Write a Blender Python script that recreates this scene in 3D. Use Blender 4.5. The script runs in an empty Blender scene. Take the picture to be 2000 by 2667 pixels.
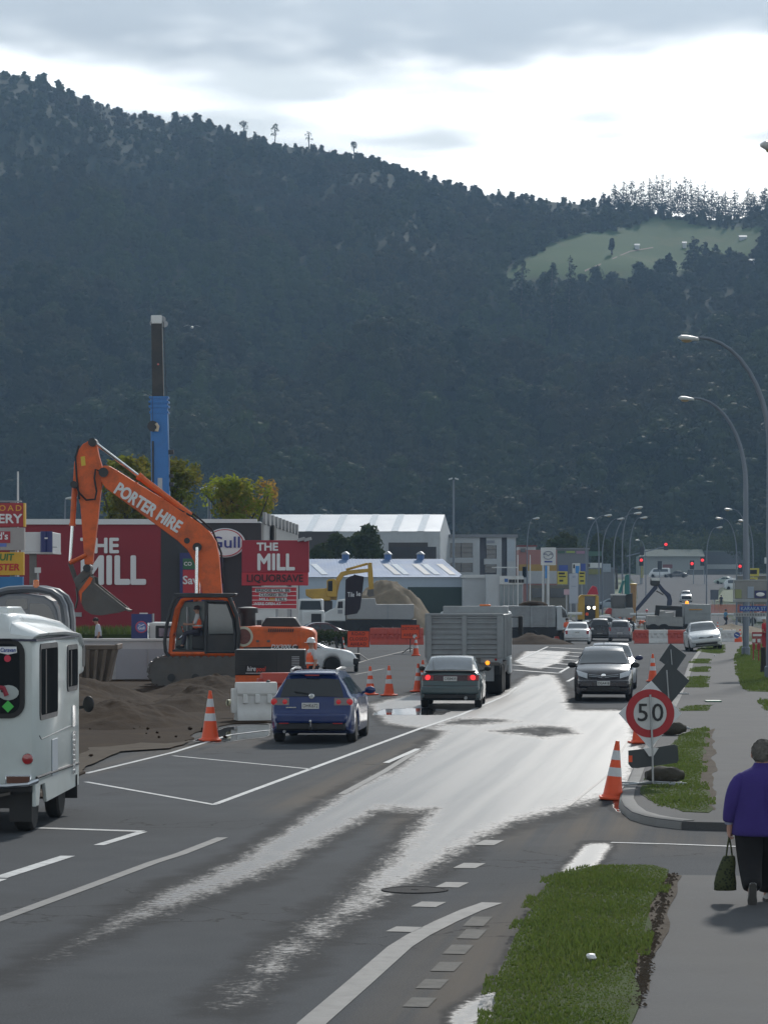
import bpy, bmesh, math, random
import numpy as np
from mathutils import Vector, Matrix, noise as mnoise
random.seed(7); np.random.seed(7)
SC = bpy.context.scene
COL = SC.collection
R = math.radians
PI = math.pi

# ------------------------------------------------------------ camera
CAM_H, FPX, HORIZON = 3.25, 8000.0, 1530.0      # eye height, focal length and eye level in photo pixels (2000 x 2667)
cam = bpy.data.cameras.new('camera'); camo = bpy.data.objects.new('camera', cam); COL.objects.link(camo)
camo.location = (0, 0, CAM_H); camo.rotation_euler = (R(90), 0, 0)
cam.sensor_fit = 'VERTICAL'; cam.sensor_height = 36.0; cam.sensor_width = 36.0
cam.lens = 36.0*FPX/2667.0
cam.shift_y = (HORIZON-1333.5)/2667.0
cam.clip_start = 0.5; cam.clip_end = 20000
SC.camera = camo

# ------------------------------------------------------------ light
SUN_AZ, SUN_EL = R(12), R(30)        # azimuth to the right of the view direction (+Y)
wd = bpy.data.worlds.new('World'); SC.world = wd; wd.use_nodes = True
nt = wd.node_tree; nt.nodes.clear()
def wn(t, **k):
    n = nt.nodes.new(t)
    for a, b in k.items(): setattr(n, a, b)
    return n
def wmath(op, a, b=None, c=None, clamp=False):
    n = wn('ShaderNodeMath', operation=op); n.use_clamp = clamp
    for i, x in enumerate((a, b, c)):
        if x is None: continue
        if isinstance(x, (int, float)): n.inputs[i].default_value = x
        else: nt.links.new(x, n.inputs[i])
    return n.outputs[0]
def wmix(f, a, b):
    n = wn('ShaderNodeMix', data_type='RGBA')
    for s, x in ((0, f), (6, a), (7, b)):
        if isinstance(x, (int, float)): n.inputs[s].default_value = x
        elif isinstance(x, tuple): n.inputs[s].default_value = (*x, 1)
        else: nt.links.new(x, n.inputs[s])
    return n.outputs[2]
wout = wn('ShaderNodeOutputWorld'); wbg = wn('ShaderNodeBackground')
sky = wn('ShaderNodeTexSky', sky_type='NISHITA'); sky.sun_disc = False
sky.sun_elevation = SUN_EL; sky.sun_rotation = SUN_AZ
sky.air_density = 1.0; sky.dust_density = 2.0
tc = wn('ShaderNodeTexCoord'); sx = wn('ShaderNodeSeparateXYZ'); nt.links.new(tc.outputs['Generated'], sx.inputs[0])
# a flat cloud deck: project the view direction on a level plane
zc = wmath('MAXIMUM', sx.outputs[2], 0.03)
px = wmath('DIVIDE', sx.outputs[0], zc); py = wmath('DIVIDE', sx.outputs[1], zc)
def wnoise(sx_, sy_, off, scale, detail, rough=0.5):
    cb = wn('ShaderNodeCombineXYZ')
    nt.links.new(wmath('MULTIPLY', px, sx_), cb.inputs[0]); nt.links.new(wmath('MULTIPLY', py, sy_), cb.inputs[1]); cb.inputs[2].default_value = off
    n = wn('ShaderNodeTexNoise'); n.inputs['Scale'].default_value = scale; n.inputs['Detail'].default_value = detail
    n.inputs['Roughness'].default_value = rough; nt.links.new(cb.outputs[0], n.inputs['Vector'])
    return n.outputs[0]
n1 = wnoise(2.0, 1.0, 3.1, 1.3, 3.5, .5)       # lumps of the deck's edge and streaks in the gap
n2 = wnoise(1.3, 0.6, 9.4, 1.1, 3.5, .5)
n3 = wnoise(1.6, 1.2, 5.7, 0.8, 3, .5)
rad = wmath('SQRT', wmath('ADD', wmath('MULTIPLY', px, px), wmath('MULTIPLY', py, py)))
edge = wmath('ADD', rad, wmath('MULTIPLY', wmath('SUBTRACT', n1, 0.5), 1.5))
edge = wmath('ADD', edge, wmath('MULTIPLY', wmath('SUBTRACT', n2, 0.5), 0.9))
mr = wn('ShaderNodeMapRange', interpolation_type='SMOOTHSTEP'); nt.links.new(edge, mr.inputs[0])
mr.inputs[1].default_value = 5.35; mr.inputs[2].default_value = 5.95
gap = mr.outputs[0]                          # 0 under the deck, 1 where it has broken towards the skyline
deck = wmix(n2, (3.9, 4.5, 5.1), (6.3, 7.0, 7.6))
# cloud lit through from behind: brighter towards the hidden sun
sdv = (math.sin(SUN_AZ)*math.cos(SUN_EL), math.cos(SUN_AZ)*math.cos(SUN_EL), math.sin(SUN_EL))
vd = wn('ShaderNodeVectorMath', operation='DOT_PRODUCT'); nt.links.new(tc.outputs['Generated'], vd.inputs[0]); vd.inputs[1].default_value = sdv
glow = wmath('MULTIPLY_ADD', wmath('POWER', wmath('MAXIMUM', vd.outputs['Value'], 0.0), 3.0), 0.75, 0.55)
gs = wn('ShaderNodeVectorMath', operation='SCALE'); nt.links.new(deck, gs.inputs[0]); nt.links.new(glow, gs.inputs['Scale']); deck = gs.outputs[0]
clear = wmix(0.82, sky.outputs[0], (15.5, 16.2, 16.5))
st = wn('ShaderNodeMapRange', interpolation_type='SMOOTHSTEP'); nt.links.new(n3, st.inputs[0]); st.inputs[1].default_value = .48; st.inputs[2].default_value = .66
streak = wmix(wmath('MULTIPLY', st.outputs[0], .85), clear, (6.6, 7.4, 7.9))
col = wmix(gap, deck, streak)
nt.links.new(col, wbg.inputs[0]); wbg.inputs[1].default_value = 0.1
nt.links.new(wbg.outputs[0], wout.inputs[0])

sun = bpy.data.lights.new('sun', 'SUN'); suno = bpy.data.objects.new('sun', sun); COL.objects.link(suno)
sun.energy = 2.6; sun.angle = R(4); sun.color = (1.0, 0.965, 0.91)
sd = Vector((math.sin(SUN_AZ)*math.cos(SUN_EL), math.cos(SUN_AZ)*math.cos(SUN_EL), math.sin(SUN_EL)))
suno.rotation_euler = sd.to_track_quat('Z', 'Y').to_euler(); suno.location = (0, 0, 60)

SC.view_settings.view_transform = 'Standard'; SC.view_settings.look = 'None'
SC.view_settings.exposure = 0.15; SC.view_settings.gamma = 1.0
SC.render.engine = 'CYCLES'
SC.cycles.use_denoising = True
SC.cycles.max_bounces = 6; SC.cycles.diffuse_bounces = 2; SC.cycles.glossy_bounces = 3; SC.cycles.transmission_bounces = 4
SC.cycles.volume_bounces = 0; SC.cycles.transparent_max_bounces = 6
SC.cycles.sample_clamp_indirect = 4.0

# ------------------------------------------------------------ place helpers
PROF = [(-60, 0), (165, 0), (212, -.55), (320, -.5), (420, .3), (485, 1.2), (560, 2.8), (650, 5.3), (720, 6.2), (800, 7), (5000, 7)]
def prof(y):
    for (a, za), (b, zb) in zip(PROF, PROF[1:]):
        if y <= b:
            t = max(0, (y-a)/(b-a)); t = t*t*(3-2*t) if abs(zb-za) < .7 else t
            return za+(zb-za)*t
    return 7
def at(u, v, y): return Vector(((u-1000)/FPX*y, y, CAM_H+(HORIZON-v)/FPX*y))
def xu(u, y): return (u-1000)/FPX*y
def zv(v, y): return CAM_H+(HORIZON-v)/FPX*y
def G(u, v, dz=0):
    lo, hi = 6.0, 6.0
    f = lambda y: zv(v, y)-prof(y)-dz
    while f(hi) > 0 and hi < 900: hi *= 1.03
    lo = hi/1.03
    for _ in range(30):
        m = (lo+hi)/2
        if f(m) > 0: lo = m
        else: hi = m
    return Vector((xu(u, hi), hi, prof(hi)+dz))

# ------------------------------------------------------------ materials
MATS = {}
def mat(name, rgb, rough=.6, metal=0.0, var=.12, scale=2.0, bump=0.0, bscale=30.0, coat=0.0, emit=0.0, spec=.5, dirt=None, dscale=1.2, damt=.5, rvar=.1):
    if name in MATS: return MATS[name]
    m = bpy.data.materials.new(name); m.use_nodes = True; MATS[name] = m
    t = m.node_tree; b = t.nodes['Principled BSDF']
    b.inputs['Roughness'].default_value = rough; b.inputs['Metallic'].default_value = metal
    b.inputs['Coat Weight'].default_value = coat; b.inputs['Coat Roughness'].default_value = .08
    b.inputs['Specular IOR Level'].default_value = spec
    geo = t.nodes.new('ShaderNodeTexCoord')
    def nz(s, d=5, r=.6):
        n = t.nodes.new('ShaderNodeTexNoise'); n.inputs['Scale'].default_value = s; n.inputs['Detail'].default_value = d; n.inputs['Roughness'].default_value = r
        t.links.new(geo.outputs['Object'], n.inputs['Vector']); return n
    n = nz(scale)
    mx = t.nodes.new('ShaderNodeMix'); mx.data_type = 'RGBA'
    mx.inputs[6].default_value = (*[max(0, c*(1-var)) for c in rgb], 1); mx.inputs[7].default_value = (*[min(1, c*(1+var)) for c in rgb], 1)
    t.links.new(n.outputs[0], mx.inputs[0]); outc = mx.outputs[2]
    if dirt:
        d = nz(dscale, 8, .7); rp = t.nodes.new('ShaderNodeMapRange'); rp.inputs[1].default_value = .45; rp.inputs[2].default_value = .75; rp.inputs[4].default_value = damt
        t.links.new(d.outputs[0], rp.inputs[0])
        m2 = t.nodes.new('ShaderNodeMix'); m2.data_type = 'RGBA'; m2.inputs[7].default_value = (*dirt, 1)
        t.links.new(rp.outputs[0], m2.inputs[0]); t.links.new(outc, m2.inputs[6]); outc = m2.outputs[2]
    t.links.new(outc, b.inputs['Base Color'])
    if rvar:
        rr = t.nodes.new('ShaderNodeMapRange'); rr.inputs[3].default_value = max(0.02, rough-rvar); rr.inputs[4].default_value = min(1, rough+rvar)
        n2 = nz(scale*2.7); t.links.new(n2.outputs[0], rr.inputs[0]); t.links.new(rr.outputs[0], b.inputs['Roughness'])
    if bump:
        bn = t.nodes.new('ShaderNodeBump'); bn.inputs['Strength'].default_value = bump; bn.inputs['Distance'].default_value = .02
        n3 = nz(bscale, 6, .65); t.links.new(n3.outputs[0], bn.inputs['Height']); t.links.new(bn.outputs[0], b.inputs['Normal'])
    if emit:
        b.inputs['Emission Color'].default_value = (*rgb, 1); b.inputs['Emission Strength'].default_value = emit
    return m
def paint(name, rgb, dirt=(.16, .14, .12), damt=.22, rough=.28):
    return mat(name, rgb, rough, 0, .05, .8, coat=.6, dirt=dirt, damt=damt, dscale=1.6)
GLASS = mat('dark_glass', (.018, .022, .026), .05, 0, .2, 1.0, spec=.9, rvar=.02)
SKYGLASS = mat('tinted_glass', (.05, .062, .07), .06, 0, .25, 1.5, spec=1.0, rvar=.02)
BLACK = mat('black_plastic', (.012, .012, .013), .55, 0, .25, 4)
RUBBER = mat('tyre_rubber', (.014, .014, .014), .85, 0, .3, 6, dirt=(.06, .055, .05), damt=.35)
STEEL = mat('galvanised_steel', (.33, .35, .37), .45, .6, .15, 3, dirt=(.2, .18, .16), damt=.25)
CHROME = mat('chrome', (.7, .72, .74), .12, 1.0, .05)
ALLOY = mat('alloy_wheel', (.4, .41, .42), .3, .8, .12, 5, dirt=(.06, .05, .045), damt=.5)
WHITE = mat('white_paint', (.62, .64, .64), .45, 0, .05, 1.0, dirt=(.3, .28, .25), damt=.25)
WHITEP = mat('white_lettering', (.74, .75, .76), .5, 0, .04)
BLACKP = mat('black_lettering', (.015, .015, .017), .5, 0, .1)
ORANGE = mat('fluoro_orange', (.86, .10, .025), .5, 0, .06, 3, dirt=(.3, .08, .04), damt=.3)
CONC = mat('concrete', (.19, .188, .182), .85, 0, .18, 1.5, bump=.3, bscale=25, dirt=(.12, .11, .1), damt=.5)
REDL = mat('tail_lamp_red', (.32, .012, .015), .2, 0, .15, 8, coat=.8)
REDLIT = mat('lit_red_lamp', (1.0, .035, .04), .3, 0, 0, emit=1.1, rvar=0)
REDBRK = mat('lit_brake_lamp', (.55, .02, .025), .25, 0, 0, emit=.12, rvar=0)
AMBLIT = mat('lit_amber_lamp', (1.0, .30, .015), .3, 0, 0, emit=1.6, rvar=0)
WHTLIT = mat('lit_headlamp', (1.0, .92, .72), .3, 0, 0, emit=5.0, rvar=0)
AMBER = mat('amber_lens', (.75, .17, .015), .25, 0, .1, coat=.6)
LAMPG = mat('clear_lamp_glass', (.5, .52, .54), .12, .3, .2, 14, coat=.8)
PLATE = mat('plate_white', (.62, .63, .62), .4, 0, .04)
SKIN = mat('skin', (.42, .24, .17), .6, 0, .1, 8)

# ------------------------------------------------------------ mesh builder
ORG = {}
class MB:
    def __init__(s): s.v = []; s.f = []; s.m = []; s.k = 0
    def add(s, vs, fs):
        o = len(s.v); s.v += [tuple(p) for p in vs]; s.f += [tuple(i+o for i in f) for f in fs]; s.m += [s.k]*len(fs); return s
    def box(s, c, d, rz=0, top=None, rot=None):
        hx, hy, hz = d[0]/2, d[1]/2, d[2]/2; tx, ty = (top if top else (1, 1))
        vs = [Vector((x*hx*(tx if z > 0 else 1), y*hy*(ty if z > 0 else 1), z*hz)) for z in (-1, 1) for x, y in ((-1, -1), (1, -1), (1, 1), (-1, 1))]
        M = rot if rot else Matrix.Rotation(rz, 3, 'Z')
        return s.add([M @ p+Vector(c) for p in vs], [(3, 2, 1, 0), (4, 5, 6, 7), (0, 1, 5, 4), (1, 2, 6, 5), (2, 3, 7, 6), (3, 0, 4, 7)])
    def bb(s, x0, x1, y0, y1, z0, z1): return s.box(((x0+x1)/2, (y0+y1)/2, (z0+z1)/2), (abs(x1-x0), abs(y1-y0), abs(z1-z0)))
    def prism(s, poly, a, b, ax='y'):
        """poly of (p, q) extruded from a to b; ax y: p=x q=z ; ax x: p=y q=z ; ax z: p=x q=y"""
        f = {'y': lambda p, q, t: (p, t, q), 'x': lambda p, q, t: (t, p, q), 'z': lambda p, q, t: (p, q, t)}[ax]
        n = len(poly); vs = [f(p, q, a) for p, q in poly]+[f(p, q, b) for p, q in poly]
        ar = sum(poly[i][0]*poly[(i+1) % n][1]-poly[(i+1) % n][0]*poly[i][1] for i in range(n))
        lo, hi = tuple(range(n)), tuple(range(n, 2*n)); si = [(i, (i+1) % n, n+(i+1) % n, n+i) for i in range(n)]
        flip = (ar > 0) == (ax != 'y'); flip = flip if b > a else not flip
        if flip: fs = [lo[::-1], hi]+si
        else: fs = [lo, hi[::-1]]+[q[::-1] for q in si]
        return s.add(vs, fs)
    def tube(s, pts, r, n=8, cap=True):
        pts = [Vector(p) for p in pts]; rs = r if isinstance(r, (list, tuple)) else [r]*len(pts); rings = []
        up = Vector((0, 0, 1)); pa = None
        for i, p in enumerate(pts):
            d = (pts[min(i+1, len(pts)-1)]-pts[max(i-1, 0)]).normalized()
            if pa is None:
                a = d.cross(up) if abs(d.z) < .95 else d.cross(Vector((1, 0, 0)))
            else: a = pa-d*pa.dot(d)
            a.normalize(); pa = a; b = d.cross(a)
            rings.append([p+a*math.cos(2*PI*k/n)*rs[i]+b*math.sin(2*PI*k/n)*rs[i] for k in range(n)])
        return s.loft(rings, cap)
    def loft(s, rings, cap=True, closed=True):
        n = len(rings[0]); vs = [p for r in rings for p in r]; fs = []
        for i in range(len(rings)-1):
            for k in range(n if closed else n-1):
                fs.append((i*n+k, i*n+(k+1) % n, (i+1)*n+(k+1) % n, (i+1)*n+k))
        if cap and closed: fs += [tuple(range(n))[::-1], tuple((len(rings)-1)*n+k for k in range(n))]
        return s.add(vs, fs)
    def lathe(s, prof_, c=(0, 0, 0), ax='z', n=16):
        """profile of (radius, height) round an axis"""
        f = {'z': lambda r, h, a: (r*math.cos(a), r*math.sin(a), h), 'x': lambda r, h, a: (h, r*math.cos(a), r*math.sin(a)), 'y': lambda r, h, a: (r*math.sin(a), h, r*math.cos(a))}[ax]
        return s.loft([[Vector(f(r, h, 2*PI*k/n))+Vector(c) for k in range(n)] for r, h in prof_])
    def ball(s, c, r, n=10, m=7):
        r = r if isinstance(r, (list, tuple)) else (r, r, r)
        return s.loft([[(c[0]+r[0]*math.sin(PI*i/m)*math.cos(2*PI*k/n), c[1]+r[1]*math.sin(PI*i/m)*math.sin(2*PI*k/n), c[2]-r[2]*math.cos(PI*i/m)) for k in range(n)] for i in [.12]+list(range(1, m))+[m-.12]])
    def grid(s, fn, nu, nv):
        vs = [fn(i/nu, j/nv) for j in range(nv+1) for i in range(nu+1)]; w = nu+1
        return s.add(vs, [(j*w+i, j*w+i+1, (j+1)*w+i+1, (j+1)*w+i) for j in range(nv) for i in range(nu)])
    def obj(s, name, ms, parent=None, world=False, smooth=32, bev=0, hide=False):
        me = bpy.data.meshes.new(name)
        vs = s.v
        if world and parent is not None:
            o = ORG[parent.name]; vs = [(p[0]-o[0], p[1]-o[1], p[2]-o[2]) for p in vs]
        me.from_pydata(vs, [], s.f)
        ms = ms if isinstance(ms, (list, tuple)) else [ms]
        for m in ms: me.materials.append(m)
        if len(ms) > 1: me.polygons.foreach_set('material_index', s.m)
        bm = bmesh.new(); bm.from_mesh(me); bmesh.ops.recalc_face_normals(bm, faces=bm.faces); bm.to_mesh(me); bm.free()
        if smooth:
            me.polygons.foreach_set('use_smooth', [True]*len(me.polygons)); me.set_sharp_from_angle(angle=R(smooth))
        return link(name, me, parent, bev)
def link(name, me, parent=None, bev=0):
    o = bpy.data.objects.new(name, me); COL.objects.link(o)
    if parent is not None:
        o.parent = parent
        if parent.name in ORG: ORG[o.name] = ORG[parent.name]
    else: ORG[o.name] = Vector((0, 0, 0))
    if bev:
        b = o.modifiers.new('bevel', 'BEVEL'); b.width = bev; b.segments = 2; b.limit_method = 'ANGLE'; b.angle_limit = R(40)
    return o
def tag(o, label, cat, group=None):
    o['label'] = label; o['category'] = cat
    if group: o['group'] = group
    return o
def thing(name, label, cat, loc=(0, 0, 0), rz=0, group=None):
    o = bpy.data.objects.new(name, None); COL.objects.link(o); o.empty_display_size = .2
    o.location = loc; o.rotation_euler = (0, 0, rz); ORG[o.name] = Vector(loc)
    return tag(o, label, cat, group)
def struct(o, kind='structure'): o['kind'] = kind; return o
def copy_tree(o, parent=None):
    c = o.copy(); COL.objects.link(c); c.parent = parent
    ORG[c.name] = ORG.get(o.name, Vector((0, 0, 0)))
    for ch in [x for x in o.children]: copy_tree(ch, c)
    return c
def txt(body, parent, loc, size, m, rot=(PI/2, 0, 0), bold=0.0, width=None, ext=.006, al='CENTER', name='lettering', world=True, shear=0, spacing=1.0, fat=0.0):
    cu = bpy.data.curves.new('t', 'FONT'); cu.body = body; cu.size = size; cu.extrude = ext; cu.offset = bold*size; cu.shear = shear
    cu.align_x = al; cu.align_y = 'CENTER'; cu.resolution_u = 3; cu.space_character = spacing
    to = bpy.data.objects.new('t', cu); me = bpy.data.meshes.new_from_object(to)
    xs = [v.co.x for v in me.vertices]
    if width and xs:
        k = width/(max(xs)-min(xs))
        for v in me.vertices: v.co.x *= k
    bpy.data.objects.remove(to); bpy.data.curves.remove(cu)
    if fat:                                           # heavy face: the strokes thickened by shifted copies, each a hair prouder
        bm = bmesh.new(); bm.from_mesh(me); src = bm.verts[:]+bm.edges[:]+bm.faces[:]
        for i, (fx, fy) in enumerate(((1, 0), (-1, 0), (0, 1), (0, -1), (.7, .7), (-.7, -.7), (.7, -.7), (-.7, .7))):
            d_ = bmesh.ops.duplicate(bm, geom=src)['geom']; bmesh.ops.translate(bm, verts=[g for g in d_ if isinstance(g, bmesh.types.BMVert)], vec=(fx*fat*size, fy*fat*size, .0012*(i+1)))
        bm.to_mesh(me); bm.free()
    me.name = name; me.materials.clear(); me.materials.append(m)
    o = link(name, me, parent)
    loc = Vector(loc)-(ORG[parent.name] if (world and parent is not None) else Vector((0, 0, 0)))
    o.location = loc; o.rotation_euler = rot
    return o
# ============================================================ ground, road, footpath
def nodes_mat(name):
    m = bpy.data.materials.new(name); m.use_nodes = True
    return m, m.node_tree, m.node_tree.nodes['Principled BSDF']
def nnode(t, typ, **k):
    n = t.nodes.new(typ)
    for a, b in k.items(): setattr(n, a, b)
    return n
def nnoise(t, vec, scale, detail=5, rough=.6, sc=None):
    n = nnode(t, 'ShaderNodeTexNoise'); n.inputs['Scale'].default_value = scale; n.inputs['Detail'].default_value = detail; n.inputs['Roughness'].default_value = rough
    if sc:
        mp = nnode(t, 'ShaderNodeMapping'); mp.inputs['Scale'].default_value = sc; t.links.new(vec, mp.inputs[0]); vec = mp.outputs[0]
    t.links.new(vec, n.inputs['Vector']); return n.outputs[0]
def nmath(t, op, a, b=None, clamp=False):
    n = nnode(t, 'ShaderNodeMath', operation=op); n.use_clamp = clamp
    for i, x in enumerate((a, b)):
        if x is None: continue
        if isinstance(x, (int, float)): n.inputs[i].default_value = x
        else: t.links.new(x, n.inputs[i])
    return n.outputs[0]
def nrange(t, x, a, b, c=0, d=1, smooth=True):
    n = nnode(t, 'ShaderNodeMapRange'); n.interpolation_type = 'SMOOTHSTEP' if smooth else 'LINEAR'
    for i, q in enumerate((a, b, c, d)): n.inputs[i+1].default_value = q
    t.links.new(x, n.inputs[0]); return n.outputs[0]
def nmix(t, f, a, b):
    n = nnode(t, 'ShaderNodeMix', data_type='RGBA')
    for s, x in ((0, f), (6, a), (7, b)):
        if isinstance(x, (int, float)): n.inputs[s].default_value = x
        elif isinstance(x, tuple): n.inputs[s].default_value = (*x, 1)
        else: t.links.new(x, n.inputs[s])
    return n.outputs[2]

# asphalt whose 'wet' and 'puddle' attributes say where water lies
ASPH, t, b = nodes_mat('asphalt')
pos = nnode(t, 'ShaderNodeNewGeometry').outputs['Position']
wet = nnode(t, 'ShaderNodeAttribute', attribute_name='wet').outputs['Fac']; pud = nnode(t, 'ShaderNodeAttribute', attribute_name='puddle').outputs['Fac']
mud = nnode(t, 'ShaderNodeAttribute', attribute_name='mud').outputs['Fac']
fine = nnoise(t, pos, 55, 4, .8); mid = nnoise(t, pos, 1.1, 6, .6); patch = nnoise(t, pos, .22, 4, .5)
rotm = nnode(t, 'ShaderNodeMapping'); rotm.inputs['Rotation'].default_value = (0, 0, R(6.5)); t.links.new(pos, rotm.inputs[0])
stre = nnoise(t, rotm.outputs[0], 1.0, 6, .6, (2.2, .03, 1)); blot = nnoise(t, pos, 1.0, 6, .62, (2.4, 1.1, 1)); spk = nnoise(t, pos, 11, 5, .75)
w = nmath(t, 'ADD', wet, nmath(t, 'MULTIPLY', nmath(t, 'SUBTRACT', blot, .5), .5)); w = nmath(t, 'ADD', w, nmath(t, 'MULTIPLY', nmath(t, 'SUBTRACT', spk, .5), 1.1))
w = nmath(t, 'ADD', w, nmath(t, 'MULTIPLY', nmath(t, 'SUBTRACT', stre, .5), .35)); w = nrange(t, w, .36, .74)
damp = nrange(t, nmath(t, 'ADD', wet, nmath(t, 'MULTIPLY', nmath(t, 'SUBTRACT', mid, .5), .6)), .08, .34)
p = nrange(t, nmath(t, 'ADD', pud, nmath(t, 'MULTIPLY', nmath(t, 'SUBTRACT', blot, .5), .7)), .42, .55)
dry = nmix(t, mid, (.050, .056, .064), (.088, .095, .105)); dry = nmix(t, nmath(t, 'MULTIPLY', nrange(t, patch, .42, .6), .55), dry, (.058, .062, .068))
dry = nmix(t, nmath(t, 'MULTIPLY', nrange(t, fine, .45, .75), .5), dry, (.15, .15, .15)); dry = nmix(t, nmath(t, 'MULTIPLY', nrange(t, fine, .3, .5, 1, 0), .5), dry, (.03, .03, .031))
dry = nmix(t, nmath(t, 'MULTIPLY', nmath(t, 'MULTIPLY', mud, nrange(t, stre, .3, .62)), .75), dry, (.16, .13, .10))
vor = nnode(t, 'ShaderNodeTexVoronoi', feature='DISTANCE_TO_EDGE'); vor.inputs['Scale'].default_value = .55
wob = nnode(t, 'ShaderNodeVectorMath', operation='ADD'); nz = nnode(t, 'ShaderNodeTexNoise'); nz.inputs['Scale'].default_value = 1.7; nz.inputs['Detail'].default_value = 5
t.links.new(pos, nz.inputs['Vector']); t.links.new(pos, wob.inputs[0]); t.links.new(nz.outputs['Color'], wob.inputs[1]); t.links.new(wob.outputs[0], vor.inputs['Vector'])
crk = nmath(t, 'MULTIPLY', nrange(t, vor.outputs['Distance'], .004, .014, 1, 0), nrange(t, patch, .5, .62))
dry = nmix(t, nmath(t, 'MULTIPLY', crk, .7), dry, (.02, .02, .02))
dk = nmix(t, nmath(t, 'MULTIPLY', damp, .72), dry, (.026, .027, .029))
t.links.new(nmix(t, w, dk, (.03, .032, .035)), b.inputs['Base Color'])
r1 = nnode(t, 'ShaderNodeMix', data_type='FLOAT'); t.links.new(w, r1.inputs[0]); r1.inputs[2].default_value = .88; t.links.new(nrange(t, stre, .34, .66, .33, .385), r1.inputs[3])
r2 = nnode(t, 'ShaderNodeMix', data_type='FLOAT'); t.links.new(p, r2.inputs[0]); t.links.new(r1.outputs[0], r2.inputs[2]); r2.inputs[3].default_value = .03
t.links.new(r2.outputs[0], b.inputs['Roughness'])
t.links.new(nrange(t, nmath(t, 'MAXIMUM', w, p), 0, 1, .07, .5, False), b.inputs['Specular IOR Level'])
bp = nnode(t, 'ShaderNodeBump'); bp.inputs['Distance'].default_value = .012; t.links.new(fine, bp.inputs['Height'])
t.links.new(nmath(t, 'MULTIPLY', nmath(t, 'SUBTRACT', 1.0, nmath(t, 'MAXIMUM', nmath(t, 'MULTIPLY', w, .82), p)), .5), bp.inputs['Strength'])
t.links.new(bp.outputs[0], b.inputs['Normal'])

def inpoly(pts, U, V):
    n = len(pts); ins = np.zeros(U.shape, bool)
    for i in range(n):
        x0, y0 = pts[i]; x1, y1 = pts[(i+1) % n]
        c = ((y0 > V) != (y1 > V)) & (U < (x1-x0)*(V-y0)/((y1-y0) if y1 != y0 else 1e-9)+x0); ins ^= c
    return ins
def polydist(pts, X, Y):
    d = np.full(X.shape, 1e9)
    for i in range(len(pts)):
        ax, ay = pts[i]; bx, by = pts[(i+1) % len(pts)]; dx, dy = bx-ax, by-ay; L = dx*dx+dy*dy+1e-12
        tt = np.clip(((X-ax)*dx+(Y-ay)*dy)/L, 0, 1); d = np.minimum(d, np.hypot(X-ax-tt*dx, Y-ay-tt*dy))
    return d
def ground_mask(polys, X, Y, soft):
    """soft masks of ground polygons (given where they lie in the photograph, laid on the road plane)"""
    out = np.zeros(X.shape)
    for pl in polys:
        g = [(q.x, q.y/6) for q in (G(u, v) for u, v in pl)]
        d = polydist(g, X, Y/6); s = np.where(inpoly(g, X, Y/6), d, -d)
        out = np.maximum(out, np.clip(.5+s/soft, 0, 1))
    return out
WET = [[(0, 2540), (199, 2442), (422, 2316), (603, 2244), (790, 2129), (900, 2060), (1000, 2010), (1110, 2030), (1000, 2100), (844, 2189), (711, 2274), (512, 2352), (229, 2455), (60, 2530)],
       [(520, 2630), (663, 2490), (784, 2406), (890, 2334), (981, 2256), (1041, 2201), (1110, 2120), (1190, 2030), (1460, 2060), (1334, 2140), (1258, 2177), (1192, 2225), (1101, 2292), (999, 2358), (890, 2412), (800, 2509), (720, 2570), (640, 2650)],
       [(884, 2091), (963, 2045), (1065, 1978), (1156, 1905), (1010, 1885), (960, 1835), (1100, 1800), (1330, 1795), (1395, 1750), (1340, 1722), (1370, 1696), (1480, 1696), (1440, 1750), (1470, 1800), (1490, 1850), (1635, 1850), (1650, 1900), (1670, 1960), (1645, 2040), (1580, 2070), (1460, 2110), (1330, 2140), (1135, 2110), (1000, 2110)]]
PUD = [[(500, 1930), (590, 1893), (705, 1884), (700, 1918), (570, 1934)], [(965, 1862), (1000, 1846), (1110, 1844), (1180, 1850), (1150, 1862)], [(1590, 2060), (1625, 2070), (1640, 2128), (1700, 2150), (1600, 2110)]]
WET += [[(1165, 2640), (1290, 2570), (1330, 2480), (1400, 2380), (1420, 2340), (1440, 2330), (1350, 2500), (1290, 2640), (1180, 2700)], [(1470, 2262), (1525, 2196), (1595, 2195), (1550, 2262), (1525, 2310), (1430, 2315)]]
DRYHOLE = [[(1240, 1905), (1380, 1886), (1500, 1890), (1520, 1915), (1420, 1925)], [(1120, 1890), (1180, 1868), (1300, 1868), (1380, 1880), (1240, 1893)], [(1385, 1742), (1450, 1730), (1475, 1748), (1400, 1760)]]
MUD = [[(700, 2100), (960, 1980), (1090, 1925), (1160, 1905), (1000, 2030), (860, 2110)], [(230, 2010), (560, 1905), (700, 1895), (690, 1935), (420, 1965)], [(1300, 2170), (1640, 2080), (1700, 2170), (1900, 2190), (1340, 2200)],
       [(1000, 2667), (1180, 2430), (1330, 2350), (1430, 2330), (1300, 2667)], [(1000, 2120), (1100, 2080), (1130, 2110), (1040, 2190)]]
vs_, Ys = [], []
vv = 2960.0
while vv > 1612:
    Ys.append(G(1000, vv).y); vv -= 4.0 if vv > 1750 else 2.0
Ys += list(np.linspace(Ys[-1]+2, 300, 30)); Ys = np.array(Ys); Xs = np.arange(-17, 21.01, .15)
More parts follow.
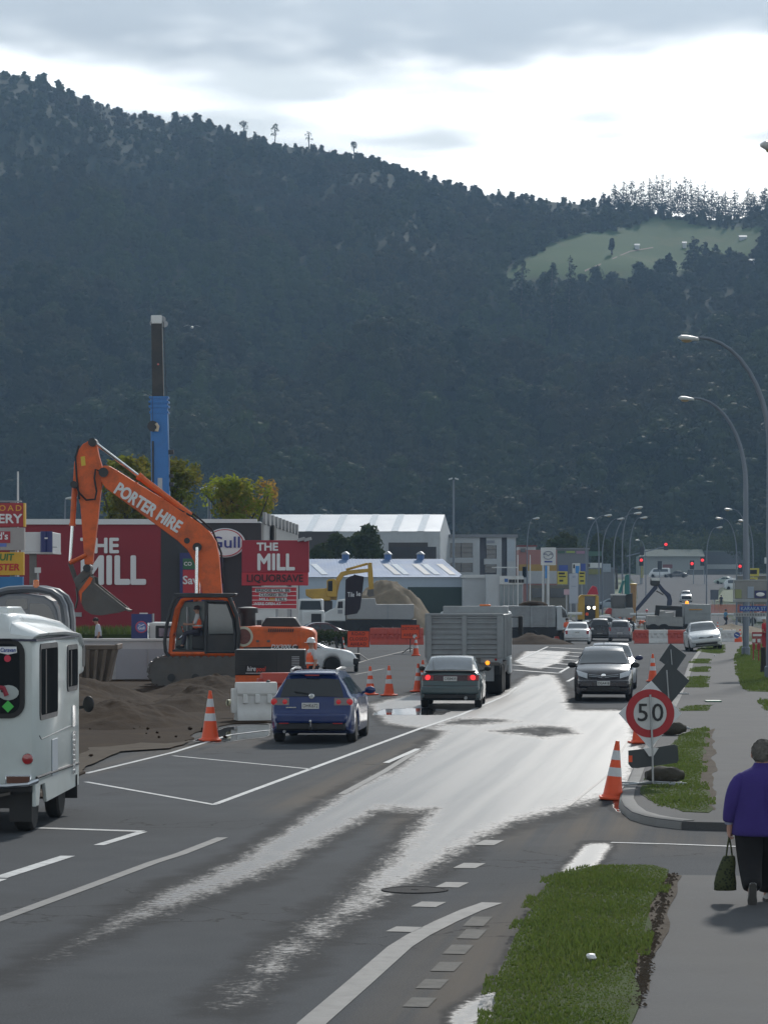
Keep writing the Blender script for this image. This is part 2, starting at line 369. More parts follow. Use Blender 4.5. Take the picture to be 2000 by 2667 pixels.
def sheet(name, X1, Y1, zf, m, attrs=None, smooth=True):
    X, Y = np.meshgrid(X1, Y1); Z = zf(X, Y)
    nx, ny = len(X1), len(Y1); me = bpy.data.meshes.new(name)
    idx = np.arange(nx*ny).reshape(ny, nx); q = np.stack([idx[:-1, :-1], idx[:-1, 1:], idx[1:, 1:], idx[1:, :-1]], -1).reshape(-1, 4)
    me.vertices.add(nx*ny); me.vertices.foreach_set('co', np.stack([X, Y, Z], -1).ravel().astype(np.float32))
    me.loops.add(q.size); me.loops.foreach_set('vertex_index', q.ravel().astype(np.int32))
    me.polygons.add(len(q)); me.polygons.foreach_set('loop_start', np.arange(0, q.size, 4, dtype=np.int32))
    me.update(calc_edges=True); me.validate()
    for k, a in (attrs or {}).items():
        at_ = me.attributes.new(k, 'FLOAT', 'POINT'); at_.data.foreach_set('value', a.ravel().astype(np.float32))
    if smooth: me.polygons.foreach_set('use_smooth', [True]*len(me.polygons))
    me.materials.append(m)
    return link(name, me)
profv = np.vectorize(prof)
Xg, Yg = np.meshgrid(Xs, Ys)
wetm = np.maximum(ground_mask(WET[:2], Xg, Yg, .8)*np.clip(.68+(Yg-27)*.02, .62, 1), ground_mask(WET[2:3], Xg, Yg, .9))
wetm = np.clip(wetm-.62*ground_mask(DRYHOLE, Xg, Yg, .6), 0, 1)
wetm = np.maximum(wetm, ground_mask(WET[3:], Xg, Yg, .22))
pudm = ground_mask(PUD, Xg, Yg, .25); mudm = ground_mask(MUD, Xg, Yg, .8); wetm = np.maximum(wetm, pudm*.9)
def roadz(X, Y): return profv(Y)-.0008*(X-3-Y*.06)**2*0+0.0
road = struct(sheet('road', Xs, Ys, roadz, ASPH, {'wet': wetm, 'puddle': pudm, 'mud': mudm}))
# the far road climbing to the junction
FARM = mat('far_asphalt', (.075, .08, .087), .9, 0, .12, .15, rvar=.05, spec=.08)
def strip(name, left, right, m, dz, n=1, world_pts=False, kind='structure'):
    """a ground sheet between two edge lines"""
    mb = MB(); L = []
    for a, c in zip(left, right):
        p_, q_ = (Vector(a), Vector(c)) if world_pts else (G(*a), G(*c))
        L.append([p_.lerp(q_, k/n) for k in range(n+1)])
    for row in L:
        for q_ in row: q_.z = prof(q_.y)+dz
    mb.loft(L, cap=False, closed=False); return struct(mb.obj(name, m, smooth=0), kind)
fl, fr = [], []
for y, ul, ur in ((296, 1560, 1950), (340, 1600, 1905), (400, 1640, 1870), (450, 1655, 1855), (490, 1660, 1850), (540, 1658, 1862), (590, 1656, 1885), (650, 1640, 1940), (720, 1500, 2100)):
    fl.append((xu(ul, y), y, 0)); fr.append((xu(ur, y), y, 0))
strip('road', fl, fr, FARM, .02, 2, True)
# one large sheet of ground to the foot of the hill
GRND, t, b = nodes_mat('yard_ground')
pos = nnode(t, 'ShaderNodeNewGeometry').outputs['Position']
a1 = nnoise(t, pos, .05, 4); a2 = nnoise(t, pos, .9, 6)
c0 = nmix(t, a2, (.075, .077, .078), (.12, .12, .116)); c1 = nmix(t, a2, (.03, .055, .018), (.055, .085, .028))
t.links.new(nmix(t, nrange(t, a1, .42, .54), c0, c1), b.inputs['Base Color']); b.inputs['Roughness'].default_value = .95; b.inputs['Specular IOR Level'].default_value = .08
gy = np.concatenate([np.linspace(-40, 160, 21), np.linspace(165, 330, 34), np.linspace(340, 900, 57)])
struct(sheet('ground', np.linspace(-420, 420, 43), gy, lambda X, Y: profv(Y)-.03, GRND))

# grass, footpath, kerb
def poly_sheet(name, pts, m, z, parent=None, world_pts=False, thick=.0, rim=None, kind='structure', jit=0.0):
    """flat sheet over a ground outline, with a skirt down to the road"""
    P = [Vector(q) for q in pts] if world_pts else [G(u, v) for u, v in pts]
    if jit:
        Q = []
        for i in range(len(P)):
            A, C = P[i], P[(i+1) % len(P)]; k = max(1, min(60, int((C-A).length/.35)))
            for j in range(k):
                e = A.lerp(C, j/k); Q.append(Vector((e.x+jit*(1.6*mnoise.noise((e.x*.8, e.y*.55, 1.5))+.35*mnoise.noise((e.x*3, e.y*1.6, 4.5))), e.y+jit*2.2*mnoise.noise((e.x*.9, e.y*.5, 8.5)), e.z)))
        P = Q
    mb = MB(); n = len(P); top = [(q.x, q.y, prof(q.y)+z) for q in P]
    bm = bmesh.new(); vs = [bm.verts.new(q) for q in top]; bm.faces.new(vs)
    low = [bm.verts.new((q[0], q[1], q[2]-thick)) for q in top]
    if thick:
        for i in range(n): bm.faces.new((vs[i], vs[(i+1) % n], low[(i+1) % n], low[i]))
    bmesh.ops.recalc_face_normals(bm, faces=bm.faces); bmesh.ops.triangulate(bm, faces=[f for f in bm.faces if len(f.verts) > 4])
    me = bpy.data.meshes.new(name); bm.to_mesh(me); bm.free(); me.materials.append(m)
    if sum(p_.normal.z*p_.area for p_ in me.polygons) < 0: me.flip_normals()
    return struct(link(name, me, parent), kind)
PATH, t, b = nodes_mat('footpath_asphalt')
pos = nnode(t, 'ShaderNodeNewGeometry').outputs['Position']
f1 = nnoise(t, pos, 45, 4, .8); f2 = nnoise(t, pos, .8, 6); f3 = nnoise(t, pos, 1, 5, .6, (.5, .12, 1))
c = nmix(t, f2, (.062, .064, .068), (.10, .102, .106)); c = nmix(t, nmath(t, 'MULTIPLY', nrange(t, f1, .45, .75), .4), c, (.14, .14, .14)); c = nmix(t, nmath(t, 'MULTIPLY', nrange(t, f3, .5, .7), .35), c, (.09, .085, .078))
t.links.new(c, b.inputs['Base Color']); b.inputs['Roughness'].default_value = .85; b.inputs['Specular IOR Level'].default_value = .15
bp = nnode(t, 'ShaderNodeBump'); bp.inputs['Distance'].default_value = .01; bp.inputs['Strength'].default_value = .4; t.links.new(f1, bp.inputs['Height']); t.links.new(bp.outputs[0], b.inputs['Normal'])
SOIL = mat('verge_soil', (.075, .058, .042), .95, 0, .4, 2.5, bump=.8, bscale=12, dirt=(.13, .11, .09), damt=.5, spec=.1)
TURF = mat('turf_soil', (.05, .075, .02), .95, 0, .5, 1.6, bump=.8, bscale=20, dirt=(.06, .048, .028), damt=.55, dscale=.9, spec=.1)
near_grass = [(1262, 2850), (1282, 2667), (1300, 2569), (1342, 2473), (1403, 2358), (1439, 2316), (1523, 2290), (1560, 2281), (1695, 2280), (1735, 2292), (1738, 2310), (1696, 2382), (1664, 2503), (1640, 2667), (1625, 2850)]
poly_sheet('grass_verge', near_grass, TURF, .12, thick=.14, jit=.06)
near_path = [(1625, 2850), (1640, 2667), (1664, 2503), (1696, 2382), (1738, 2310), (1760, 2302), (2000, 2306), (2700, 2320), (2900, 2850)]
poly_sheet('footpath', near_path, PATH, .10, thick=.12)
corner = [(1616, 2102), (1624, 2118), (1645, 2135), (1680, 2146), (1717, 2153), (1775, 2160), (1811, 2162), (2000, 2166), (2600, 2175), (2600, 1830), (2300, 1690), (2200, 1676), (1850, 1676), (1830, 1690), (1812, 1706), (1792, 1735), (1776, 1780), (1752, 1830), (1712, 1905), (1675, 1960), (1652, 2005), (1634, 2050), (1619, 2075)]
poly_sheet('footpath', corner, PATH, .11, thick=.13)
def kerb(pts, w=.16, z=.13, name='kerb'):
    P = [G(u, v) for u, v in pts]; mb = MB(); rings = []
    for i, q in enumerate(P):
        d = (P[min(i+1, len(P)-1)]-P[max(i-1, 0)]); d.z = 0; d.normalize(); nrm = Vector((-d.y, d.x, 0))
        zz = prof(q.y)
        rings.append([q+nrm*(-.03)+Vector((0, 0, zz-.05-q.z)), q+nrm*(-.01)+Vector((0, 0, zz+z-.03-q.z)), q+nrm*.03+Vector((0, 0, zz+z-q.z)), q+nrm*w+Vector((0, 0, zz+z-q.z)), q+nrm*w+Vector((0, 0, zz-.05-q.z))])
    mb.loft(rings); return struct(mb.obj(name, CONC, smooth=50))
kerb([(1850, 1678), (1830, 1690), (1812, 1706), (1792, 1735), (1776, 1780), (1752, 1830), (1712, 1905), (1675, 1960), (1652, 2005), (1634, 2050), (1619, 2075), (1614, 2100), (1624, 2118), (1645, 2135), (1680, 2146), (1717, 2153), (1775, 2160)], .2, .122)
kerb([(1439, 2318), (1403, 2360), (1342, 2474), (1302, 2569), (1284, 2667), (1262, 2850)], .05, .105)
patches = [[(1674, 2084), (1688, 2059), (1717, 1997), (1768, 1929), (1836, 1907), (1830, 1976), (1822, 2060), (1844, 2095), (1844, 2138), (1775, 2135), (1703, 2113)],
           [(1775, 1863), (1786, 1849), (1851, 1847), (1844, 1863)], [(1782, 1800), (1797, 1771), (1842, 1769), (1836, 1800)], [(1800, 1758), (1804, 1746), (1845, 1744), (1842, 1758)],
           [(1797, 1735), (1804, 1724), (1847, 1722), (1844, 1735)], [(1814, 1699), (1840, 1688), (1884, 1685), (1882, 1705), (1870, 1709), (1822, 1704)],
           [(1916, 1722), (1927, 1690), (2000, 1682), (2150, 1680), (2150, 1816), (1952, 1810), (1927, 1795), (1920, 1759)], [(1980, 1836), (2150, 1830), (2150, 1900), (1990, 1860)]]
for pl in patches: poly_sheet('grass_verge', pl, TURF, .118, thick=.02, jit=.10)
poly_sheet('bare_soil', [(1826, 1920), (1856, 1910), (1856, 2060), (1850, 2130), (1838, 2130), (1822, 2060)], SOIL, .114, thick=.01, jit=.10)
poly_sheet('bare_soil', [(1690, 2380), (1738, 2300), (1775, 2306), (1740, 2400), (1700, 2560), (1672, 2620), (1664, 2503)], SOIL, .108, thick=.002, jit=.05)
# blades of grass, one mass
def grass_blades(name, polys, dens, h0, h1, label, seed=3, wid=.012, z0=.115, holes=.0):
    rng = np.random.default_rng(seed); V = []; F = []; k = 0
    for pl, dn in zip(polys, dens):
        g = np.array([(q.x, q.y) for q in (G(u, v) for u, v in pl)]); x0, y0 = g.min(0); x1, y1 = g.max(0)
        x0, y0, x1, y1 = max(x0, -30), max(y0, 20), min(x1, 24), min(y1, 230)
        n = int((x1-x0)*(y1-y0)*dn); X = rng.uniform(x0, x1, n); Y = rng.uniform(y0, y1, n)
        ok = inpoly([tuple(q) for q in g], X, Y); ed = polydist([tuple(q) for q in g], X, Y)
        cl = np.array([mnoise.noise((float(x)*.9, float(y)*.5, seed)) for x, y in zip(X, Y)]); ok |= (ed < .10) & (cl > .1); ok &= (cl > -.8+holes)
        for x, y, e, c_ in zip(X[ok], Y[ok], ed[ok], cl[ok]):
            h = rng.uniform(h0, h1)*max(.45, 1+.9*c_)*(1.7 if rng.random() < .06 else 1)*(.55+.45*min(1, e/.3)); a = rng.uniform(0, 6.28); ln = rng.uniform(.1, .8)*h; w_ = wid*rng.uniform(.7, 1.5)
            z = prof(y)+z0; ca, sa = math.cos(a), math.sin(a); lx, ly = rng.uniform(-1, 1)*ln, rng.uniform(-1, 1)*ln
            V += [(x-ca*w_, y-sa*w_, z), (x+ca*w_, y+sa*w_, z), (x+lx*.4+ca*w_*.7, y+ly*.4+sa*w_*.7, z+h*.6), (x+lx, y+ly, z+h)]
            F += [(k, k+1, k+2), (k, k+2, k+3)]; k += 4
    me = bpy.data.meshes.new(name); me.from_pydata(V, [], F); me.materials.append(GRASSM)
    o = link(name, me); tag(o, label, 'grass'); return struct(o, 'stuff')
GRASSM, t, b = nodes_mat('grass_blade')
pos = nnode(t, 'ShaderNodeNewGeometry').outputs['Position']
g1 = nnoise(t, pos, 1.1, 6, .7); g2 = nnoise(t, pos, 14, 3, .7)
c = nmix(t, g1, (.07, .125, .022), (.15, .19, .04)); c = nmix(t, nmath(t, 'MULTIPLY', nrange(t, g2, .5, .72), .6), c, (.2, .19, .075)); t.links.new(c, b.inputs['Base Color'])
b.inputs['Roughness'].default_value = .6; b.inputs['Subsurface Weight'].default_value = 0
tr = nnode(t, 'ShaderNodeBsdfTranslucent'); t.links.new(c, tr.inputs[0]); ms = nnode(t, 'ShaderNodeMixShader'); ms.inputs[0].default_value = .35
t.links.new(b.outputs[0], ms.inputs[1]); t.links.new(tr.outputs[0], ms.inputs[2]); t.links.new(ms.outputs[0], t.nodes['Material Output'].inputs[0])
grass_blades('verge_grass', [near_grass], [1700], .018, .055, 'long lush grass of the nearest kerbside verge', 3, .008)
grass_blades('verge_grass', patches[:6], [420, 240, 220, 200, 200, 180], .02, .05, 'short grass patches between the driveways beside the footpath', 5, .014)
grass_blades('verge_grass', [patches[6], patches[7]], [150, 150], .04, .1, 'grass strip on the far side of the footpath at the right edge', 6, .018)

# ------------------------------------------------------------ road markings
LINE = mat('road_line_white', (.52, .53, .53), .7, 0, .18, 1.5, dirt=(.12, .12, .12), dscale=5, damt=.75)
LINEF = mat('road_line_faded', (.17, .17, .165), .75, 0, .2, 2, dirt=(.10, .10, .10), dscale=4, damt=.85)
LINEW = mat('road_line_worn', (.13, .125, .115), .8, 0, .3, 3, dirt=(.07, .068, .065), dscale=6, damt=.9, spec=.1)
def line(pts, w, m=LINE, dz=.006, sub=6):
    P = []
    for (a, c_) in zip(pts, pts[1:]):
        for k in range(sub): P.append(G(a[0]+(c_[0]-a[0])*k/sub, a[1]+(c_[1]-a[1])*k/sub))
    P.append(G(*pts[-1])); mb = MB(); L = []
    for i, q in enumerate(P):
        d = P[min(i+1, len(P)-1)]-P[max(i-1, 0)]; d.z = 0; d.normalize(); nrm = Vector((-d.y, d.x, 0))*w/2
        z = prof(q.y)+dz; L.append([(q.x-nrm.x, q.y-nrm.y, z), (q.x+nrm.x, q.y+nrm.y, z)])
    mb.loft(L, cap=False, closed=False); return struct(mb.obj('road_marking', m, smooth=0))
line([(561, 2095), (1091, 1899), (1200, 1862), (1320, 1810)], .11)
for a in ([(225, 2037), (561, 2097)], [(452, 1969), (814, 2004)]): line(a, .10)
line([(225, 2015), (452, 1960), (600, 1914), (700, 1902)], .10)
line([(97, 2157), (372, 2166)], .20); line([(372, 2167), (258, 2202)], .14); line([(0, 2287), (178, 2230)], .18); line([(-200, 2362), (0, 2290)], .18)
line([(-300, 2500), (0, 2395), (250, 2303), (400, 2247), (470, 2225), (580, 2182)], .15, LINEF)
line([(890, 2069), (1000, 2010), (1089, 1954)], .13, LINEF); line([(1005, 1988), (1089, 1951)], .12, LINE, .010)
line([(790, 2720), (812, 2667), (939, 2557), (1041, 2467), (1090, 2436), (1162, 2400), (1225, 2372), (1282, 2352)], .22, LINEF)
for i, (u, v) in enumerate([(1273, 2195), (1222, 2255), (1177, 2305), (1116, 2356), (1053, 2421)]): line([(u-14, v+7), (u+14, v-6)], .26, LINEF, sub=1)
for u, v in [(1246, 2400), (1231, 2433), (1195, 2473), (1165, 2518), (1128, 2563), (1095, 2611)]: line([(u-14, v+13), (u+10, v-11)], .2, LINEW, sub=1)
line([(1590, 2195), (1740, 2199), (1900, 2205), (2100, 2210)], .1)
line([(1344, 1722), (1442, 1677)], .12); line([(1442, 1677), (1415, 1669)], .14); line([(1457, 1752), (1526, 1711), (1560, 1690)], .12); line([(1477, 1775), (1504, 1761)], .12)
for a, c_ in [((1430, 1686), (1540, 1692)), ((1405, 1694), (1530, 1702)), ((1388, 1702), (1520, 1711)), ((1367, 1711), (1506, 1720)), ((1346, 1721), (1485, 1731)), ((1335, 1732), (1470, 1742)), ((1335, 1745), (1455, 1754))]: line([a, c_], .30, LINE, .007, 3)
line([(1320, 1810), (1345, 1790)], .10); line([(1480, 2100), (1580, 2020), (1640, 1920)], .05, BLACK, .005)
line([(830, 1760), (960, 1718), (1080, 1690)], .12, LINEF); line([(925, 1757), (1000, 1742)], .12, LINEF)
# manhole and service covers in the road
IRON = mat('cast_iron', (.05, .05, .052), .9, 0, .3, 12, bump=.6, bscale=40, spec=.1)
for i, (u, v, r, lb) in enumerate([(1080, 2319, .36, 'round iron manhole cover in the wet wheel track')]):
    q = G(u, v); mb = MB(); mb.lathe([(r, 0), (r, .012), (r*.9, .012), (r*.9, .008), (r*.12, .008), (r*.1, .014)], (0, 0, 0), 'z', 24)
    mh = mb.obj('manhole_cover', IRON); mh.location = (q.x, q.y, q.z); tag(mh, lb, 'manhole cover', 'iron covers in the road')

rg3 = np.random.default_rng(12); V = []; F = []; k = 0
for i in range(900):
    t_ = rg3.random(); u = 1735-95*t_**.8+rg3.normal()*9+16; v = 2300+360*t_; q = G(u, v); s_ = rg3.uniform(.006, .022); z = .112
    V += [(q.x-s_, q.y-s_, z), (q.x+s_, q.y-s_*.6, z), (q.x+s_*.7, q.y+s_, z), (q.x-s_*.8, q.y+s_*.8, z), (q.x, q.y, z+s_*.9)]; F += [(k, k+1, k+4), (k+1, k+2, k+4), (k+2, k+3, k+4), (k+3, k, k+4)]; k += 5
me = bpy.data.meshes.new('grit'); me.from_pydata(V, [], F); me.materials.append(SOIL); struct(tag(link('grit', me), 'loose brown grit along the worn edge of the near verge', 'grit'), 'stuff')
# ============================================================ hill, forest, haze
SKYL = [(-900, -40), (-500, 60), (0, 172), (120, 197), (250, 250), (350, 285), (450, 303), (540, 306), (600, 325), (700, 355), (760, 363), (850, 372), (940, 398), (1050, 428), (1150, 458), (1240, 488), (1350, 500), (1450, 508), (1550, 518), (1640, 530), (1750, 545), (1880, 556), (1940, 548), (2000, 520), (2200, 440), (2500, 380), (2900, 380)]
def interp(tab, x):
    for (a, p_), (b_, q_) in zip(tab, tab[1:]):
        if x <= b_: return p_+(q_-p_)*max(0, (x-a)/(b_-a))
    return tab[-1][1]
PAD = [(1285, 735), (1374, 670), (1430, 635), (1500, 603), (1640, 592), (1692, 566), (1770, 566), (1830, 585), (1890, 594), (1990, 583), (1975, 640), (1950, 672), (1830, 700), (1770, 712), (1720, 720), (1640, 725), (1545, 740), (1440, 720), (1400, 722), (1300, 742)]
Y0, YR = 800.0, 1500.0
def ridge_y(u): return 1500+60*math.sin(u*.0021+.5)
def hill_pt(u, tt):
    yr = ridge_y(u); vr = interp(SKYL, u)+17
    zr = zv(vr, yr); z0 = 6.0
    y = Y0+(yr-Y0)*tt
    # a steep lower face that eases towards the crest
    k = tt**.92
    x = xu(u, y)
    amp = 24*math.sin(PI*min(1, tt))**.8*(1-.8*min(1, max(0, (u-1050)/250))*min(1, max(0, (tt-.35)/.2)))
    n = mnoise.noise((x*.010+5, y*.006, 2.2))*1.0+mnoise.noise((x*.028, y*.018, 7.7))*.45
    gully = -abs(mnoise.noise((x*.016+11, y*.004, 4.1)))*1.1
    z = z0+(zr-z0)*k+amp*(n+gully+.25)*(1 if tt < 1 else 0)
    if tt > 1: z = zr-(tt-1)*260; 
    return x, y, z
NU, NV = 150, 110
us = np.linspace(-900, 2900, NU); ts = np.linspace(0, 1.18, NV)
HX = np.zeros((NV, NU)); HY = HX.copy(); HZ = HX.copy()
for j, tt in enumerate(ts):
    for i, u in enumerate(us): HX[j, i], HY[j, i], HZ[j, i] = hill_pt(u, tt)
U_ = 1000+HX/HY*FPX; V_ = HORIZON-(HZ-CAM_H)/HY*FPX
d_ = polydist(PAD, U_, V_); past = np.clip(.5+np.where(inpoly(PAD, U_, V_), d_, -d_)/14, 0, 1)
HILLM, t, b = nodes_mat('hill_scrub')
pos = nnode(t, 'ShaderNodeNewGeometry').outputs['Position']; pa = nnode(t, 'ShaderNodeAttribute', attribute_name='pasture').outputs['Fac']
h1 = nnoise(t, pos, .03, 6); h2 = nnoise(t, pos, .25, 6, .7); h3 = nnoise(t, pos, .05, 5, .6, (1, .5, 2))
c = nmix(t, h2, (.010, .018, .008), (.022, .032, .013)); g_ = nmix(t, h1, (.036, .080, .018), (.060, .112, .026)); g_ = nmix(t, nmath(t, 'MULTIPLY', nrange(t, h3, .52, .7), .5), g_, (.10, .11, .04))
t.links.new(nmix(t, pa, c, g_), b.inputs['Base Color']); b.inputs['Roughness'].default_value = .95; b.inputs['Specular IOR Level'].default_value = .1
me = bpy.data.meshes.new('hill'); idx = np.arange(NU*NV).reshape(NV, NU); q = np.stack([idx[:-1, :-1], idx[:-1, 1:], idx[1:, 1:], idx[1:, :-1]], -1).reshape(-1, 4)
me.from_pydata(np.stack([HX, HY, HZ], -1).reshape(-1, 3).tolist(), [], q.tolist()); a_ = me.attributes.new('pasture', 'FLOAT', 'POINT'); a_.data.foreach_set('value', past.ravel().astype(np.float32))
me.polygons.foreach_set('use_smooth', [True]*len(me.polygons)); me.materials.append(HILLM); struct(link('hill', me))
from mathutils.bvhtree import BVHTree
HBVH = BVHTree.FromPolygons([tuple(v) for v in np.stack([HX, HY, HZ], -1).reshape(-1, 3)], q.tolist())
def hill_z(x, y):
    h = HBVH.ray_cast(Vector((x, y, 2000)), Vector((0, 0, -1))); return h[0].z if h[0] else 6
def hill_at(u, v):
    d = Vector(((u-1000)/FPX, 1, (HORIZON-v)/FPX)).normalized(); h = HBVH.ray_cast(Vector((0, 0, CAM_H)), d); return h[0]

# leaf materials: colour shifts from crown to crown and leaf to leaf
def leafmat(name, c0, c1, c2, f2=.3, trans=.25, sc=.35):
    m, t, b = nodes_mat(name); oi = nnode(t, 'ShaderNodeObjectInfo').outputs['Random']; pos = nnode(t, 'ShaderNodeNewGeometry').outputs['Position']
    rp = nnode(t, 'ShaderNodeNewGeometry').outputs['Random Per Island']
    c = nmix(t, oi, c0, c1); c = nmix(t, nmath(t, 'MULTIPLY', nrange(t, nnoise(t, pos, sc, 4), .42, .62), f2*2), c, c2)
    if name == 'hill_leaves':      # stands of different bush: fern green, brown kanuka, dark gullies
        big = nnoise(t, pos, .0055, 3, .5); c = nmix(t, nmath(t, 'MULTIPLY', nrange(t, big, .50, .62), .7), c, (.060, .094, .026)); big2 = nnoise(t, pos, .009, 3, .5, (1, .6, 1)); c = nmix(t, nmath(t, 'MULTIPLY', nrange(t, big2, .53, .64), .6), c, (.070, .056, .034)); c = nmix(t, nmath(t, 'MULTIPLY', nrange(t, big2, .30, .42, 1, 0), .7), c, (.010, .022, .010))
    c = nmix(t, nmath(t, 'MULTIPLY', rp, .35), c, tuple(x*.45 for x in c0)); t.links.new(c, b.inputs['Base Color']); b.inputs['Roughness'].default_value = .65; b.inputs['Specular IOR Level'].default_value = .04
    tr = nnode(t, 'ShaderNodeBsdfTranslucent'); t.links.new(c, tr.inputs[0]); ms = nnode(t, 'ShaderNodeMixShader'); ms.inputs[0].default_value = trans
    t.links.new(b.outputs[0], ms.inputs[1]); t.links.new(tr.outputs[0], ms.inputs[2]); t.links.new(ms.outputs[0], t.nodes['Material Output'].inputs[0]); return m
LEAF_HILL = leafmat('hill_leaves', (.010, .024, .010), (.062, .082, .026), (.066, .050, .026), .24, .12, .02)
LEAF_PINE = leafmat('pine_leaves', (.014, .026, .014), (.024, .038, .018), (.026, .034, .02), .2, .1, .1)
LEAF_GOLD = leafmat('autumn_leaves', (.15, .19, .03), (.23, .25, .045), (.27, .19, .05), .28, .6, .5)
LEAF_RUST = leafmat('rust_leaves', (.24, .30, .04), (.32, .34, .05), (.50, .25, .08), .42, .65, .35)
LEAF_GREEN = leafmat('green_leaves', (.045, .065, .018), (.06, .085, .025), (.075, .075, .03), .3, .25, .6)
BARK = mat('bark', (.07, .06, .05), .9, 0, .3, 4, bump=.6, bscale=15)
def leaf_cloud(clumps, n, size, rng, flat=.0):
    """n leaf-sized quads spread through lumpy clumps [(centre, radii)]"""
    wts = np.array([r_[0]*r_[1]*r_[2] for _, r_ in clumps])**.67; wts /= wts.sum()
    ci = rng.choice(len(clumps), n, p=wts); C = np.array([q_[0] for q_ in clumps])[ci]; RR = np.array([q_[1] for q_ in clumps])[ci]
    nrmz = lambda A: A/(np.linalg.norm(A, axis=1, keepdims=True)+1e-9)
    d = nrmz(rng.normal(size=(n, 3))); fl = (d[:, 2] < -.3) & (rng.random(n) < .6); d[fl, 2] *= -1
    p_ = C+d*rng.uniform(.55, 1.05, (n, 1))*RR; nn = nrmz(d+rng.normal(size=(n, 3))*.55+np.array([0, 0, flat])); a = nrmz(np.cross(nn, rng.normal(size=(n, 3)))); b_ = np.cross(nn, a)
    s = size*rng.uniform(.55, 1.3, (n, 1)); e = rng.uniform(.5, .9, (n, 1))
    V = np.stack([p_-a*s, p_+b_*s*e*.6-a*s*.1+nn*s*.15, p_+a*s, p_-b_*s*e*.6+a*s*.1+nn*s*.15], 1).reshape(-1, 3)
    return V.tolist(), np.arange(4*n).reshape(-1, 4).tolist()
def crown_clumps(rng, R_, H_, n, base=0.0, lean=.0):
    cl = [((0, 0, base+H_*.5), (R_*.62, R_*.62, H_*.42))]
    for i in range(n):
        a = rng.uniform(0, 2*PI); q_ = rng.uniform(.15, .78)*R_; hz = rng.uniform(.12, .92); k = math.sin(PI*min(.97, max(.12, hz*.85+.15)))
        s = R_*rng.uniform(.2, .4); cl.append(((math.cos(a)*q_*k, math.sin(a)*q_*k, base+H_*hz), (s, s, s*rng.uniform(.6, .95))))
    return cl
# ---- forest: crowns instanced over the hillside, one mass
protos = bpy.data.collections.new('forest_crowns')
rngp = np.random.default_rng(11)
def proto(nm, R_, H_, ncl, n, size, mt, conic=False):
    if conic: cl = [((0, 0, H_*(.1+.85*k/8)), (R_*(1-.88*k/8), R_*(1-.88*k/8), H_*.09)) for k in range(9)]
    else: cl = crown_clumps(rngp, R_, H_, ncl)
    V, F = leaf_cloud(cl, n, size, rngp, .3); shade_core = MB()
    for c_, r_ in cl: shade_core.ball(c_, tuple(x*.72 for x in r_), 7, 4)  # inner balls added to block light through the leaves and darken the undersides
    o_ = len(V); V += shade_core.v; F += [tuple(i+o_ for i in f) for f in shade_core.f]; me = bpy.data.meshes.new(nm); me.from_pydata(V, [], F); me.materials.append(mt)
    o = bpy.data.objects.new(nm, me); protos.objects.link(o)
for k in range(5): proto('crown', 4.8, 7.2+k*.7, 13, 950, .42, LEAF_HILL)
proto('crown', 3.2, 8.0, 6, 420, .45, LEAF_HILL); proto('crown', 5.4, 4.6, 14, 950, .4, LEAF_HILL)
rngf = np.random.default_rng(5); pts = []
y = Y0-6
while y < 1640:
    x = -y*.26
    while x < y*.27: pts.append((x+rngf.uniform(-2.4, 2.4), y+rngf.uniform(-3, 3))); x += 4.8
    y += 6.0
pts = np.array([(a, b_, hill_z(a, b_)) for a, b_ in pts]); uu = 1000+pts[:, 0]/pts[:, 1]*FPX; vv2 = HORIZON-(pts[:, 2]-CAM_H)/pts[:, 1]*FPX
keep = (pts[:, 1] < 1514+60*np.sin(uu*.0021+.5)) & ~inpoly(PAD, uu, vv2-8); pts = pts[keep]; pts[:, 2] -= .8; pts = pts.tolist()
me = bpy.data.meshes.new('forest'); me.from_pydata(pts, [], []); n = len(pts)
sc_ = np.array([(.55+1.0*rngf.random()**2.2)*(1.0+.55*mnoise.noise((p_[0]*.02, p_[1]*.015, 3.3)))*(1.25-.74*min(1, max(0, (p_[1]-850)/600))) for p_ in pts], np.float32)
a_ = me.attributes.new('size', 'FLOAT', 'POINT'); a_.data.foreach_set('value', sc_)
a_ = me.attributes.new('turn', 'FLOAT', 'POINT'); a_.data.foreach_set('value', rngf.uniform(0, 6.28, n).astype(np.float32))
a_ = me.attributes.new('pick', 'INT', 'POINT'); a_.data.foreach_set('value', rngf.integers(0, 7, n).astype(np.int32))
forest = link('forest', me); struct(forest, 'stuff'); tag(forest, 'dense dark green native forest covering the whole hillside', 'forest')
ng = bpy.data.node_groups.new('forest_scatter', 'GeometryNodeTree'); ng.interface.new_socket('Geometry', in_out='INPUT', socket_type='NodeSocketGeometry'); ng.interface.new_socket('Geometry', in_out='OUTPUT', socket_type='NodeSocketGeometry')
N_ = ng.nodes.new; gi = N_('NodeGroupInput'); go = N_('NodeGroupOutput'); iop = N_('GeometryNodeInstanceOnPoints'); ci = N_('GeometryNodeCollectionInfo'); ci.inputs[0].default_value = protos; ci.inputs[1].default_value = True; ci.inputs[2].default_value = True
m2p = N_('GeometryNodeMeshToPoints')
def named(nm, ty):
    a = N_('GeometryNodeInputNamedAttribute'); a.data_type = ty; a.inputs[0].default_value = nm; return a.outputs[0]
cx = N_('ShaderNodeCombineXYZ'); L_ = ng.links.new; L_(named('turn', 'FLOAT'), cx.inputs[2]); cs = N_('ShaderNodeCombineXYZ')
sz = named('size', 'FLOAT')
for i in range(3): L_(sz, cs.inputs[i])
L_(gi.outputs[0], m2p.inputs[0]); L_(m2p.outputs[0], iop.inputs['Points']); L_(ci.outputs[0], iop.inputs['Instance']); iop.inputs['Pick Instance'].default_value = True
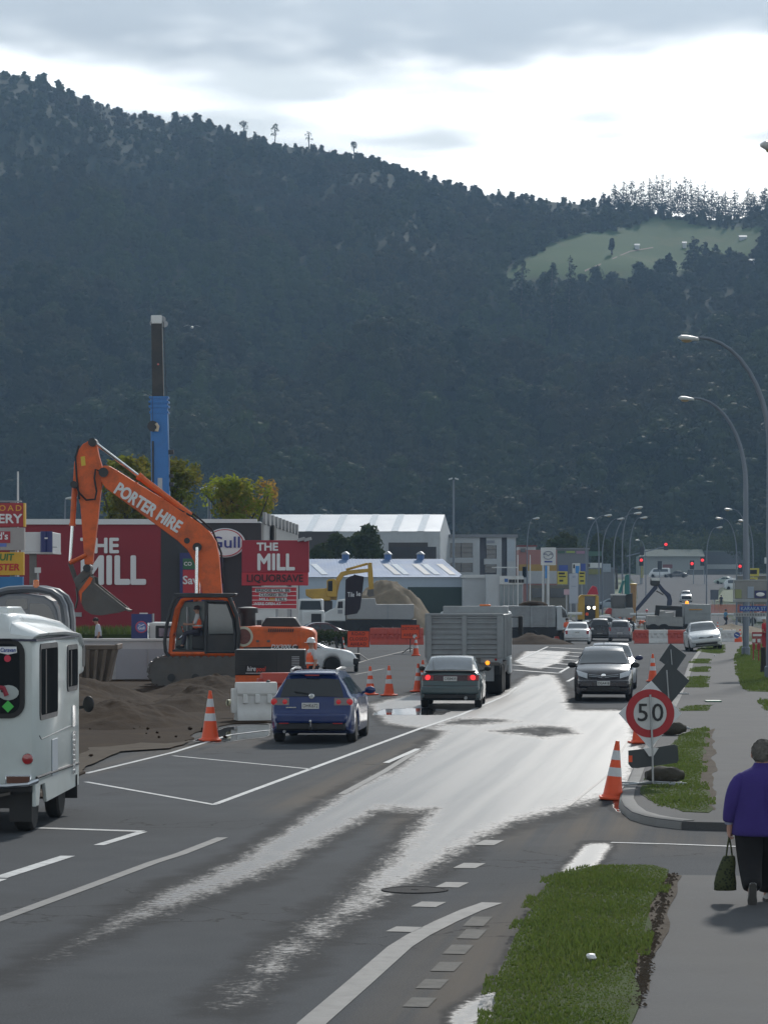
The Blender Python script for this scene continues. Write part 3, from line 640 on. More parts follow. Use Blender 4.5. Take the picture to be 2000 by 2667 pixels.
L_(named('pick', 'INT'), iop.inputs['Instance Index']); L_(cx.outputs[0], iop.inputs['Rotation']); L_(cs.outputs[0], iop.inputs['Scale']); L_(iop.outputs[0], go.inputs[0])
forest.modifiers.new('scatter', 'NODES').node_group = ng

# ---- single trees
def tree(name, label, loc, clumps, n, size, lm, trunk, group=None, seed=1, flat=.2, limbs=5, shared={}):
    rng = np.random.default_rng(seed); o = thing(name, label, 'tree', loc, 0, group)
    V, F = leaf_cloud(clumps, n, size, rng, flat); me = bpy.data.meshes.new('crown'); me.from_pydata(V, [], F); me.materials.append(lm); link('crown', me, o)
    mb = MB(); h, r_ = trunk; pts_ = [(0, 0, -.4)]+[(rng.uniform(-1, 1)*r_*.5*k, rng.uniform(-1, 1)*r_*.5*k, h*k/4) for k in range(1, 5)]; mb.tube(pts_, [r_*1.3, r_, r_*.8, r_*.6, r_*.35], 7)
    for k in range(limbs):
        c = clumps[rng.integers(0, len(clumps))][0]; z0_ = h*rng.uniform(.35, .8); mb.tube([(0, 0, z0_), (c[0]*.5, c[1]*.5, (z0_+c[2])/2+.1), c], [r_*.45, r_*.3, r_*.12], 5)
    mb.obj('trunk', BARK, o); return o
rt = np.random.default_rng(2)
def pine_clumps(h, r_, n=9, b0=.12): return [((rt.uniform(-.2, .2)*r_, rt.uniform(-.2, .2)*r_, h*(b0+(1-b0)*k/n)), (max(.25, r_*(1-k/n)**.8), max(.25, r_*(1-k/n)**.8), h*.55/n+.3)) for k in range(n)]
# larches along the skyline
larch = [(1570, 500, 22), (1583, 508, 17), (1600, 478, 30), (1622, 470, 46), (1645, 462, 58), (1668, 466, 60), (1690, 462, 62), (1710, 452, 74), (1725, 450, 78), (1745, 462, 68), (1765, 468, 70), (1783, 456, 84), (1800, 462, 80), (1818, 478, 66), (1834, 470, 74), (1852, 488, 58), (1870, 495, 46), (1888, 498, 50), (1912, 492, 58), (1945, 488, 58), (1962, 500, 44), (1990, 486, 44)]
ORD = ('first second third fourth fifth sixth seventh eighth ninth tenth eleventh twelfth thirteenth fourteenth fifteenth sixteenth seventeenth eighteenth nineteenth twentieth').split()+['twenty-first', 'twenty-second']
for i, (u, vt, hp) in enumerate(larch):
    yy = ridge_y(u)+4; z0_ = hill_z(xu(u, yy), yy); h = zv(vt, yy)-z0_; lb = ORD[i]
    tree('larch_tree', f'{lb} sparse larch from the left in the skyline row against white sky', (xu(u, yy), yy, z0_), pine_clumps(h, h*.22+1.2, 10, .2), 900, .5, LEAF_PINE, (h*.97, .16), 'larches along the ridge', 30+i, .6, 9)
for i, (u, vt, vb, w_, lb) in enumerate([(635, 312, 345, 38, 'leftmost of the four rounded trees poking above the left ridge'), (716, 322, 358, 36, 'second rounded tree from the left above the ridge'), (805, 338, 370, 34, 'thin see-through tree, third of four on the left ridge'), (922, 366, 394, 30, 'small upright tree, rightmost of four on the left ridge')]):
    yy = ridge_y(u)+2; x = xu(u, yy); z0_ = hill_z(x, yy); s = yy/FPX; h = zv(vt, yy)-z0_; r_ = w_*s/2
    tree('ridge_tree', lb, (x, yy, z0_), crown_clumps(rt, r_, h*.55, 5, h*.45), 170 if i != 2 else 70, .5, LEAF_HILL, (h*.8, .3), 'single trees on the ridge', 60+i)
# dark pines and round trees round the paddock
for i, (u, vb, vt, w_, lb, ty) in enumerate([(1435, 880, 680, 70, 'broad dark pine, left of the pair below the paddock', 'p'), (1480, 860, 664, 64, 'tallest dark pine just below the green paddock', 'p'), (1355, 820, 676, 74, 'hazy conifer at the left edge of the paddock', 'p'), (1682, 770, 706, 98, 'wide round dark tree at the bottom of the paddock', 'r'), (1737, 708, 658, 40, 'small conical pine standing alone right of the round tree', 'p'),
                                             (1800, 705, 612, 50, 'tall pointed conifer at the left end of the shelter belt', 'p'), (1832, 705, 628, 52, 'second conifer of the shelter belt by the paddock', 'p'), (1862, 705, 636, 50, 'third conifer of the shelter belt by the paddock', 'p'), (1892, 706, 642, 46, 'low conifer at the right end of the shelter belt', 'p'), (1590, 658, 618, 17, 'thin lone tree standing in the middle of the paddock', 'r'), (1985, 690, 585, 56, 'dark conifer cut by the right edge beside the paddock', 'p'), (830, 482, 415, 58, 'dark triangular pine on the upper left slope', 'p'), (1048, 516, 448, 54, 'dark triangular pine on the upper slope, right of its twin', 'p')]):
    q_ = hill_at(u, vb); s = q_.y/FPX; h = (vb-vt)*s*1.03; r_ = w_*s/2*1.15
    tree('conifer' if ty == 'p' else 'round_tree', lb, (q_.x, q_.y-6, q_.z-1), pine_clumps(h, r_*1.1, 9, .1) if ty == 'p' else crown_clumps(rt, r_, h*.85, 10, h*.12), 1500, .6, LEAF_PINE, (h*.9, .35), 'trees round the paddock', 90+i)
# farm sheds on the paddock
FARMW = mat('farm_shed_white', (.55, .56, .56), .6, 0, .1, 1)
FARMR = mat('farm_shed_roof', (.5, .52, .53), .5, 0, .1, 1)
for u, v, w_, h_, lb in [(1658, 648, 1.8, 1.3, 'tiny white shed in the middle of the paddock'), (1781, 645, 1.5, 1.8, 'small pale hut beside the shelter belt'), (1966, 690, 8.0, 1.6, 'long white farmhouse at the right edge of the hill'), (1933, 624, 3.0, 1.0, 'low grey farm shed high on the paddock')]:
    q_ = hill_at(u, v); o = thing('farm_shed', lb, 'shed', (q_.x, q_.y, q_.z), 0, 'sheds on the hill')
    MB().bb(-w_/2, w_/2, -1.5, 1.5, -1, h_).obj('wall', FARMW, o); MB().prism([(-1.8, h_), (1.8, h_), (0, h_+.9)], -w_/2-.3, w_/2+.3, 'x').obj('roof', FARMR, o)
poly = [hill_at(u, v) for u, v in [(1522, 706), (1560, 690), (1600, 672), (1640, 655), (1700, 645)]]; mb = MB()
mb.loft([[(q_.x, q_.y-1.3, hill_z(q_.x, q_.y-1.3)+.1), (q_.x, q_.y+1.3, hill_z(q_.x, q_.y+1.3)+.1)] for q_ in poly], cap=False, closed=False)
struct(mb.obj('farm_track', mat('farm_track_clay', (.22, .17, .12), .95, 0, .2, .2)))

# ---- haze: one closed box of thin even air
HZ_ = MB().bb(-640, 640, -60, 1690, -3, 372).obj('haze', GLASS, smooth=0)
hm = bpy.data.materials.new('haze_air'); hm.use_nodes = True; t = hm.node_tree; t.nodes.clear(); ho = t.nodes.new('ShaderNodeOutputMaterial'); pv = t.nodes.new('ShaderNodeVolumePrincipled')
pv.inputs['Color'].default_value = (.46, .70, 1.0, 1); pv.inputs['Density'].default_value = .00019; pv.inputs['Anisotropy'].default_value = .0
t.links.new(pv.outputs[0], ho.inputs['Volume']); HZ_.data.materials.clear(); HZ_.data.materials.append(hm); struct(HZ_, 'stuff'); HZ_['label'] = 'thin bluish haze filling the whole valley air'; HZ_['category'] = 'haze'
# ============================================================ vehicles
def chaikin(P, n=2):
    for _ in range(n):
        Q = [P[0]]
        for a, c in zip(P, P[1:]): Q += [(a[0]*.75+c[0]*.25, a[1]*.75+c[1]*.25), (a[0]*.25+c[0]*.75, a[1]*.25+c[1]*.75)]
        P = Q+[P[-1]]
    return P
WHEELS = {}
def wheel(parent, x, y, r, w=.19, rim=ALLOY, dual=False, spokes=5, world=None):
    """tyre with a spoked rim, axle along x"""
    key = (round(r, 2), w, rim.name, x > 0, dual)
    if key not in WHEELS:
        s = 1 if x > 0 else -1; mb = MB(); h = w/2
        mb.lathe([(r*.62, -h), (r*.9, -h), (r*.985, -h*.72), (r, -h*.3), (r, h*.3), (r*.985, h*.72), (r*.9, h), (r*.62, h)], ax='x', n=22)
        o1 = mb.obj('tyre', RUBBER); me1 = o1.data; bpy.data.objects.remove(o1)
        mb = MB(); f = s*h; mb.lathe([(r*.63, f*.95), (r*.6, f*.99), (r*.56, f*.6), (r*.2, f*.5), (r*.14, f*.85), (r*.02, f*.88)], ax='x', n=20)
        mb.lathe([(r*.62, -f*.4), (r*.02, -f*.42)], ax='x', n=14)
        for k in range(spokes):
            a = 2*PI*k/spokes; mb.box((f*.72, math.cos(a)*r*.36, math.sin(a)*r*.36), (h*.3, r*.14, r*.5), rot=Matrix.Rotation(a-PI/2, 3, 'X'))
        o2 = mb.obj('rim', rim); me2 = o2.data; bpy.data.objects.remove(o2); WHEELS[key] = (me1, me2)
    me1, me2 = WHEELS[key]
    t = link('wheel', me1, parent); t.location = (x, y, r); rm = link('rim', me2, t); return t

class Car:
    """a car body from its side silhouette; local axes: x across, y forward, rear at -L/2"""
    def __init__(s, name, label, loc, rz, L, W, prof_, belt, body, wb, rw=.31, zb=.2, plan=None, tumble=.36, bow=(.10, .14), cat='car', group=None, roll=0):
        s.root = thing(name, label, cat, loc, rz, group); s.root.rotation_euler = (0, roll, rz)
        s.L, s.W, s.belt, s.zb, s.rw, s.wb, s.tumble, s.bow = L, W/2, belt, zb, rw, wb, tumble, bow
        s.P = chaikin(prof_, 2); s.plan = plan or [(0, .86), (.12, .93), (.35, .98), (1.0, 1), (L-1.2, 1), (L-.5, .95), (L-.15, .84), (L, .72)]
        r_ = rw+.055; st = set(x for x, _ in s.P)
        for yw in wb:
            for k in range(-7, 8): st.add(yw+r_*math.sin(k/7*PI/2*.999))
        st |= set(np.linspace(0, L, 26)); st = sorted(x for x in st if 0 <= x <= L); st = [x for i, x in enumerate(st) if i == 0 or x-st[i-1] > .004]
        rings = []
        for q in st:
            hp = s.section(q); rings.append([s.pos(x, q, z) for x, z in hp]+[s.pos(-x, q, z) for x, z in hp[::-1][1:-1]])
        mb = MB(); mb.loft(rings); s.body = mb.obj('body', body, s.root, smooth=38)
    def top(s, q):
        for (a, za), (b, zb) in zip(s.P, s.P[1:]):
            if q <= b: return za+(zb-za)*((q-a)/(b-a) if b > a else 0)
        return s.P[-1][1]
    def w(s, q): return s.W*interp(s.plan, q)
    def bz(s, q): return min(s.belt[0]+(s.belt[1]-s.belt[0])*q/s.L, s.top(q)-.015)
    def section(s, q):
        w, zt, b = s.w(q), s.top(q), s.bz(q); g = max(0, zt-b-.02); zb = s.zb; r_ = s.rw+.055; za = zb
        for yw in s.wb:
            d = abs(q-yw)
            if d < r_: za = max(za, min(s.rw+math.sqrt(r_*r_-d*d), b-.1))
        e = min(q, s.L-q); zb += max(0, .10-e*.4)
        za = max(za, zb); wt = w-.07-s.tumble*g; k = min(1, g/.2)
        return [(0, zb), (w-.26, zb), (w-.25, za), (w-.035, za), (w-.008, za+.05), (w, za+.42*(b-za)), (w-.012, za+.72*(b-za)), (w-.03, b-.03), (w-.065, b),
                (w-.07-s.tumble*g*.5-.01, b+.5*g+.0), (wt-.005, b+.86*g), (wt-.05-.03*(1-k), zt-.008), (wt*.62, zt+.012), (0, zt+.02)]
    def pos(s, x, q, z):
        f = (x/s.W)**2; y = q-s.L/2
        if q < .7: y += s.bow[0]*f*(1-q/.7)
        if q > s.L-.9: y -= s.bow[1]*f*(1-(s.L-q)/.9)
        return Vector((x, y, z))
    def topz(s, x, q):
        P_ = s.section(q)[-3:]; x = abs(x)
        for (xa, za), (xb, zb_) in zip(P_, P_[1:]):
            if x >= xb: return zb_+(za-zb_)*min(1, (x-xb)/(xa-xb+1e-6))
        return P_[-1][1]
    def topx(s, q): return s.section(q)[-3][0]
    def screen(s, name, m, q0, q1, k0=.93, k1=.93, off=.012, parent=None):
        def f(a, c):
            q = q0+(q1-q0)*c; k = k0+(k1-k0)*c; x = (2*a-1)*k*s.topx(q); p = s.pos(x, q, s.topz(x, q)); d = (s.top(q+.02)-s.top(q-.02))/.04
            nrm = Vector((0, -d, 1)).normalized(); return p+nrm*off
        return MB().grid(f, 10, 8).obj(name, m, parent or s.root, smooth=60)
    def side(s, name, m, qa0, qb0, qa1, qb1, f0=.1, f1=.9, off=.01, parent=None):
        """window on both flanks: bottom from qa0 to qb0, top from qa1 to qb1"""
        for sg in (-1, 1):
            mb = MB()
            def f(a, c):
                ff = f0+(f1-f0)*c; q = (qa0+(qa1-qa0)*c)*(1-a)+(qb0+(qb1-qb0)*c)*a; S = s.section(q); A, B, C = S[8], S[9], S[10]
                (xa, za), (xb, zb_), tt = (A, B, ff*2) if ff < .5 else (B, C, ff*2-1)
                return s.pos(sg*(xa+(xb-xa)*tt+off), q, za+(zb_-za)*tt)
            mb.grid(f, 8, 5); o = mb.obj(name, m, parent or s.root, smooth=60)
        return o
    def q_of_z(s, z, rear=True):
        P_ = s.P if rear else s.P[::-1]; best = P_[0][0]
        for (a, za), (b, zb_) in zip(P_, P_[1:]):
            if za <= z <= zb_: return a+(b-a)*((z-za)/(zb_-za) if zb_ > za else 0)
        return best
    def face(s, name, m, x0, x1, z0, z1, rear=True, off=.008, both=False, parent=None, skew=0, nx=6, q0=None):
        """patch on the rear or front face"""
        out = []
        for sg in ((1, -1) if both else (1,)):
            def f(a, c):
                z = z0+(z1-z0)*c; x = sg*(x0+(x1-x0)*a); z += skew*a; q = s.q_of_z(z, rear) if q0 is None else q0; q = min(max(q, .0), s.L)
                xl = s.w(q)-.01; p = s.pos(max(-xl, min(xl, x)), q, z); p.y += -off if rear else off; return p
            out.append(MB().grid(f, nx, 4).obj(name, m, parent or s.root, smooth=60))
        return out
    def box(s, name, m, x, q, z, d, parent=None, both=False, bev=.01, rot=None):
        for sg in ((1, -1) if both else (1,)):
            mb = MB().box((sg*x, q-s.L/2, z), d, rot=rot); o = mb.obj(name, m, parent or s.root, smooth=30, bev=bev)
        return o
    def wheels(s, rim=ALLOY, w=.2):
        for q in s.wb:
            for sg in (-1, 1): wheel(s.root, sg*(s.W-w/2-.025), q-s.L/2, s.rw, w, rim)
    def mirrors(s, q, z, m, d=(.2, .1, .14)):
        for sg in (-1, 1):
            mb = MB(); mb.ball((sg*(s.w(q)+.06), q-s.L/2, z), (d[0]/2, d[1]/2, d[2]/2), 10, 6); mb.tube([(sg*(s.w(q)-.1), q-s.L/2, z-.05), (sg*(s.w(q)+.03), q-s.L/2, z-.03)], .025, 6); mb.obj('mirror', m, s.root)
    def plate(s, text, x, z, rear=True, w=.36, h=.125, off=.03, q=None):
        q = s.q_of_z(z, rear) if q is None else q; y = q-s.L/2+(-off if rear else off); o = MB().box((x, y, z), (w, .012, h)).obj('number_plate', PLATE, s.root, bev=.004)
        txt(text, o, (x, y+(-.007 if rear else .007), z), h*.86, BLACKP, (PI/2, 0, 0 if rear else PI), .008, w*.86, .002, world=False)
    def shutline(s, q, z0, z1, m=BLACK):
        for sg in (-1, 1):
            mb = MB()
            for k in range(5):
                za, zc = z0+(z1-z0)*k/5, z0+(z1-z0)*(k+1)/5
                mb.add([s.pos(sg*(s.w(q)+.002), q-.006, za), s.pos(sg*(s.w(q)+.002), q+.006, za), s.pos(sg*(s.w(q)+.002), q+.006, zc), s.pos(sg*(s.w(q)+.002), q-.006, zc)], [(0, 1, 2, 3)])
            mb.obj('door_gap', m, s.root, smooth=0)

def place(u, v, off=0):
    q = G(u, v); return q
def carloc(u, v, L, ang, rear=True):
    """centre of a car whose near end stands at pixel (u, v) on the road"""
    q = G(u, v); k = L/2; return Vector((q.x+math.sin(ang)*k, q.y+math.cos(ang)*k, prof(q.y+k*.3)))
WAG = lambda L: [(0, .42), (.02, .60), (.05, .66), (.10, .72), (.15, .93), (.34, 1.35), (.40, 1.44), (.62, 1.475), (1.4, 1.50), (2.2, 1.47), (2.55, 1.41), (3.45, .99), (3.6, .95), (4.3, .84), (4.55, .74), (4.66, .60), (L, .45)]

# ---- blue station wagon, nearest car on the road
a = R(4.6); BLUEP = paint('deep_blue_paint', (.008, .028, .135), damt=.12, rough=.22)
c = Car('station_wagon', 'dark blue station wagon seen from behind, nearest car on the road', carloc(810, 1938, 4.7, a), -a, 4.7, 1.78, WAG(4.7), (.98, .90), BLUEP, (.98, 3.68), .315, .21, tumble=.52)
c.screen('rear_window', GLASS, .17, .335, .95, .95); c.screen('windscreen', GLASS, 2.62, 3.42, .95, .97)
c.side('side_window', GLASS, .62, 1.45, .75, 1.42, .12, .86); c.side('side_window', GLASS, 1.5, 2.35, 1.48, 2.3, .1, .88); c.side('side_window', GLASS, 2.42, 3.3, 2.38, 2.7, .1, .88)
c.box('spoiler', BLUEP, 0, .33, 1.45, (1.0, .16, .04), bev=.015)
c.box('brake_lamp', REDL, 0, .255, 1.42, (.3, .02, .03))
c.box('bumper', BLUEP, 0, .02, .53, (1.5, .12, .2), bev=.05); c.box('lower_bumper', BLACK, 0, .04, .36, (1.44, .12, .16), bev=.04)
for sg in (1, -1):
    for x0, x1, m, nm in ((.43, .60, LAMPG, 'tail_light'), (.60, .86, LAMPG, 'tail_light')):
        pass
    tl = c.face('tail_light', mat('tail_lamp_smoked', (.2, .17, .17), .15, .2, .15, 6, coat=.8), sg*.47, sg*.87, .80, .955, off=.012)[0]
    for x, m, r_ in ((.56, REDLIT if 0 else REDBRK, .052), (.79, REDBRK, .068)):
        q = c.q_of_z(.87); p = c.pos(sg*x, q, .87); o = MB().lathe([(r_, 0), (r_*.95, -.012), (r_*.3, -.016), (.001, -.016)], (p.x, p.y-.014, p.z), 'y', 14).obj('lamp_lens', m, tl)
    c.box('reflector', REDL, sg*.56, -.045, .43, (.2, .012, .025))
c.plate('DHK672', -.02, .79)
c.face('plate_recess', BLUEP, -.32, .32, .70, .86, off=.002)
lg = MB(); lg.lathe([(.058, 0), (.058, -.01), (.044, -.012), (.044, -.004)], (0, c.q_of_z(.98)-2.35-.03, .985), 'y', 18)
lo = lg.obj('badge', CHROME, c.root); MB().tube([(-.05, 0, .02), (-.02, 0, .012), (0, 0, -.012), (.02, 0, .012), (.05, 0, .02)], .006, 6).obj('badge_wing', CHROME, lo).location = (0, c.q_of_z(.98)-2.35-.04, .985)
c.wheels(); c.mirrors(3.28, 1.02, BLUEP, (.24, .12, .16))
for sg in (-1, 1):
    MB().tube([(sg*.47, -1.85+.1, 1.475), (sg*.475, -1.75, 1.525), (sg*.49, -.9, 1.55), (sg*.485, .05, 1.52), (sg*.47, .12, 1.48)], .022, 7).obj('roof_rail', ALLOY, c.root)
c.box('towbar', BLACK, 0, -.04, .33, (.07, .2, .06)); MB().tube([(0, -2.45, .33), (0, -2.46, .46)], .022, 7).ball((0, -2.46, .48), .03).obj('tow_ball', CHROME, c.root)
MB().tube([(-.55, -2.25, .27), (-.55, -2.42, .26)], .03, 9).obj('exhaust', STEEL, c.root)
MB().tube([(.05, -2.20, 1.02), (-.36, -2.17, 1.08)], .012, 5).obj('rear_wiper', BLACK, c.root)
MB().bb(.62, .7, -.1, .1, .8, .82).obj('door_handle', BLUEP, c.root); c.shutline(1.46, .35, .95); c.shutline(2.38, .35, .93)
MB().box((-.42, c.q_of_z(.76)-2.35-.012, .755), (.22, .008, .025)).obj('badge', CHROME, c.root)

# ---- green hatchback with brake lights on
a = R(3.8); GRNP = paint('grey_green_paint', (.06, .095, .10), damt=.2, rough=.25)
H5 = [(0, .42), (.02, .58), (.06, .66), (.10, .92), (.16, .98), (.30, 1.0), (.95, 1.30), (1.25, 1.36), (1.9, 1.385), (2.4, 1.34), (3.25, .96), (4.0, .84), (4.3, .72), (4.43, .58), (4.45, .45)]
c = Car('hatchback_car', 'grey green liftback car with glowing brake lights behind the tip truck', carloc(1172, 1846, 4.45, a), -a, 4.45, 1.69, H5, (.93, .88), GRNP, (.85, 3.45), .30, .22)
c.screen('rear_window', mat('sky_reflecting_glass', (.10, .12, .14), .08, .0, .4, 2.0, spec=1.0, rvar=.02), .30, 1.08, .88, .92); c.screen('windscreen', GLASS, 2.45, 3.2, .95, .97)
c.side('side_window', GLASS, .75, 1.7, 1.2, 1.68, .12, .84); c.side('side_window', GLASS, 1.76, 2.95, 1.74, 2.4, .1, .86)
c.face('lamp_band', mat('dark_lamp_band', (.05, .01, .012), .2, 0, .2, 5, coat=.7), -.80, .80, .745, .90, off=.008)
for sg in (1, -1):
    tl = c.face('tail_light', REDL, sg*.46, sg*.80, .76, .89, off=.014)[0]; q = c.q_of_z(.84); p = c.pos(sg*.60, q, .83)
    MB().lathe([(.075, 0), (.06, -.012), (.001, -.014)], (p.x, p.y-.016, p.z), 'y', 14).obj('lamp_lens', REDLIT, tl)
c.box('spoiler', BLACK, 0, .16, 1.0, (1.36, .14, .05), bev=.015); c.plate('OE8439', 0, .80, off=.03)
c.box('bumper', GRNP, 0, .02, .50, (1.56, .14, .22), bev=.05); c.face('bumper_trim', BLACK, -.74, .74, .59, .62, off=.055)
c.box('lower_bumper', BLACK, 0, .08, .33, (1.4, .14, .14), bev=.03)
MB().tube([(.42, -2.1, .3), (.42, -2.28, .29)], .045, 10).obj('exhaust', STEEL, c.root); c.wheels(ALLOY, .19); c.mirrors(3.0, 1.0, BLACK)
c.shutline(1.72, .35, .92)
MB().tube([(-.45, -1.95, 1.02), (-.5, -1.35, 1.27)], .01, 5).obj('rear_wiper', BLACK, c.root)

# ---- oncoming dark hatchback
a = R(4.2); PLUM = paint('black_plum_paint', (.018, .015, .020), damt=.15, rough=.18)
HT = [(0, .42), (.03, .62), (.08, .8), (.25, 1.05), (.55, 1.42), (.9, 1.50), (1.8, 1.54), (2.45, 1.46), (3.15, 1.06), (3.35, 1.0), (3.85, .90), (4.08, .76), (4.18, .62), (4.22, .45)]
q = G(1571, 1828); loc = Vector((q.x+math.sin(a)*2.1, q.y+2.1*math.cos(a), 0))
c = Car('hatchback_car', 'oncoming black hatchback with clear headlights, foremost in the right lane', loc, PI-a, 4.22, 1.69, HT, (1.0, .95), PLUM, (.82, 3.40), .30, .2, plan=[(0, .85), (.3, .97), (1.0, 1), (3.1, 1), (3.7, .96), (4.05, .88), (4.22, .78)], bow=(.1, .2))
c.screen('windscreen', SKYGLASS, 2.52, 3.18, .97, 1.02); c.screen('rear_window', GLASS, .28, .52)
c.side('side_window', GLASS, .6, 1.5, .85, 1.5, .12, .86); c.side('side_window', GLASS, 1.56, 2.9, 1.56, 2.45, .1, .86)
for sg in (1, -1):
    hl = c.face('headlight', LAMPG, sg*.46, sg*.80, .66, .80, rear=False, off=.014, skew=.10)[0]
c.face('grille', mat('grille_black', (.012, .012, .013), .4, 0, .3, 20), -.44, .44, .68, .78, rear=False, off=.012)
for z in (.70, .745): MB().tube([(-.42, 2.07, z+.03), (-.1, 2.11, z), (.1, 2.11, z), (.42, 2.07, z+.03)], .010, 6).obj('grille_bar', CHROME, c.root)
MB().lathe([(.065, 0), (.065, .015), (.045, .02), (.001, .02)], (0, 2.105, .745), 'y', 16).obj('badge', CHROME, c.root)
c.box('bumper', PLUM, 0, 4.16, .50, (1.46, .18, .24), bev=.07); c.box('lower_grille', BLACK, 0, 4.24, .38, (.9, .04, .1)); c.plate('DGA418', 0, .53, False, off=.16, q=4.13)
c.wheels(ALLOY, .19); c.mirrors(3.0, 1.02, BLACK, (.26, .12, .17)); c.box('roof_aerial', BLACK, 0, .8, 1.58, (.015, .015, .16))
for sg in (-1, 1): MB().tube([(sg*.1-.05, 1.1, 1.03), (sg*.1-.5, .98, 1.09)], .01, 5).obj('wiper', BLACK, c.root)

# ---- saloon behind it
a = R(4.2); SILB = paint('silver_blue_paint', (.22, .25, .31), rough=.25)
SED = [(0, .42), (.03, .62), (.06, .82), (.12, .96), (.6, .99), (.75, 1.0), (1.35, 1.36), (1.7, 1.43), (2.3, 1.44), (2.6, 1.40), (3.35, .97), (4.1, .84), (4.4, .72), (4.5, .58), (4.52, .45)]
q = G(1590, 1796); loc = Vector((q.x+math.sin(a)*2.2, q.y+2.2, 0))
c = Car('saloon_car', 'silver blue saloon following close behind the oncoming black hatchback', loc, PI-a, 4.52, 1.70, SED, (.93, .89), SILB, (.9, 3.5), .30, .2)
c.screen('windscreen', SKYGLASS, 2.62, 3.32, .96, 1.0); c.screen('rear_window', GLASS, .78, 1.3); c.side('side_window', GLASS, 1.1, 1.95, 1.45, 1.9); c.side('side_window', GLASS, 2.0, 3.1, 1.97, 2.55)
for sg in (1, -1): c.face('headlight', LAMPG, sg*.42, sg*.78, .62, .76, rear=False)
c.face('grille', BLACK, -.4, .4, .62, .74, rear=False); c.wheels(ALLOY, .19); c.mirrors(3.05, .98, mat('navy_mirror', (.02, .025, .08), .3), (.26, .12, .16))

# ---- white saloon waiting at the works
a = R(5.0); WHT = paint('white_car_paint', (.62, .65, .66), damt=.12)
c = Car('saloon_car', 'white saloon seen from behind, last in the queue at the roadworks', carloc(1502, 1679, 4.5, a), -a, 4.5, 1.70, SED, (.95, .89), WHT, (.95, 3.55), .30, .2)
c.screen('rear_window', SKYGLASS, .80, 1.32, .9, .93); c.screen('windscreen', GLASS, 2.65, 3.32); c.side('side_window', GLASS, 1.1, 1.95, 1.45, 1.9); c.side('side_window', GLASS, 2.0, 3.1, 1.97, 2.55)
for sg in (1, -1): tl = c.face('tail_light', REDL, sg*.60, sg*.84, .68, .90, off=.012)[0]
c.plate('YH2167', 0, .80); c.box('bumper', WHT, 0, .02, .5, (1.56, .14, .2), bev=.05); c.face('bumper_trim', STEEL, -.74, .74, .6, .63, off=.06); c.wheels(ALLOY, .19); c.mirrors(3.05, .98, WHT)

HSM = [(0, .42), (.02, .62), (.05, .85), (.12, 1.0), (.32, 1.38), (.5, 1.46), (1.5, 1.52), (2.1, 1.46), (2.8, 1.04), (3.4, .9), (3.7, .75), (3.85, .45)]
for u, v, nm, lb, pn, h in ((1561, 1670, 'hatchback_car', 'black hatchback in the queue, right of the white saloon', paint('jet_black_paint', (.012, .013, .014)), 1.06), (1613, 1671, 'hatchback_car', 'small grey hatchback at the right of the queue', paint('mid_grey_paint', (.17, .175, .19)), 1.0)):
    a = R(6); c = Car(nm, lb, carloc(u, v, 3.85, a), -a, 3.85, 1.66, [(p_, q_*h) for p_, q_ in HSM], (.96, .92), pn, (.62, 3.0), .29, .2, bow=(.06, .1))
    c.screen('rear_window', GLASS, .13, .31, .9, .93); c.screen('windscreen', GLASS, 2.15, 2.75); c.side('side_window', GLASS, .5, 1.3, .6, 1.28); c.side('side_window', GLASS, 1.35, 2.5, 1.35, 2.05)
    for sg in (1, -1): c.face('tail_light', REDL, sg*.62, sg*.82, .74, .98, off=.012)
    c.plate('CUB53', 0, .58 if u > 1600 else .5, q=.0); c.box('bumper', pn, 0, .02, .48, (1.5, .12, .2), bev=.05); c.wheels(ALLOY, .18); c.mirrors(2.55, 1.02, BLACK)

# ---- white saloon parked half on the grass
q = G(1829, 1697); a = R(8)
c = Car('saloon_car', 'white saloon parked tilted with two wheels up on the grass', Vector((q.x+.25, q.y+2.0, prof(q.y+2)+.05)), PI-R(1), 4.52, 1.70, SED, (.93, .89), WHT, (.9, 3.5), .30, .2, roll=R(5.5))
c.screen('windscreen', SKYGLASS, 2.62, 3.32, .96, 1.0); c.screen('rear_window', GLASS, .78, 1.3); c.side('side_window', GLASS, 1.1, 1.95, 1.45, 1.9); c.side('side_window', GLASS, 2.0, 3.1, 1.97, 2.55)
for sg in (1, -1): c.face('headlight', LAMPG, sg*.40, sg*.80, .62, .75, rear=False, off=.014)
c.face('grille', BLACK, -.38, .38, .64, .73, rear=False, off=.014); c.box('bumper', WHT, 0, 4.42, .5, (1.5, .18, .2), bev=.06); c.box('lower_grille', BLACK, 0, 4.5, .36, (1.1, .05, .1)); c.wheels(ALLOY, .19); c.mirrors(3.05, .98, WHT)

# ---- cars far off
def far_car(name, label, x, y, rz, L, W, P_, belt, pn, wb, rw=.3, z=None, group='distant vehicles'):
    c = Car(name, label, Vector((x, y, prof(y) if z is None else z)), rz, L, W, P_, belt, pn, wb, rw, .2, group=group)
    c.wheels(ALLOY, .19); return c
def sedan_glass(c):
    c.screen('windscreen', SKYGLASS, 2.62, 3.3); c.screen('rear_window', GLASS, .8, 1.3); c.side('side_window', GLASS, 1.1, 1.95, 1.45, 1.9); c.side('side_window', GLASS, 2.0, 3.1, 1.97, 2.55)
c = far_car('saloon_car', 'white car side-on below the tall silver sign', xu(1474, 222), 222, R(-82), 4.5, 1.7, SED, (.93, .89), WHT, (.9, 3.5)); sedan_glass(c)
c = far_car('saloon_car', 'white car with a square board on its roof behind the amber beacon', xu(1452, 236), 236, R(-85), 4.5, 1.7, SED, (.93, .89), WHT, (.9, 3.5)); sedan_glass(c); c.box('roof_board', WHITE, 0, 2.1, 1.66, (.5, .5, .4))
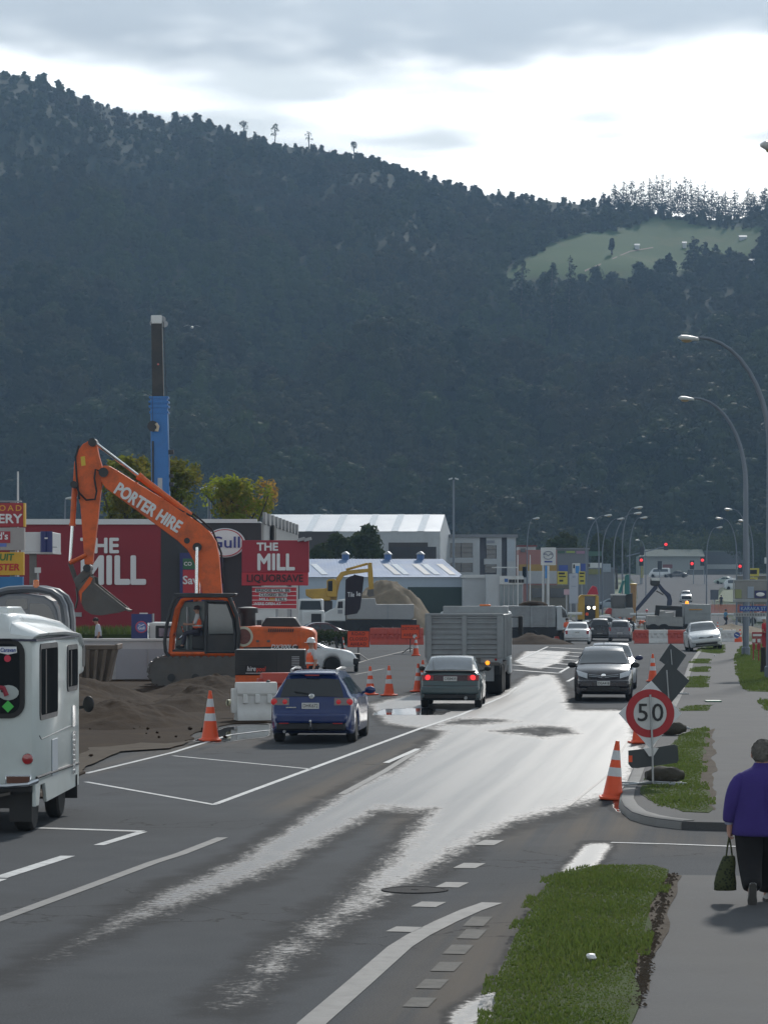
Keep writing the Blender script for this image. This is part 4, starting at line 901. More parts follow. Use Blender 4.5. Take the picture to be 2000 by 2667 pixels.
c = far_car('saloon_car', 'silver car parked beyond the yellow loader', xu(1588, 262), 262, R(-95), 4.5, 1.7, SED, (.93, .89), paint('pale_silver_paint', (.4, .43, .46)), (.9, 3.5)); sedan_glass(c)
c = far_car('saloon_car', 'low white car in front of the two orange-vested workers', xu(1577, 252), 252, R(-88), 4.4, 1.7, SED, (.93, .89), WHT, (.9, 3.5)); sedan_glass(c)
VANP = [(0, .42), (.02, .9), (.06, 1.1), (.16, 1.9), (.4, 2.02), (2.5, 2.04), (3.5, 1.98), (3.8, 1.85), (4.35, 1.12), (4.6, .9), (4.7, .45)]
c = far_car('van', 'white van crossing the far junction', xu(1717, 655), 655, R(75), 4.7, 1.75, VANP, (1.15, 1.1), WHT, (.9, 3.7), .33); c.screen('windscreen', SKYGLASS, 3.83, 4.33); c.side('side_window', SKYGLASS, .4, 3.7, .5, 3.6)
c = far_car('saloon_car', 'dark car right of the white van at the far junction', xu(1762, 652), 652, R(80), 4.5, 1.7, SED, (.93, .89), paint('slate_paint', (.06, .065, .075)), (.9, 3.5)); sedan_glass(c)
c = far_car('saloon_car', 'pale green car at the right of the far junction', xu(1888, 600), 600, R(60), 4.5, 1.75, SED, (.93, .89), paint('mint_paint', (.36, .45, .40)), (.9, 3.5)); sedan_glass(c)
c = far_car('van', 'small white van beside the pale green car far off', xu(1914, 560), 560, R(88), 4.2, 1.7, VANP, (1.15, 1.1), WHT, (.9, 3.4)); c.side('side_window', SKYGLASS, .4, 3.5, .5, 3.5)
c = far_car('saloon_car', 'white car at the right edge under the yellow signs', xu(1992, 320), 320, R(80), 4.5, 1.7, SED, (.93, .89), WHT, (.9, 3.5)); sedan_glass(c)
c = far_car('saloon_car', 'pale blue car on the far left street corner', xu(1589, 420), 420, R(80), 4.5, 1.7, SED, (.93, .89), paint('ice_blue_paint', (.38, .45, .5)), (.9, 3.5)); sedan_glass(c)
# ute coming down the far road
c = far_car('utility_truck', 'white utility truck coming down the far road towards the works', xu(1785, 470), 470, PI-R(3), 4.9, 1.8, [(0, .5), (.03, .95), (.1, 1.05), (1.9, 1.07), (1.95, 1.68), (2.2, 1.76), (3.0, 1.76), (3.6, 1.2), (4.6, 1.02), (4.85, .8), (4.9, .5)], (1.1, 1.05), WHT, (1.0, 4.0), .36)
c.screen('windscreen', GLASS, 3.05, 3.58); c.box('bull_bar', BLACK, 0, 4.98, .7, (1.5, .08, .5)); c.side('side_window', GLASS, 2.05, 3.3, 2.1, 3.05)
# maroon car parked behind the digger
c = far_car('saloon_car', 'dark maroon car parked behind the orange digger', xu(842, 205), 205, R(-78), 4.6, 1.75, SED, (.95, .9), paint('maroon_paint', (.06, .012, .02)), (.9, 3.5), group='parked cars in the yard'); sedan_glass(c)
# white car parked behind the worker
q = G(872, 1752); c = far_car('parked_car', 'white estate car parked behind the worker in the vest', q.x-1.5, q.y+.6, R(-84), 4.7, 1.7, WAG(4.7), (.98, .9), WHT, (.98, 3.68), group='parked cars in the yard')
c.side('side_window', GLASS, .62, 1.45, .75, 1.42); c.side('side_window', GLASS, 1.5, 2.35, 1.48, 2.3); c.side('side_window', GLASS, 2.42, 3.3, 2.38, 2.7); c.screen('windscreen', SKYGLASS, 2.62, 3.4); c.box('bumper', BLACK, 0, 4.56, .42, (1.4, .3, .26), bev=.06)
q = G(905, 1747); o = thing('loading_ramp', 'black trailer ramp with two upright bars beside the white estate', 'ramp', (q.x, q.y-1.2, 0)); MB().box((0, 0, .55), (1.0, 1.0, .3)).obj('deck', BLACK, o, bev=.03)
for k in (-.32, -.1): MB().tube([(k, -.4, .5), (k-.12, -.4, 1.35)], .05, 7).obj('bar', BLACK, o)
for k in (-.4, .35): wheel(o, .2 if k < 0 else .21, 0, .28, .16).location = (k, -.3, .28)
# ============================================================ building site on the left
def wpoly(uv, y): return [(xu(u, y), zv(v, y)) for u, v in uv]
DIRT = mat('dug_earth', (.027, .0145, .006), .95, 0, .55, 2.2, bump=1.0, bscale=9, dirt=(.055, .032, .013), damt=.6, dscale=.6, spec=.08)
GRAV = mat('pale_gravel', (.22, .18, .13), .95, 0, .3, 1.5, bump=.8, bscale=14, dirt=(.10, .085, .07), damt=.7, dscale=.5, spec=.08)
def heap(name, m, cx, cy, rx, ry, h, seed, n=46, rough=.3, z0=None, shape=1.0, kind=None):
    mb = MB(); zb = prof(cy) if z0 is None else z0
    def f(a, c):
        th = a*2*PI; q = c; k = (1-q**1.5)**shape; x = cx+math.cos(th)*rx*q; y = cy+math.sin(th)*ry*q
        nn = mnoise.fractal((x*.9, y*.5, seed), 1.0, 2.0, 5)*rough*(.25+k)*h*(1-q**4)
        nn += mnoise.fractal((x*4, y*2.5, seed), 1.0, 2.0, 3)*.05*min(1, h)*(1-q**6)
        return (x+mnoise.noise((x, y, seed+3))*.25*q*min(1, rx*.2), y, zb-.03+h*k+nn)
    mb.grid(f, n, max(18, n//3)); return mb.obj(name, m, smooth=80)
# worked ground beside the road
o = poly_sheet('dirt_ground', [(-900, 2080), (150, 2080), (225, 1990), (300, 1955), (430, 1950), (540, 1908), (600, 1888), (720, 1884), (790, 1812), (800, 1790), (620, 1762), (-900, 1762)], DIRT, .03, thick=.05, jit=.22)
poly_sheet('gravel_edge', [(100, 2080), (225, 2000), (300, 1962), (430, 1952), (500, 1930), (470, 1936), (420, 1940), (360, 1938), (300, 1948), (240, 1950), (170, 1985), (100, 1990)], SOIL, .034, thick=0, jit=.15)
for cx, cy, rx, ry, h, lb, sd in [(xu(330, 74), 74, 2.0, 5.0, .58, 'brown heap of dug earth beside the campervan', 1), (xu(520, 84), 84, 1.7, 5.0, .5, 'dark earth bank in front of the digger tracks', 2), (xu(560, 96), 95, 2.2, 4.0, .5, 'low spoil bank under the orange generator', 3), (xu(150, 84), 86, 2.8, 8, .7, 'earth heap half hidden behind the campervan', 4)]:
    tag(heap('earth_heap', DIRT, cx, cy, rx, ry, h, sd, 110, rough=.3), lb, 'earth heap', 'earth heaps along the trench')
for i in range(26):     # clods and stones scattered at the road edge
    u, v = random.uniform(235, 700), random.uniform(1890, 1985); q = G(u, v); s_ = random.uniform(.02, .06)
    mb = MB(); mb.ball((0, 0, 0), (s_*random.uniform(.8, 1.5), s_, s_*.6), 7, 5); mb.v = [(x+random.uniform(-1, 1)*s_*.25, y+random.uniform(-1, 1)*s_*.25, z+random.uniform(-1, 1)*s_*.2) for x, y, z in mb.v]
    if v < 1955+(-(u-430)*.18): e = mb.obj('clod', DIRT); e.location = (q.x, q.y, q.z+.05+s_*.3); tag(e, 'small clod of earth lying at the edge of the trench', 'clod', 'clods at the trench edge')

# ---- orange tracked excavator
YE = 102.0; EX = xu(470, YE)
ex = thing('excavator', 'orange tracked excavator with raised boom and hanging bucket', 'excavator', (EX, YE, 0))
XO = mat('digger_orange', (.74, .125, .018), .5, 0, .12, 1.6, dirt=(.12, .05, .025), damt=.65, dscale=1.7)
XD = mat('digger_charcoal', (.022, .024, .027), .5, 0, .2, 2, dirt=(.09, .075, .06), damt=.4)
XM = mat('worn_steel', (.12, .115, .11), .55, .5, .3, 2.5, dirt=(.13, .10, .075), damt=.6, dscale=2)
ROD = mat('chrome_rod', (.6, .62, .63), .18, .9, .05)
W = dict(parent=ex, world=True)
def exp(name, uv, y0, y1, m, bev=.03, parent=None, smooth=32): return MB().prism(wpoly(uv, YE), y0, y1).obj(name, m, parent or ex, True, smooth, bev)
boom = exp('boom', [(262, 1222), (270, 1212), (284, 1213), (300, 1222), (352, 1255), (420, 1296), (480, 1336), (520, 1362), (545, 1384), (562, 1410), (570, 1450), (574, 1500), (578, 1552), (545, 1560), (527, 1545), (516, 1500), (505, 1462), (488, 1432), (462, 1408), (430, 1384), (340, 1318), (275, 1271), (262, 1252)], YE+.15, YE+.75, XO, .02)
arm = exp('arm', [(233, 1145), (243, 1145), (251, 1158), (256, 1185), (264, 1212), (266, 1240), (260, 1290), (250, 1382), (242, 1445), (240, 1470), (219, 1470), (217, 1440), (208, 1315), (196, 1270), (189, 1250), (192, 1205), (198, 1178), (214, 1156)], YE+.27, YE+.63, XO, .02)
def cyl(name, a, c, r0, r1, k=.52, y=None, parent=None):
    y = YE+.45 if y is None else y; A, C = at(a[0], a[1], YE), at(c[0], c[1], YE); A.y = C.y = y
    o = MB().tube([A, A.lerp(C, k)], r0, 10).tube([A.lerp(C, k-.02), A.lerp(C, k+.015)], r0*1.18, 10).obj(name, XO, parent or ex, True)
    MB().tube([A.lerp(C, k), C], r1, 8).obj('piston_rod', ROD, o, True); return o
cyl('arm_cylinder', (495, 1342), (243, 1150), .115, .055, .53, YE+.45)
cyl('bucket_cylinder', (193, 1255), (180, 1464), .095, .05, .53, YE+.45)
o = cyl('boom_cylinder', (512, 1640), (514, 1425), .11, .06, .40, YE-.02); cyl('boom_cylinder', (512, 1640), (514, 1425), .11, .06, .40, YE+.95)
MB().tube([at(493, 1640, YE)+Vector((0, .0, 0)), at(493, 1580, YE)], .06, 8).obj('boom_bracket', XO, **W)
for u, v, r_ in ((270, 1230, .16), (514, 1425, .15), (241, 1152, .14), (193, 1262, .12), (227, 1480, .13)):
    p = at(u, v, YE); MB().lathe([(r_, 0), (r_, .9), (r_*.5, .9)], (p.x, YE, p.z), 'y', 14).obj('pivot_pin', XD, **W)
MB().lathe([(.1, 0), (.1, .03)], (xu(487, YE), YE+.13, zv(1408, YE)), 'y', 14).obj('pivot_pin', XD, **W)
# hoses over the boom
for pts, y in (([(262, 1228), (249, 1222), (246, 1245), (252, 1280), (248, 1300), (225, 1302), (208, 1285), (196, 1262)], YE+.08), ([(270, 1215), (300, 1232), (360, 1268), (430, 1308), (500, 1345), (540, 1380), (565, 1440), (572, 1520)], YE+.2), ([(268, 1211), (310, 1229), (370, 1265), (440, 1305), (505, 1340), (550, 1378), (574, 1440), (579, 1520)], YE+.7), ([(205, 1160), (196, 1190), (199, 1240), (206, 1300)], YE+.2)):
    MB().tube([Vector((*[xu(u, YE)], y, zv(v, YE))) for u, v in pts], .035, 6).obj('hose', BLACK, **W)
for u, v in ((300, 1228), (352, 1259), (420, 1300), (480, 1338)):
    MB().box((xu(u, YE), YE+.45, zv(v, YE)), (.12, .7, .1)).obj('hose_clamp', XO, **W)
# bucket and links
MB().tube([at(180, 1466, YE)+Vector((0, .25, 0)), at(224, 1445, YE)+Vector((0, .25, 0))], .07, 8).obj('link', XO, **W); MB().tube([at(180, 1466, YE)+Vector((0, .65, 0)), at(224, 1445, YE)+Vector((0, .65, 0))], .07, 8).obj('link', XO, **W)
MB().tube([at(180, 1466, YE)+Vector((0, .45, 0)), at(195, 1510, YE)+Vector((0, .45, 0)), at(204, 1532, YE)+Vector((0, .45, 0))], .08, 8).obj('link', XM, **W)
exp('coupler', [(194, 1506), (222, 1480), (236, 1478), (236, 1495), (228, 1512), (204, 1535), (196, 1528)], YE+.1, YE+.8, XM)
bk = MB(); oc = [(204, 1535), (212, 1520), (236, 1500), (248, 1504), (250, 1520), (330, 1584), (328, 1589), (300, 1597), (262, 1603), (240, 1600), (222, 1588), (213, 1568), (210, 1550)]
bk.prism(wpoly(oc, YE), YE-.2, YE-.14); bk.prism(wpoly(oc, YE), YE+1.06, YE+1.12)
sh = [(328, 1589), (300, 1597), (262, 1603), (240, 1600), (222, 1588), (213, 1568), (210, 1550), (204, 1535), (212, 1520), (236, 1500)]
bk.loft([[(xu(u, YE), y, zv(v, YE)) for u, v in sh]+[(xu(u, YE)+.03, y, zv(v-4, YE)) for u, v in sh[::-1]] for y in (YE-.14, YE+1.06)])
bo = bk.obj('bucket', XM, **W, smooth=25); bo['label'] = 'dark worn steel bucket hanging mouth down'
MB().prism(wpoly([(208, 1540), (236, 1502), (244, 1506), (238, 1520), (216, 1545), (214, 1572)], YE), YE-.225, YE-.2).obj('bucket_cheek', XO, **W); MB().prism(wpoly([(226, 1526), (234, 1522), (312, 1577), (306, 1580)], YE), YE-.22, YE-.2).obj('bucket_rib', XM, **W)
for k in range(5):
    y = YE-.1+k*.27; MB().box((xu(331, YE), y, zv(1588, YE)), (.2, .1, .06), rot=Matrix.Rotation(R(22), 3, 'Y')).obj('tooth', XM, **W)
MB().tube([at(200, 1532, YE), at(203, 1560, YE), at(197, 1585, YE)], .04, 6).obj('chain', XM, **W)
# house, counterweight, cab
def exq(name, uv, y0, y1, m, bev=.04): return exp(name, uv, y0, y1, m, bev)
exq('deck', [(442, 1697), (640, 1697), (800, 1690), (800, 1712), (442, 1712)], YE-1.35, YE+1.45, XO)
hs = exq('engine_cover', [(620, 1632), (660, 1630), (786, 1632), (818, 1638), (822, 1660), (818, 1700), (620, 1704)], YE-1.4, YE+1.5, XO, .10)
exq('counterweight', [(780, 1634), (816, 1637), (824, 1650), (824, 1690), (812, 1712), (780, 1712)], YE-1.5, YE+1.55, XO, .12)
exq('engine_hood', [(682, 1632), (696, 1608), (770, 1608), (786, 1632)], YE-.9, YE+.9, XD, .04)
for k in range(12): MB().box((xu(705+k*5.6, YE), YE-1.43, zv(1640, YE)), (.035, .03, .12), rot=Matrix.Rotation(R(12), 3, 'Y')).obj('vent_slot', XD, **W)
exq('side_stripe', [(640, 1684), (780, 1680), (780, 1702), (640, 1706)], YE-1.43, YE-1.41, XD, 0)
txt('DX300LC', ex, (xu(742, YE), YE-1.445, zv(1683, YE)), .2, WHITEP, bold=.02, shear=.25, width=.85)
oval = MB().lathe([(.5, 0), (.5, -.02), (.001, -.02)], (0, 0, 0), 'y', 28).obj('maker_badge', mat('badge_cream', (.6, .58, .45), .5), ex); oval.location = (xu(640, YE)-EX, -1.43, zv(1656, YE)); oval.scale = (.62, 1, .66)
oi = MB().lathe([(.38, 0), (.38, -.02), (.001, -.02)], (0, -.02, 0), 'y', 28).obj('badge_face', mat('badge_brown', (.17, .06, .05), .6, 0, .7, 14), oval)
MB().lathe([(.26, 0), (.26, .45), (.34, .45), (.34, .62), (.1, .66)], (xu(645, YE), YE+.3, zv(1632, YE)), 'z', 14).obj('air_cleaner', XD, **W)
for u in (676, 704): MB().box((xu(u, YE), YE-1.42, zv(1668, YE)), (.1, .03, .07)).obj('latch', XM, **W)
# cab: frame, panes, roof guard
cf = MB()
def bar(uv, y, r_=.05, mb=None):
    (mb or cf).tube([Vector((xu(u, YE), y, zv(v, YE))) for u, v in uv], r_, 6)
cy0, cy1 = YE-1.42, YE-.35
for y in (cy0, cy1): bar([(452, 1700), (455, 1650), (468, 1585), (482, 1562), (510, 1556), (590, 1558), (606, 1568), (620, 1610), (626, 1660), (622, 1700), (452, 1700)], y, .07)
for u, v in ((455, 1650), (482, 1562), (600, 1562), (626, 1660), (452, 1700)): cf.tube([(xu(u, YE), cy0, zv(v, YE)), (xu(u, YE), cy1, zv(v, YE))], .06, 6)
cab = cf.obj('cab', XO, **W); cab['label'] = 'operator cab with orange frame and black door'
dr = MB()
for seg in ([(544, 1562), (544, 1700)], [(544, 1566), (598, 1568), (614, 1610), (620, 1660), (616, 1696), (544, 1696)]): bar(seg, cy0-.03, .06, dr)
dr.prism(wpoly([(544, 1652), (620, 1652), (618, 1698), (544, 1698)], YE), cy0-.04, cy0).obj('door', XD, cab, True)
cabglass = mat('cab_glass', (.05, .065, .07), .05, 0, .3, 2, spec=.8, rvar=.02)
exp('door_window', [(550, 1572), (596, 1574), (610, 1612), (616, 1648), (550, 1650)], cy0-.05, cy0-.035, cabglass, 0, cab)
exp('back_wall', [(548, 1575), (600, 1575), (622, 1650), (620, 1697), (548, 1697)], cy1, cy1+.03, XD, 0, cab)
exp('floor', [(458, 1690), (620, 1690), (620, 1700), (455, 1700)], cy0, cy1, XD, 0, cab)
exp('far_window', [(462, 1640), (474, 1585), (486, 1568), (542, 1565), (542, 1690), (460, 1690)], cy1, cy1+.01, mat('far_pane', (.16, .2, .2), .15, 0, .5, 1.2, spec=.5), 0, cab)
exp('seat', [(506, 1655), (530, 1652), (540, 1600), (546, 1600), (546, 1690), (506, 1690)], cy0+.35, cy0+.85, XD, .03, cab)
MB().tube([at(470, 1665, YE)+Vector((0, -.9, 0)), at(485, 1650, YE)+Vector((0, -.9, 0)), at(478, 1630, YE)+Vector((0, -.9, 0))], .03, 6).obj('lever', CHROME, cab, True); MB().tube([at(493, 1690, YE)+Vector((0, -.8, 0)), at(493, 1580, YE)+Vector((0, -.8, 0))], .04, 6).obj('grab_post', STEEL, cab, True)
exp('roof_guard', [(460, 1545), (620, 1545), (620, 1550), (604, 1556), (470, 1556)], cy0-.1, cy1+.1, XD, .02, cab)
MB().tube([Vector((xu(u, YE), cy0-.12, zv(v, YE))) for u, v in [(466, 1556), (455, 1580), (443, 1630), (438, 1670), (441, 1695), (450, 1708)]], .06, 7).obj('front_guard', XD, cab, True)
MB().tube([Vector((xu(u, YE), cy0-.12, zv(v, YE))) for u, v in [(604, 1556), (622, 1600), (628, 1650), (624, 1700)]], .07, 7).obj('rear_guard', XD, cab, True)
# undercarriage
MB().lathe([(1.0, 0), (1.0, .5)], (xu(575, YE), YE+.05, .8), 'z', 24).obj('slew_ring', XD, **W)
for sg, y0 in ((0, YE-1.55), (1, YE+.95)):
    pts_ = []; xa, xb, r_ = xu(432, YE), xu(790, YE), .47
    for k in range(9): a = PI/2+PI*k/8; pts_.append((xa+math.cos(a)*r_, .5+math.sin(a)*r_))
    for k in range(9): a = -PI/2+PI*k/8; pts_.append((xb+math.cos(a)*r_, .5+math.sin(a)*r_))
    tr_ = MB().prism(pts_, y0, y0+.6).obj('track', XM, **W, bev=.02)
    n_ = 52; per = [(Vector((p[0], p[1]))) for p in pts_]+[Vector(pts_[0])]; Ls = [0]
    for p, q in zip(per, per[1:]): Ls.append(Ls[-1]+(q-p).length)
    sm = None
    for k in range(n_):
        d = Ls[-1]*k/n_; i = max(j for j in range(len(Ls)) if Ls[j] <= d); i = min(i, len(per)-2); tt = (d-Ls[i])/(Ls[i+1]-Ls[i]+1e-9); p = per[i].lerp(per[i+1], tt); dv = per[i+1]-per[i]; an = math.atan2(dv.y, dv.x)
        if sm is None: sm = MB().box((0, 0, 0), (.15, .66, .07)).obj('shoe', XM, tr_); shoe_me = sm.data
        else: sm = link('shoe', shoe_me, tr_)
        sm.location = (p.x-EX, y0+.3-YE, p.y); sm.rotation_euler = (0, -an, 0)
    for k in range(6): MB().lathe([(.13, 0), (.13, .05)], (xa+.3+k*(xb-xa-.6)/5, y0-.04, .3), 'y', 12).obj('roller', XD, tr_, True)
txt('PORTER HIRE', ex, (xu(385, YE), YE+.135, zv(1323, YE)), .56, WHITEP, (PI/2, R(32.5), 0), .0, 2.48, fat=.035)
MB().prism(wpoly([(209, 1189), (220, 1187), (222, 1211), (211, 1213)], YE), YE+.255, YE+.27).obj('warning_sticker', mat('sticker_yellow', (.7, .5, .05), .5), **W)

# ---- hire generator
YG = 88.5; g0 = thing('generator', 'black and orange hire generator standing beside the digger', 'generator', (xu(700, YG), YG, 0))
W = dict(parent=g0, world=True)
MB().bb(xu(612, YG), xu(795, YG), YG, YG+1.2, .72, zv(1692, YG)).obj('canopy', XD, **W, bev=.03)
MB().bb(xu(613, YG), xu(795, YG), YG+.01, YG+1.2, .2, .72).obj('base', XO, **W, bev=.02)
for k in range(9): MB().box((xu(666, YG), YG-.01, .80+k*.07), (.95, .03, .012)).obj('louvre', BLACK, **W)
for k in range(6): MB().box((xu(770, YG), YG-.01, 1.0+k*.05), (.22, .03, .025)).obj('vent_slot', STEEL, **W)
MB().bb(xu(720, YG), xu(722, YG), YG-.006, YG, .74, 1.38).obj('door_gap', BLACK, **W); MB().box((xu(760, YG), YG-.02, .85), (.06, .04, .09)).obj('latch', CHROME, **W)
MB().bb(xu(639, YG), xu(694, YG), YG-.02, YG, zv(1752, YG), zv(1731, YG)).obj('sign_plate', BLACK, **W); MB().bb(xu(640, YG), xu(693, YG), YG-.024, YG-.02, zv(1752, YG)-.02, zv(1752, YG)-.005).obj('plate_edge', WHITEP, **W)
txt('hire', g0, (xu(655, YG), YG-.03, zv(1742, YG)), .2, WHITEP, bold=.012, shear=.15, width=.25); txt('pool', g0, (xu(680, YG), YG-.03, zv(1743, YG)), .2, mat('hire_red', (.7, .06, .03), .5), bold=.012, shear=.15, width=.27)
MB().bb(xu(640, YG), xu(735, YG), YG-.5, YG-.2, .1, .5).obj('red_box', mat('box_red', (.42, .05, .03), .5), **W, bev=.03); MB().tube([(xu(693, YG), YG-.55, .3), (xu(693, YG), YG-.55, .75)], .07, 8).obj('post', BLACK, **W)

# ---- plastic water barriers by the blue wagon
def water_barrier(label, loc, rz, m, L=1.5, H=.95, group='plastic water barriers', sc=1):
    o = thing('water_barrier', label, 'barrier', loc, rz, group)
    pr = [(-.26, 0), (-.26, .08), (-.2, .24), (-.12, .38), (-.11, .62), (-.15, .68), (-.15, .82), (-.11, H), (.11, H), (.15, .82), (.15, .68), (.11, .62), (.12, .38), (.2, .24), (.26, .08), (.26, 0)]
    MB().prism(pr, -L/2, L/2, 'x').obj('shell', m, o, bev=.02)
    for k in (-1, 0, 1): MB().box((k*L*.3, -.155, .55), (L*.13, .12, .22), top=(.8, .7)).obj('recess_rib', m, o, bev=.02)
    MB().box((-L/2-.05, 0, .5), (.12, .16, .6)).obj('end_lug', m, o, bev=.02); MB().lathe([(.05, 0), (.05, .04), (.02, .05)], (L*.3, 0, H), 'z', 10).obj('filler_cap', BLACK, o)
    return o
PLW = mat('plastic_white', (.66, .67, .66), .5, 0, .06, 2, dirt=(.3, .27, .22), damt=.45); PLR = mat('plastic_red', (.50, .065, .04), .5, 0, .1, 2, dirt=(.3, .09, .06), damt=.4)
q = G(655, 1880); water_barrier('white plastic barrier block standing in the puddle beside the blue wagon', (q.x+.1, q.y+.35, 0), R(14), PLW, 1.0, .95)
q = G(725, 1845); water_barrier('red plastic barrier half hidden by the blue wagon', (q.x+.1, q.y+.4, 0), R(20), PLR, 1.2, .95)
o = thing('pipe_end', 'pale drain pipe end poking out beside the white barrier', 'pipe', (xu(602, 76), 76, 0)); MB().tube([(xu(593, 76), 76, zv(1830, 76)), (xu(640, 76), 76.3, zv(1832, 76))], .08, 12).obj('tube', mat('pvc_cream', (.45, .44, .3), .5), o, True)
MB().tube([(xu(592.5, 76), 76, zv(1830, 76)), (xu(594, 76), 76, zv(1830, 76))], .06, 12).obj('bore', BLACK, o, True)

# ---- skip bin, white wall
YS = 101; RUST = mat('skip_brown', (.15, .115, .085), .7, .1, .25, 2, dirt=(.07, .05, .04), damt=.6)
sk = thing('skip_bin', 'brown ribbed steel skip bin behind the campervan', 'skip bin', (xu(265, YS), YS, 0)); W = dict(parent=sk, world=True)
x0, x1 = xu(150, YS), xu(300, YS); sb = MB()
sb.loft([[(x0+.25, YS+.1, .15), (x1-.25, YS+.1, .15), (x1-.25, YS+1.6, .15), (x0+.25, YS+1.6, .15)], [(x0, YS, zv(1682, YS)), (x1, YS, zv(1682, YS)), (x1, YS+1.8, zv(1682, YS)), (x0, YS+1.8, zv(1682, YS))]]); sb.obj('shell', RUST, **W)
for k in range(7):
    f = .04+k*.155; MB().prism([(x0+.25+(x1-x0-.5)*f, .15), (x0+.25+(x1-x0-.5)*f+.1, .15), (x0+(x1-x0)*f+.12, zv(1688, YS)), (x0+(x1-x0)*f, zv(1688, YS))], YS-.09, YS+.03).obj('rib', RUST, **W)
MB().bb(x0-.05, x1+.05, YS-.1, YS+.02, zv(1692, YS), zv(1680, YS)).obj('rim', RUST, **W, bev=.02); MB().bb(x1, x1+.1, YS-.1, YS+1.85, zv(1692, YS), zv(1678, YS)).obj('rim', RUST, **W, bev=.02)
YW = 107.5; WALLW = mat('painted_block_white', (.50, .52, .54), .7, 0, .06, 1, dirt=(.25, .24, .22), damt=.4)
wl = thing('garden_wall', 'low white boundary wall behind the skip bin and digger', 'wall', (xu(200, YW), YW, 0)); W = dict(parent=wl, world=True)
MB().bb(xu(-100, YW), xu(455, YW), YW, YW+.3, -.1, zv(1669, YW)).obj('face', WALLW, **W); MB().bb(xu(-100, YW), xu(457, YW), YW-.05, YW+.4, zv(1669, YW), zv(1664, YW)).obj('coping', WHITE, **W)
for u0, u1 in ((303, 384), (388, 452)): MB().bb(xu(u0, YW), xu(u1, YW), YW-.03, YW, .05, zv(1690, YW)).obj('panel', mat('panel_pale_grey', (.36, .38, .42), .7, 0, .06, 1), **W)
# raised forecourt behind the wall
struct(MB().bb(-40, xu(640, 108), 108, 140, -.2, 1.28).obj('forecourt', CONC, smooth=0))
struct(MB().bb(-40, xu(470, 120), 119.5, 124, 1.2, 1.42).obj('planting_bed', TURF, smooth=0))
rg = np.random.default_rng(8); V = []; F = []; k = 0
for i in range(2600):
    x, y = rg.uniform(-14, xu(470, 122)), rg.uniform(119.6, 122.5); h = rg.uniform(.12, .42); a = rg.uniform(0, 6.3); lx, ly = rg.uniform(-.15, .15, 2)
    V += [(x-.03*math.cos(a), y-.03*math.sin(a), 1.4), (x+.03*math.cos(a), y+.03*math.sin(a), 1.4), (x+lx, y+ly, 1.4+h)]; F.append((k, k+1, k+2)); k += 3
me = bpy.data.meshes.new('planting'); me.from_pydata(V, [], F); me.materials.append(GRASSM); struct(tag(link('planting', me), 'strip of rough grass at the foot of the red wall', 'grass'), 'stuff')

# ---- red and charcoal shop building
YB = 128.0; REDW = mat('red_wall_paint', (.25, .010, .024), .55, 0, .06, .6, dirt=(.13, .012, .02), damt=.3, dscale=.5); CHAR = mat('charcoal_cladding', (.036, .037, .042), .6, 0, .1, .8)
FASC = mat('fascia_white', (.62, .64, .65), .4, 0, .05, 1); CORR = mat('corrugated_grey', (.27, .275, .28), .5, .2, .1, 1)
sb_ = thing('shop_building', 'long red and charcoal liquor shop with white roof edge', 'building', (xu(370, YB), YB, 0)); W = dict(parent=sb_, world=True)
MB().bb(xu(-300, YB), xu(420, YB), YB, YB+14, 0, zv(1366, YB)).obj('red_wall', REDW, **W); MB().bb(xu(420, YB), xu(681, YB), YB-.03, YB+14.2, 0, zv(1362, YB)).obj('charcoal_wall', CHAR, **W)
MB().bb(xu(-300, YB), xu(408, YB), YB-.15, YB+.3, zv(1366, YB), zv(1352, YB)).obj('fascia', FASC, **W); MB().bb(xu(408, YB)+.003, xu(670, YB), YB-.15, YB+.3, zv(1362, YB), zv(1352, YB)).obj('fascia', FASC, **W)
MB().bb(xu(-300, YB), xu(690, YB)-.2, YB+.3, YB+14, zv(1364, YB), zv(1358, YB)).obj('roof', FASC, **W)
# corrugated side wall
p0, p1 = Vector((xu(683, 130), 130, 0)), Vector((xu(776, 158), 158, 0)); zt = zv(1352, 130); cw = MB(); n_ = 56; prs = []
for k in range(n_+1):
    p = p0.lerp(p1, k/n_); off = .05*(k % 2); prs.append([(p.x+off, p.y, 0), (p.x+off, p.y, zt-.0)])
cw.loft(prs, cap=False, closed=False); cw.obj('side_cladding', CORR, **W, smooth=0)
for k in range(10):
    p = p0.lerp(p1, (k+.3)/10); MB().box((p.x+.06, p.y, zt+.05), (.12, 1.5, .5)).obj('parapet_sheet', CORR, **W)
p = p0.lerp(p1, .22); MB().box((p.x+.12, p.y, zv(1402, p.y)), (.12, 3.0, 1.1)).obj('vent_opening', BLACK, **W); p = p0.lerp(p1, .68); MB().box((p.x+.12, p.y, 3.4), (.1, 1.4, 3.2)).obj('downpipe', mat('downpipe_navy', (.03, .035, .06)), **W)
txt('THE', sb_, (xu(261, YB), YB-.04, zv(1423, YB)), .86, WHITEP, fat=.035, width=1.55, ext=.03); txt('MILL', sb_, (xu(294, YB), YB-.04, zv(1489, YB)), 1.66, WHITEP, fat=.03, width=2.62, ext=.03)
MB().bb(xu(188, YB), xu(214, YB), YB-.08, YB, zv(1606, YB), zv(1595, YB)).obj('wall_lamp', STEEL, **W)
fr_ = MB().bb(xu(470, YB), xu(582, YB), YB-.2, YB-.04, zv(1566, YB), zv(1440, YB)).obj('price_sign', mat('sign_navy', (.015, .025, .14), .4), **W)
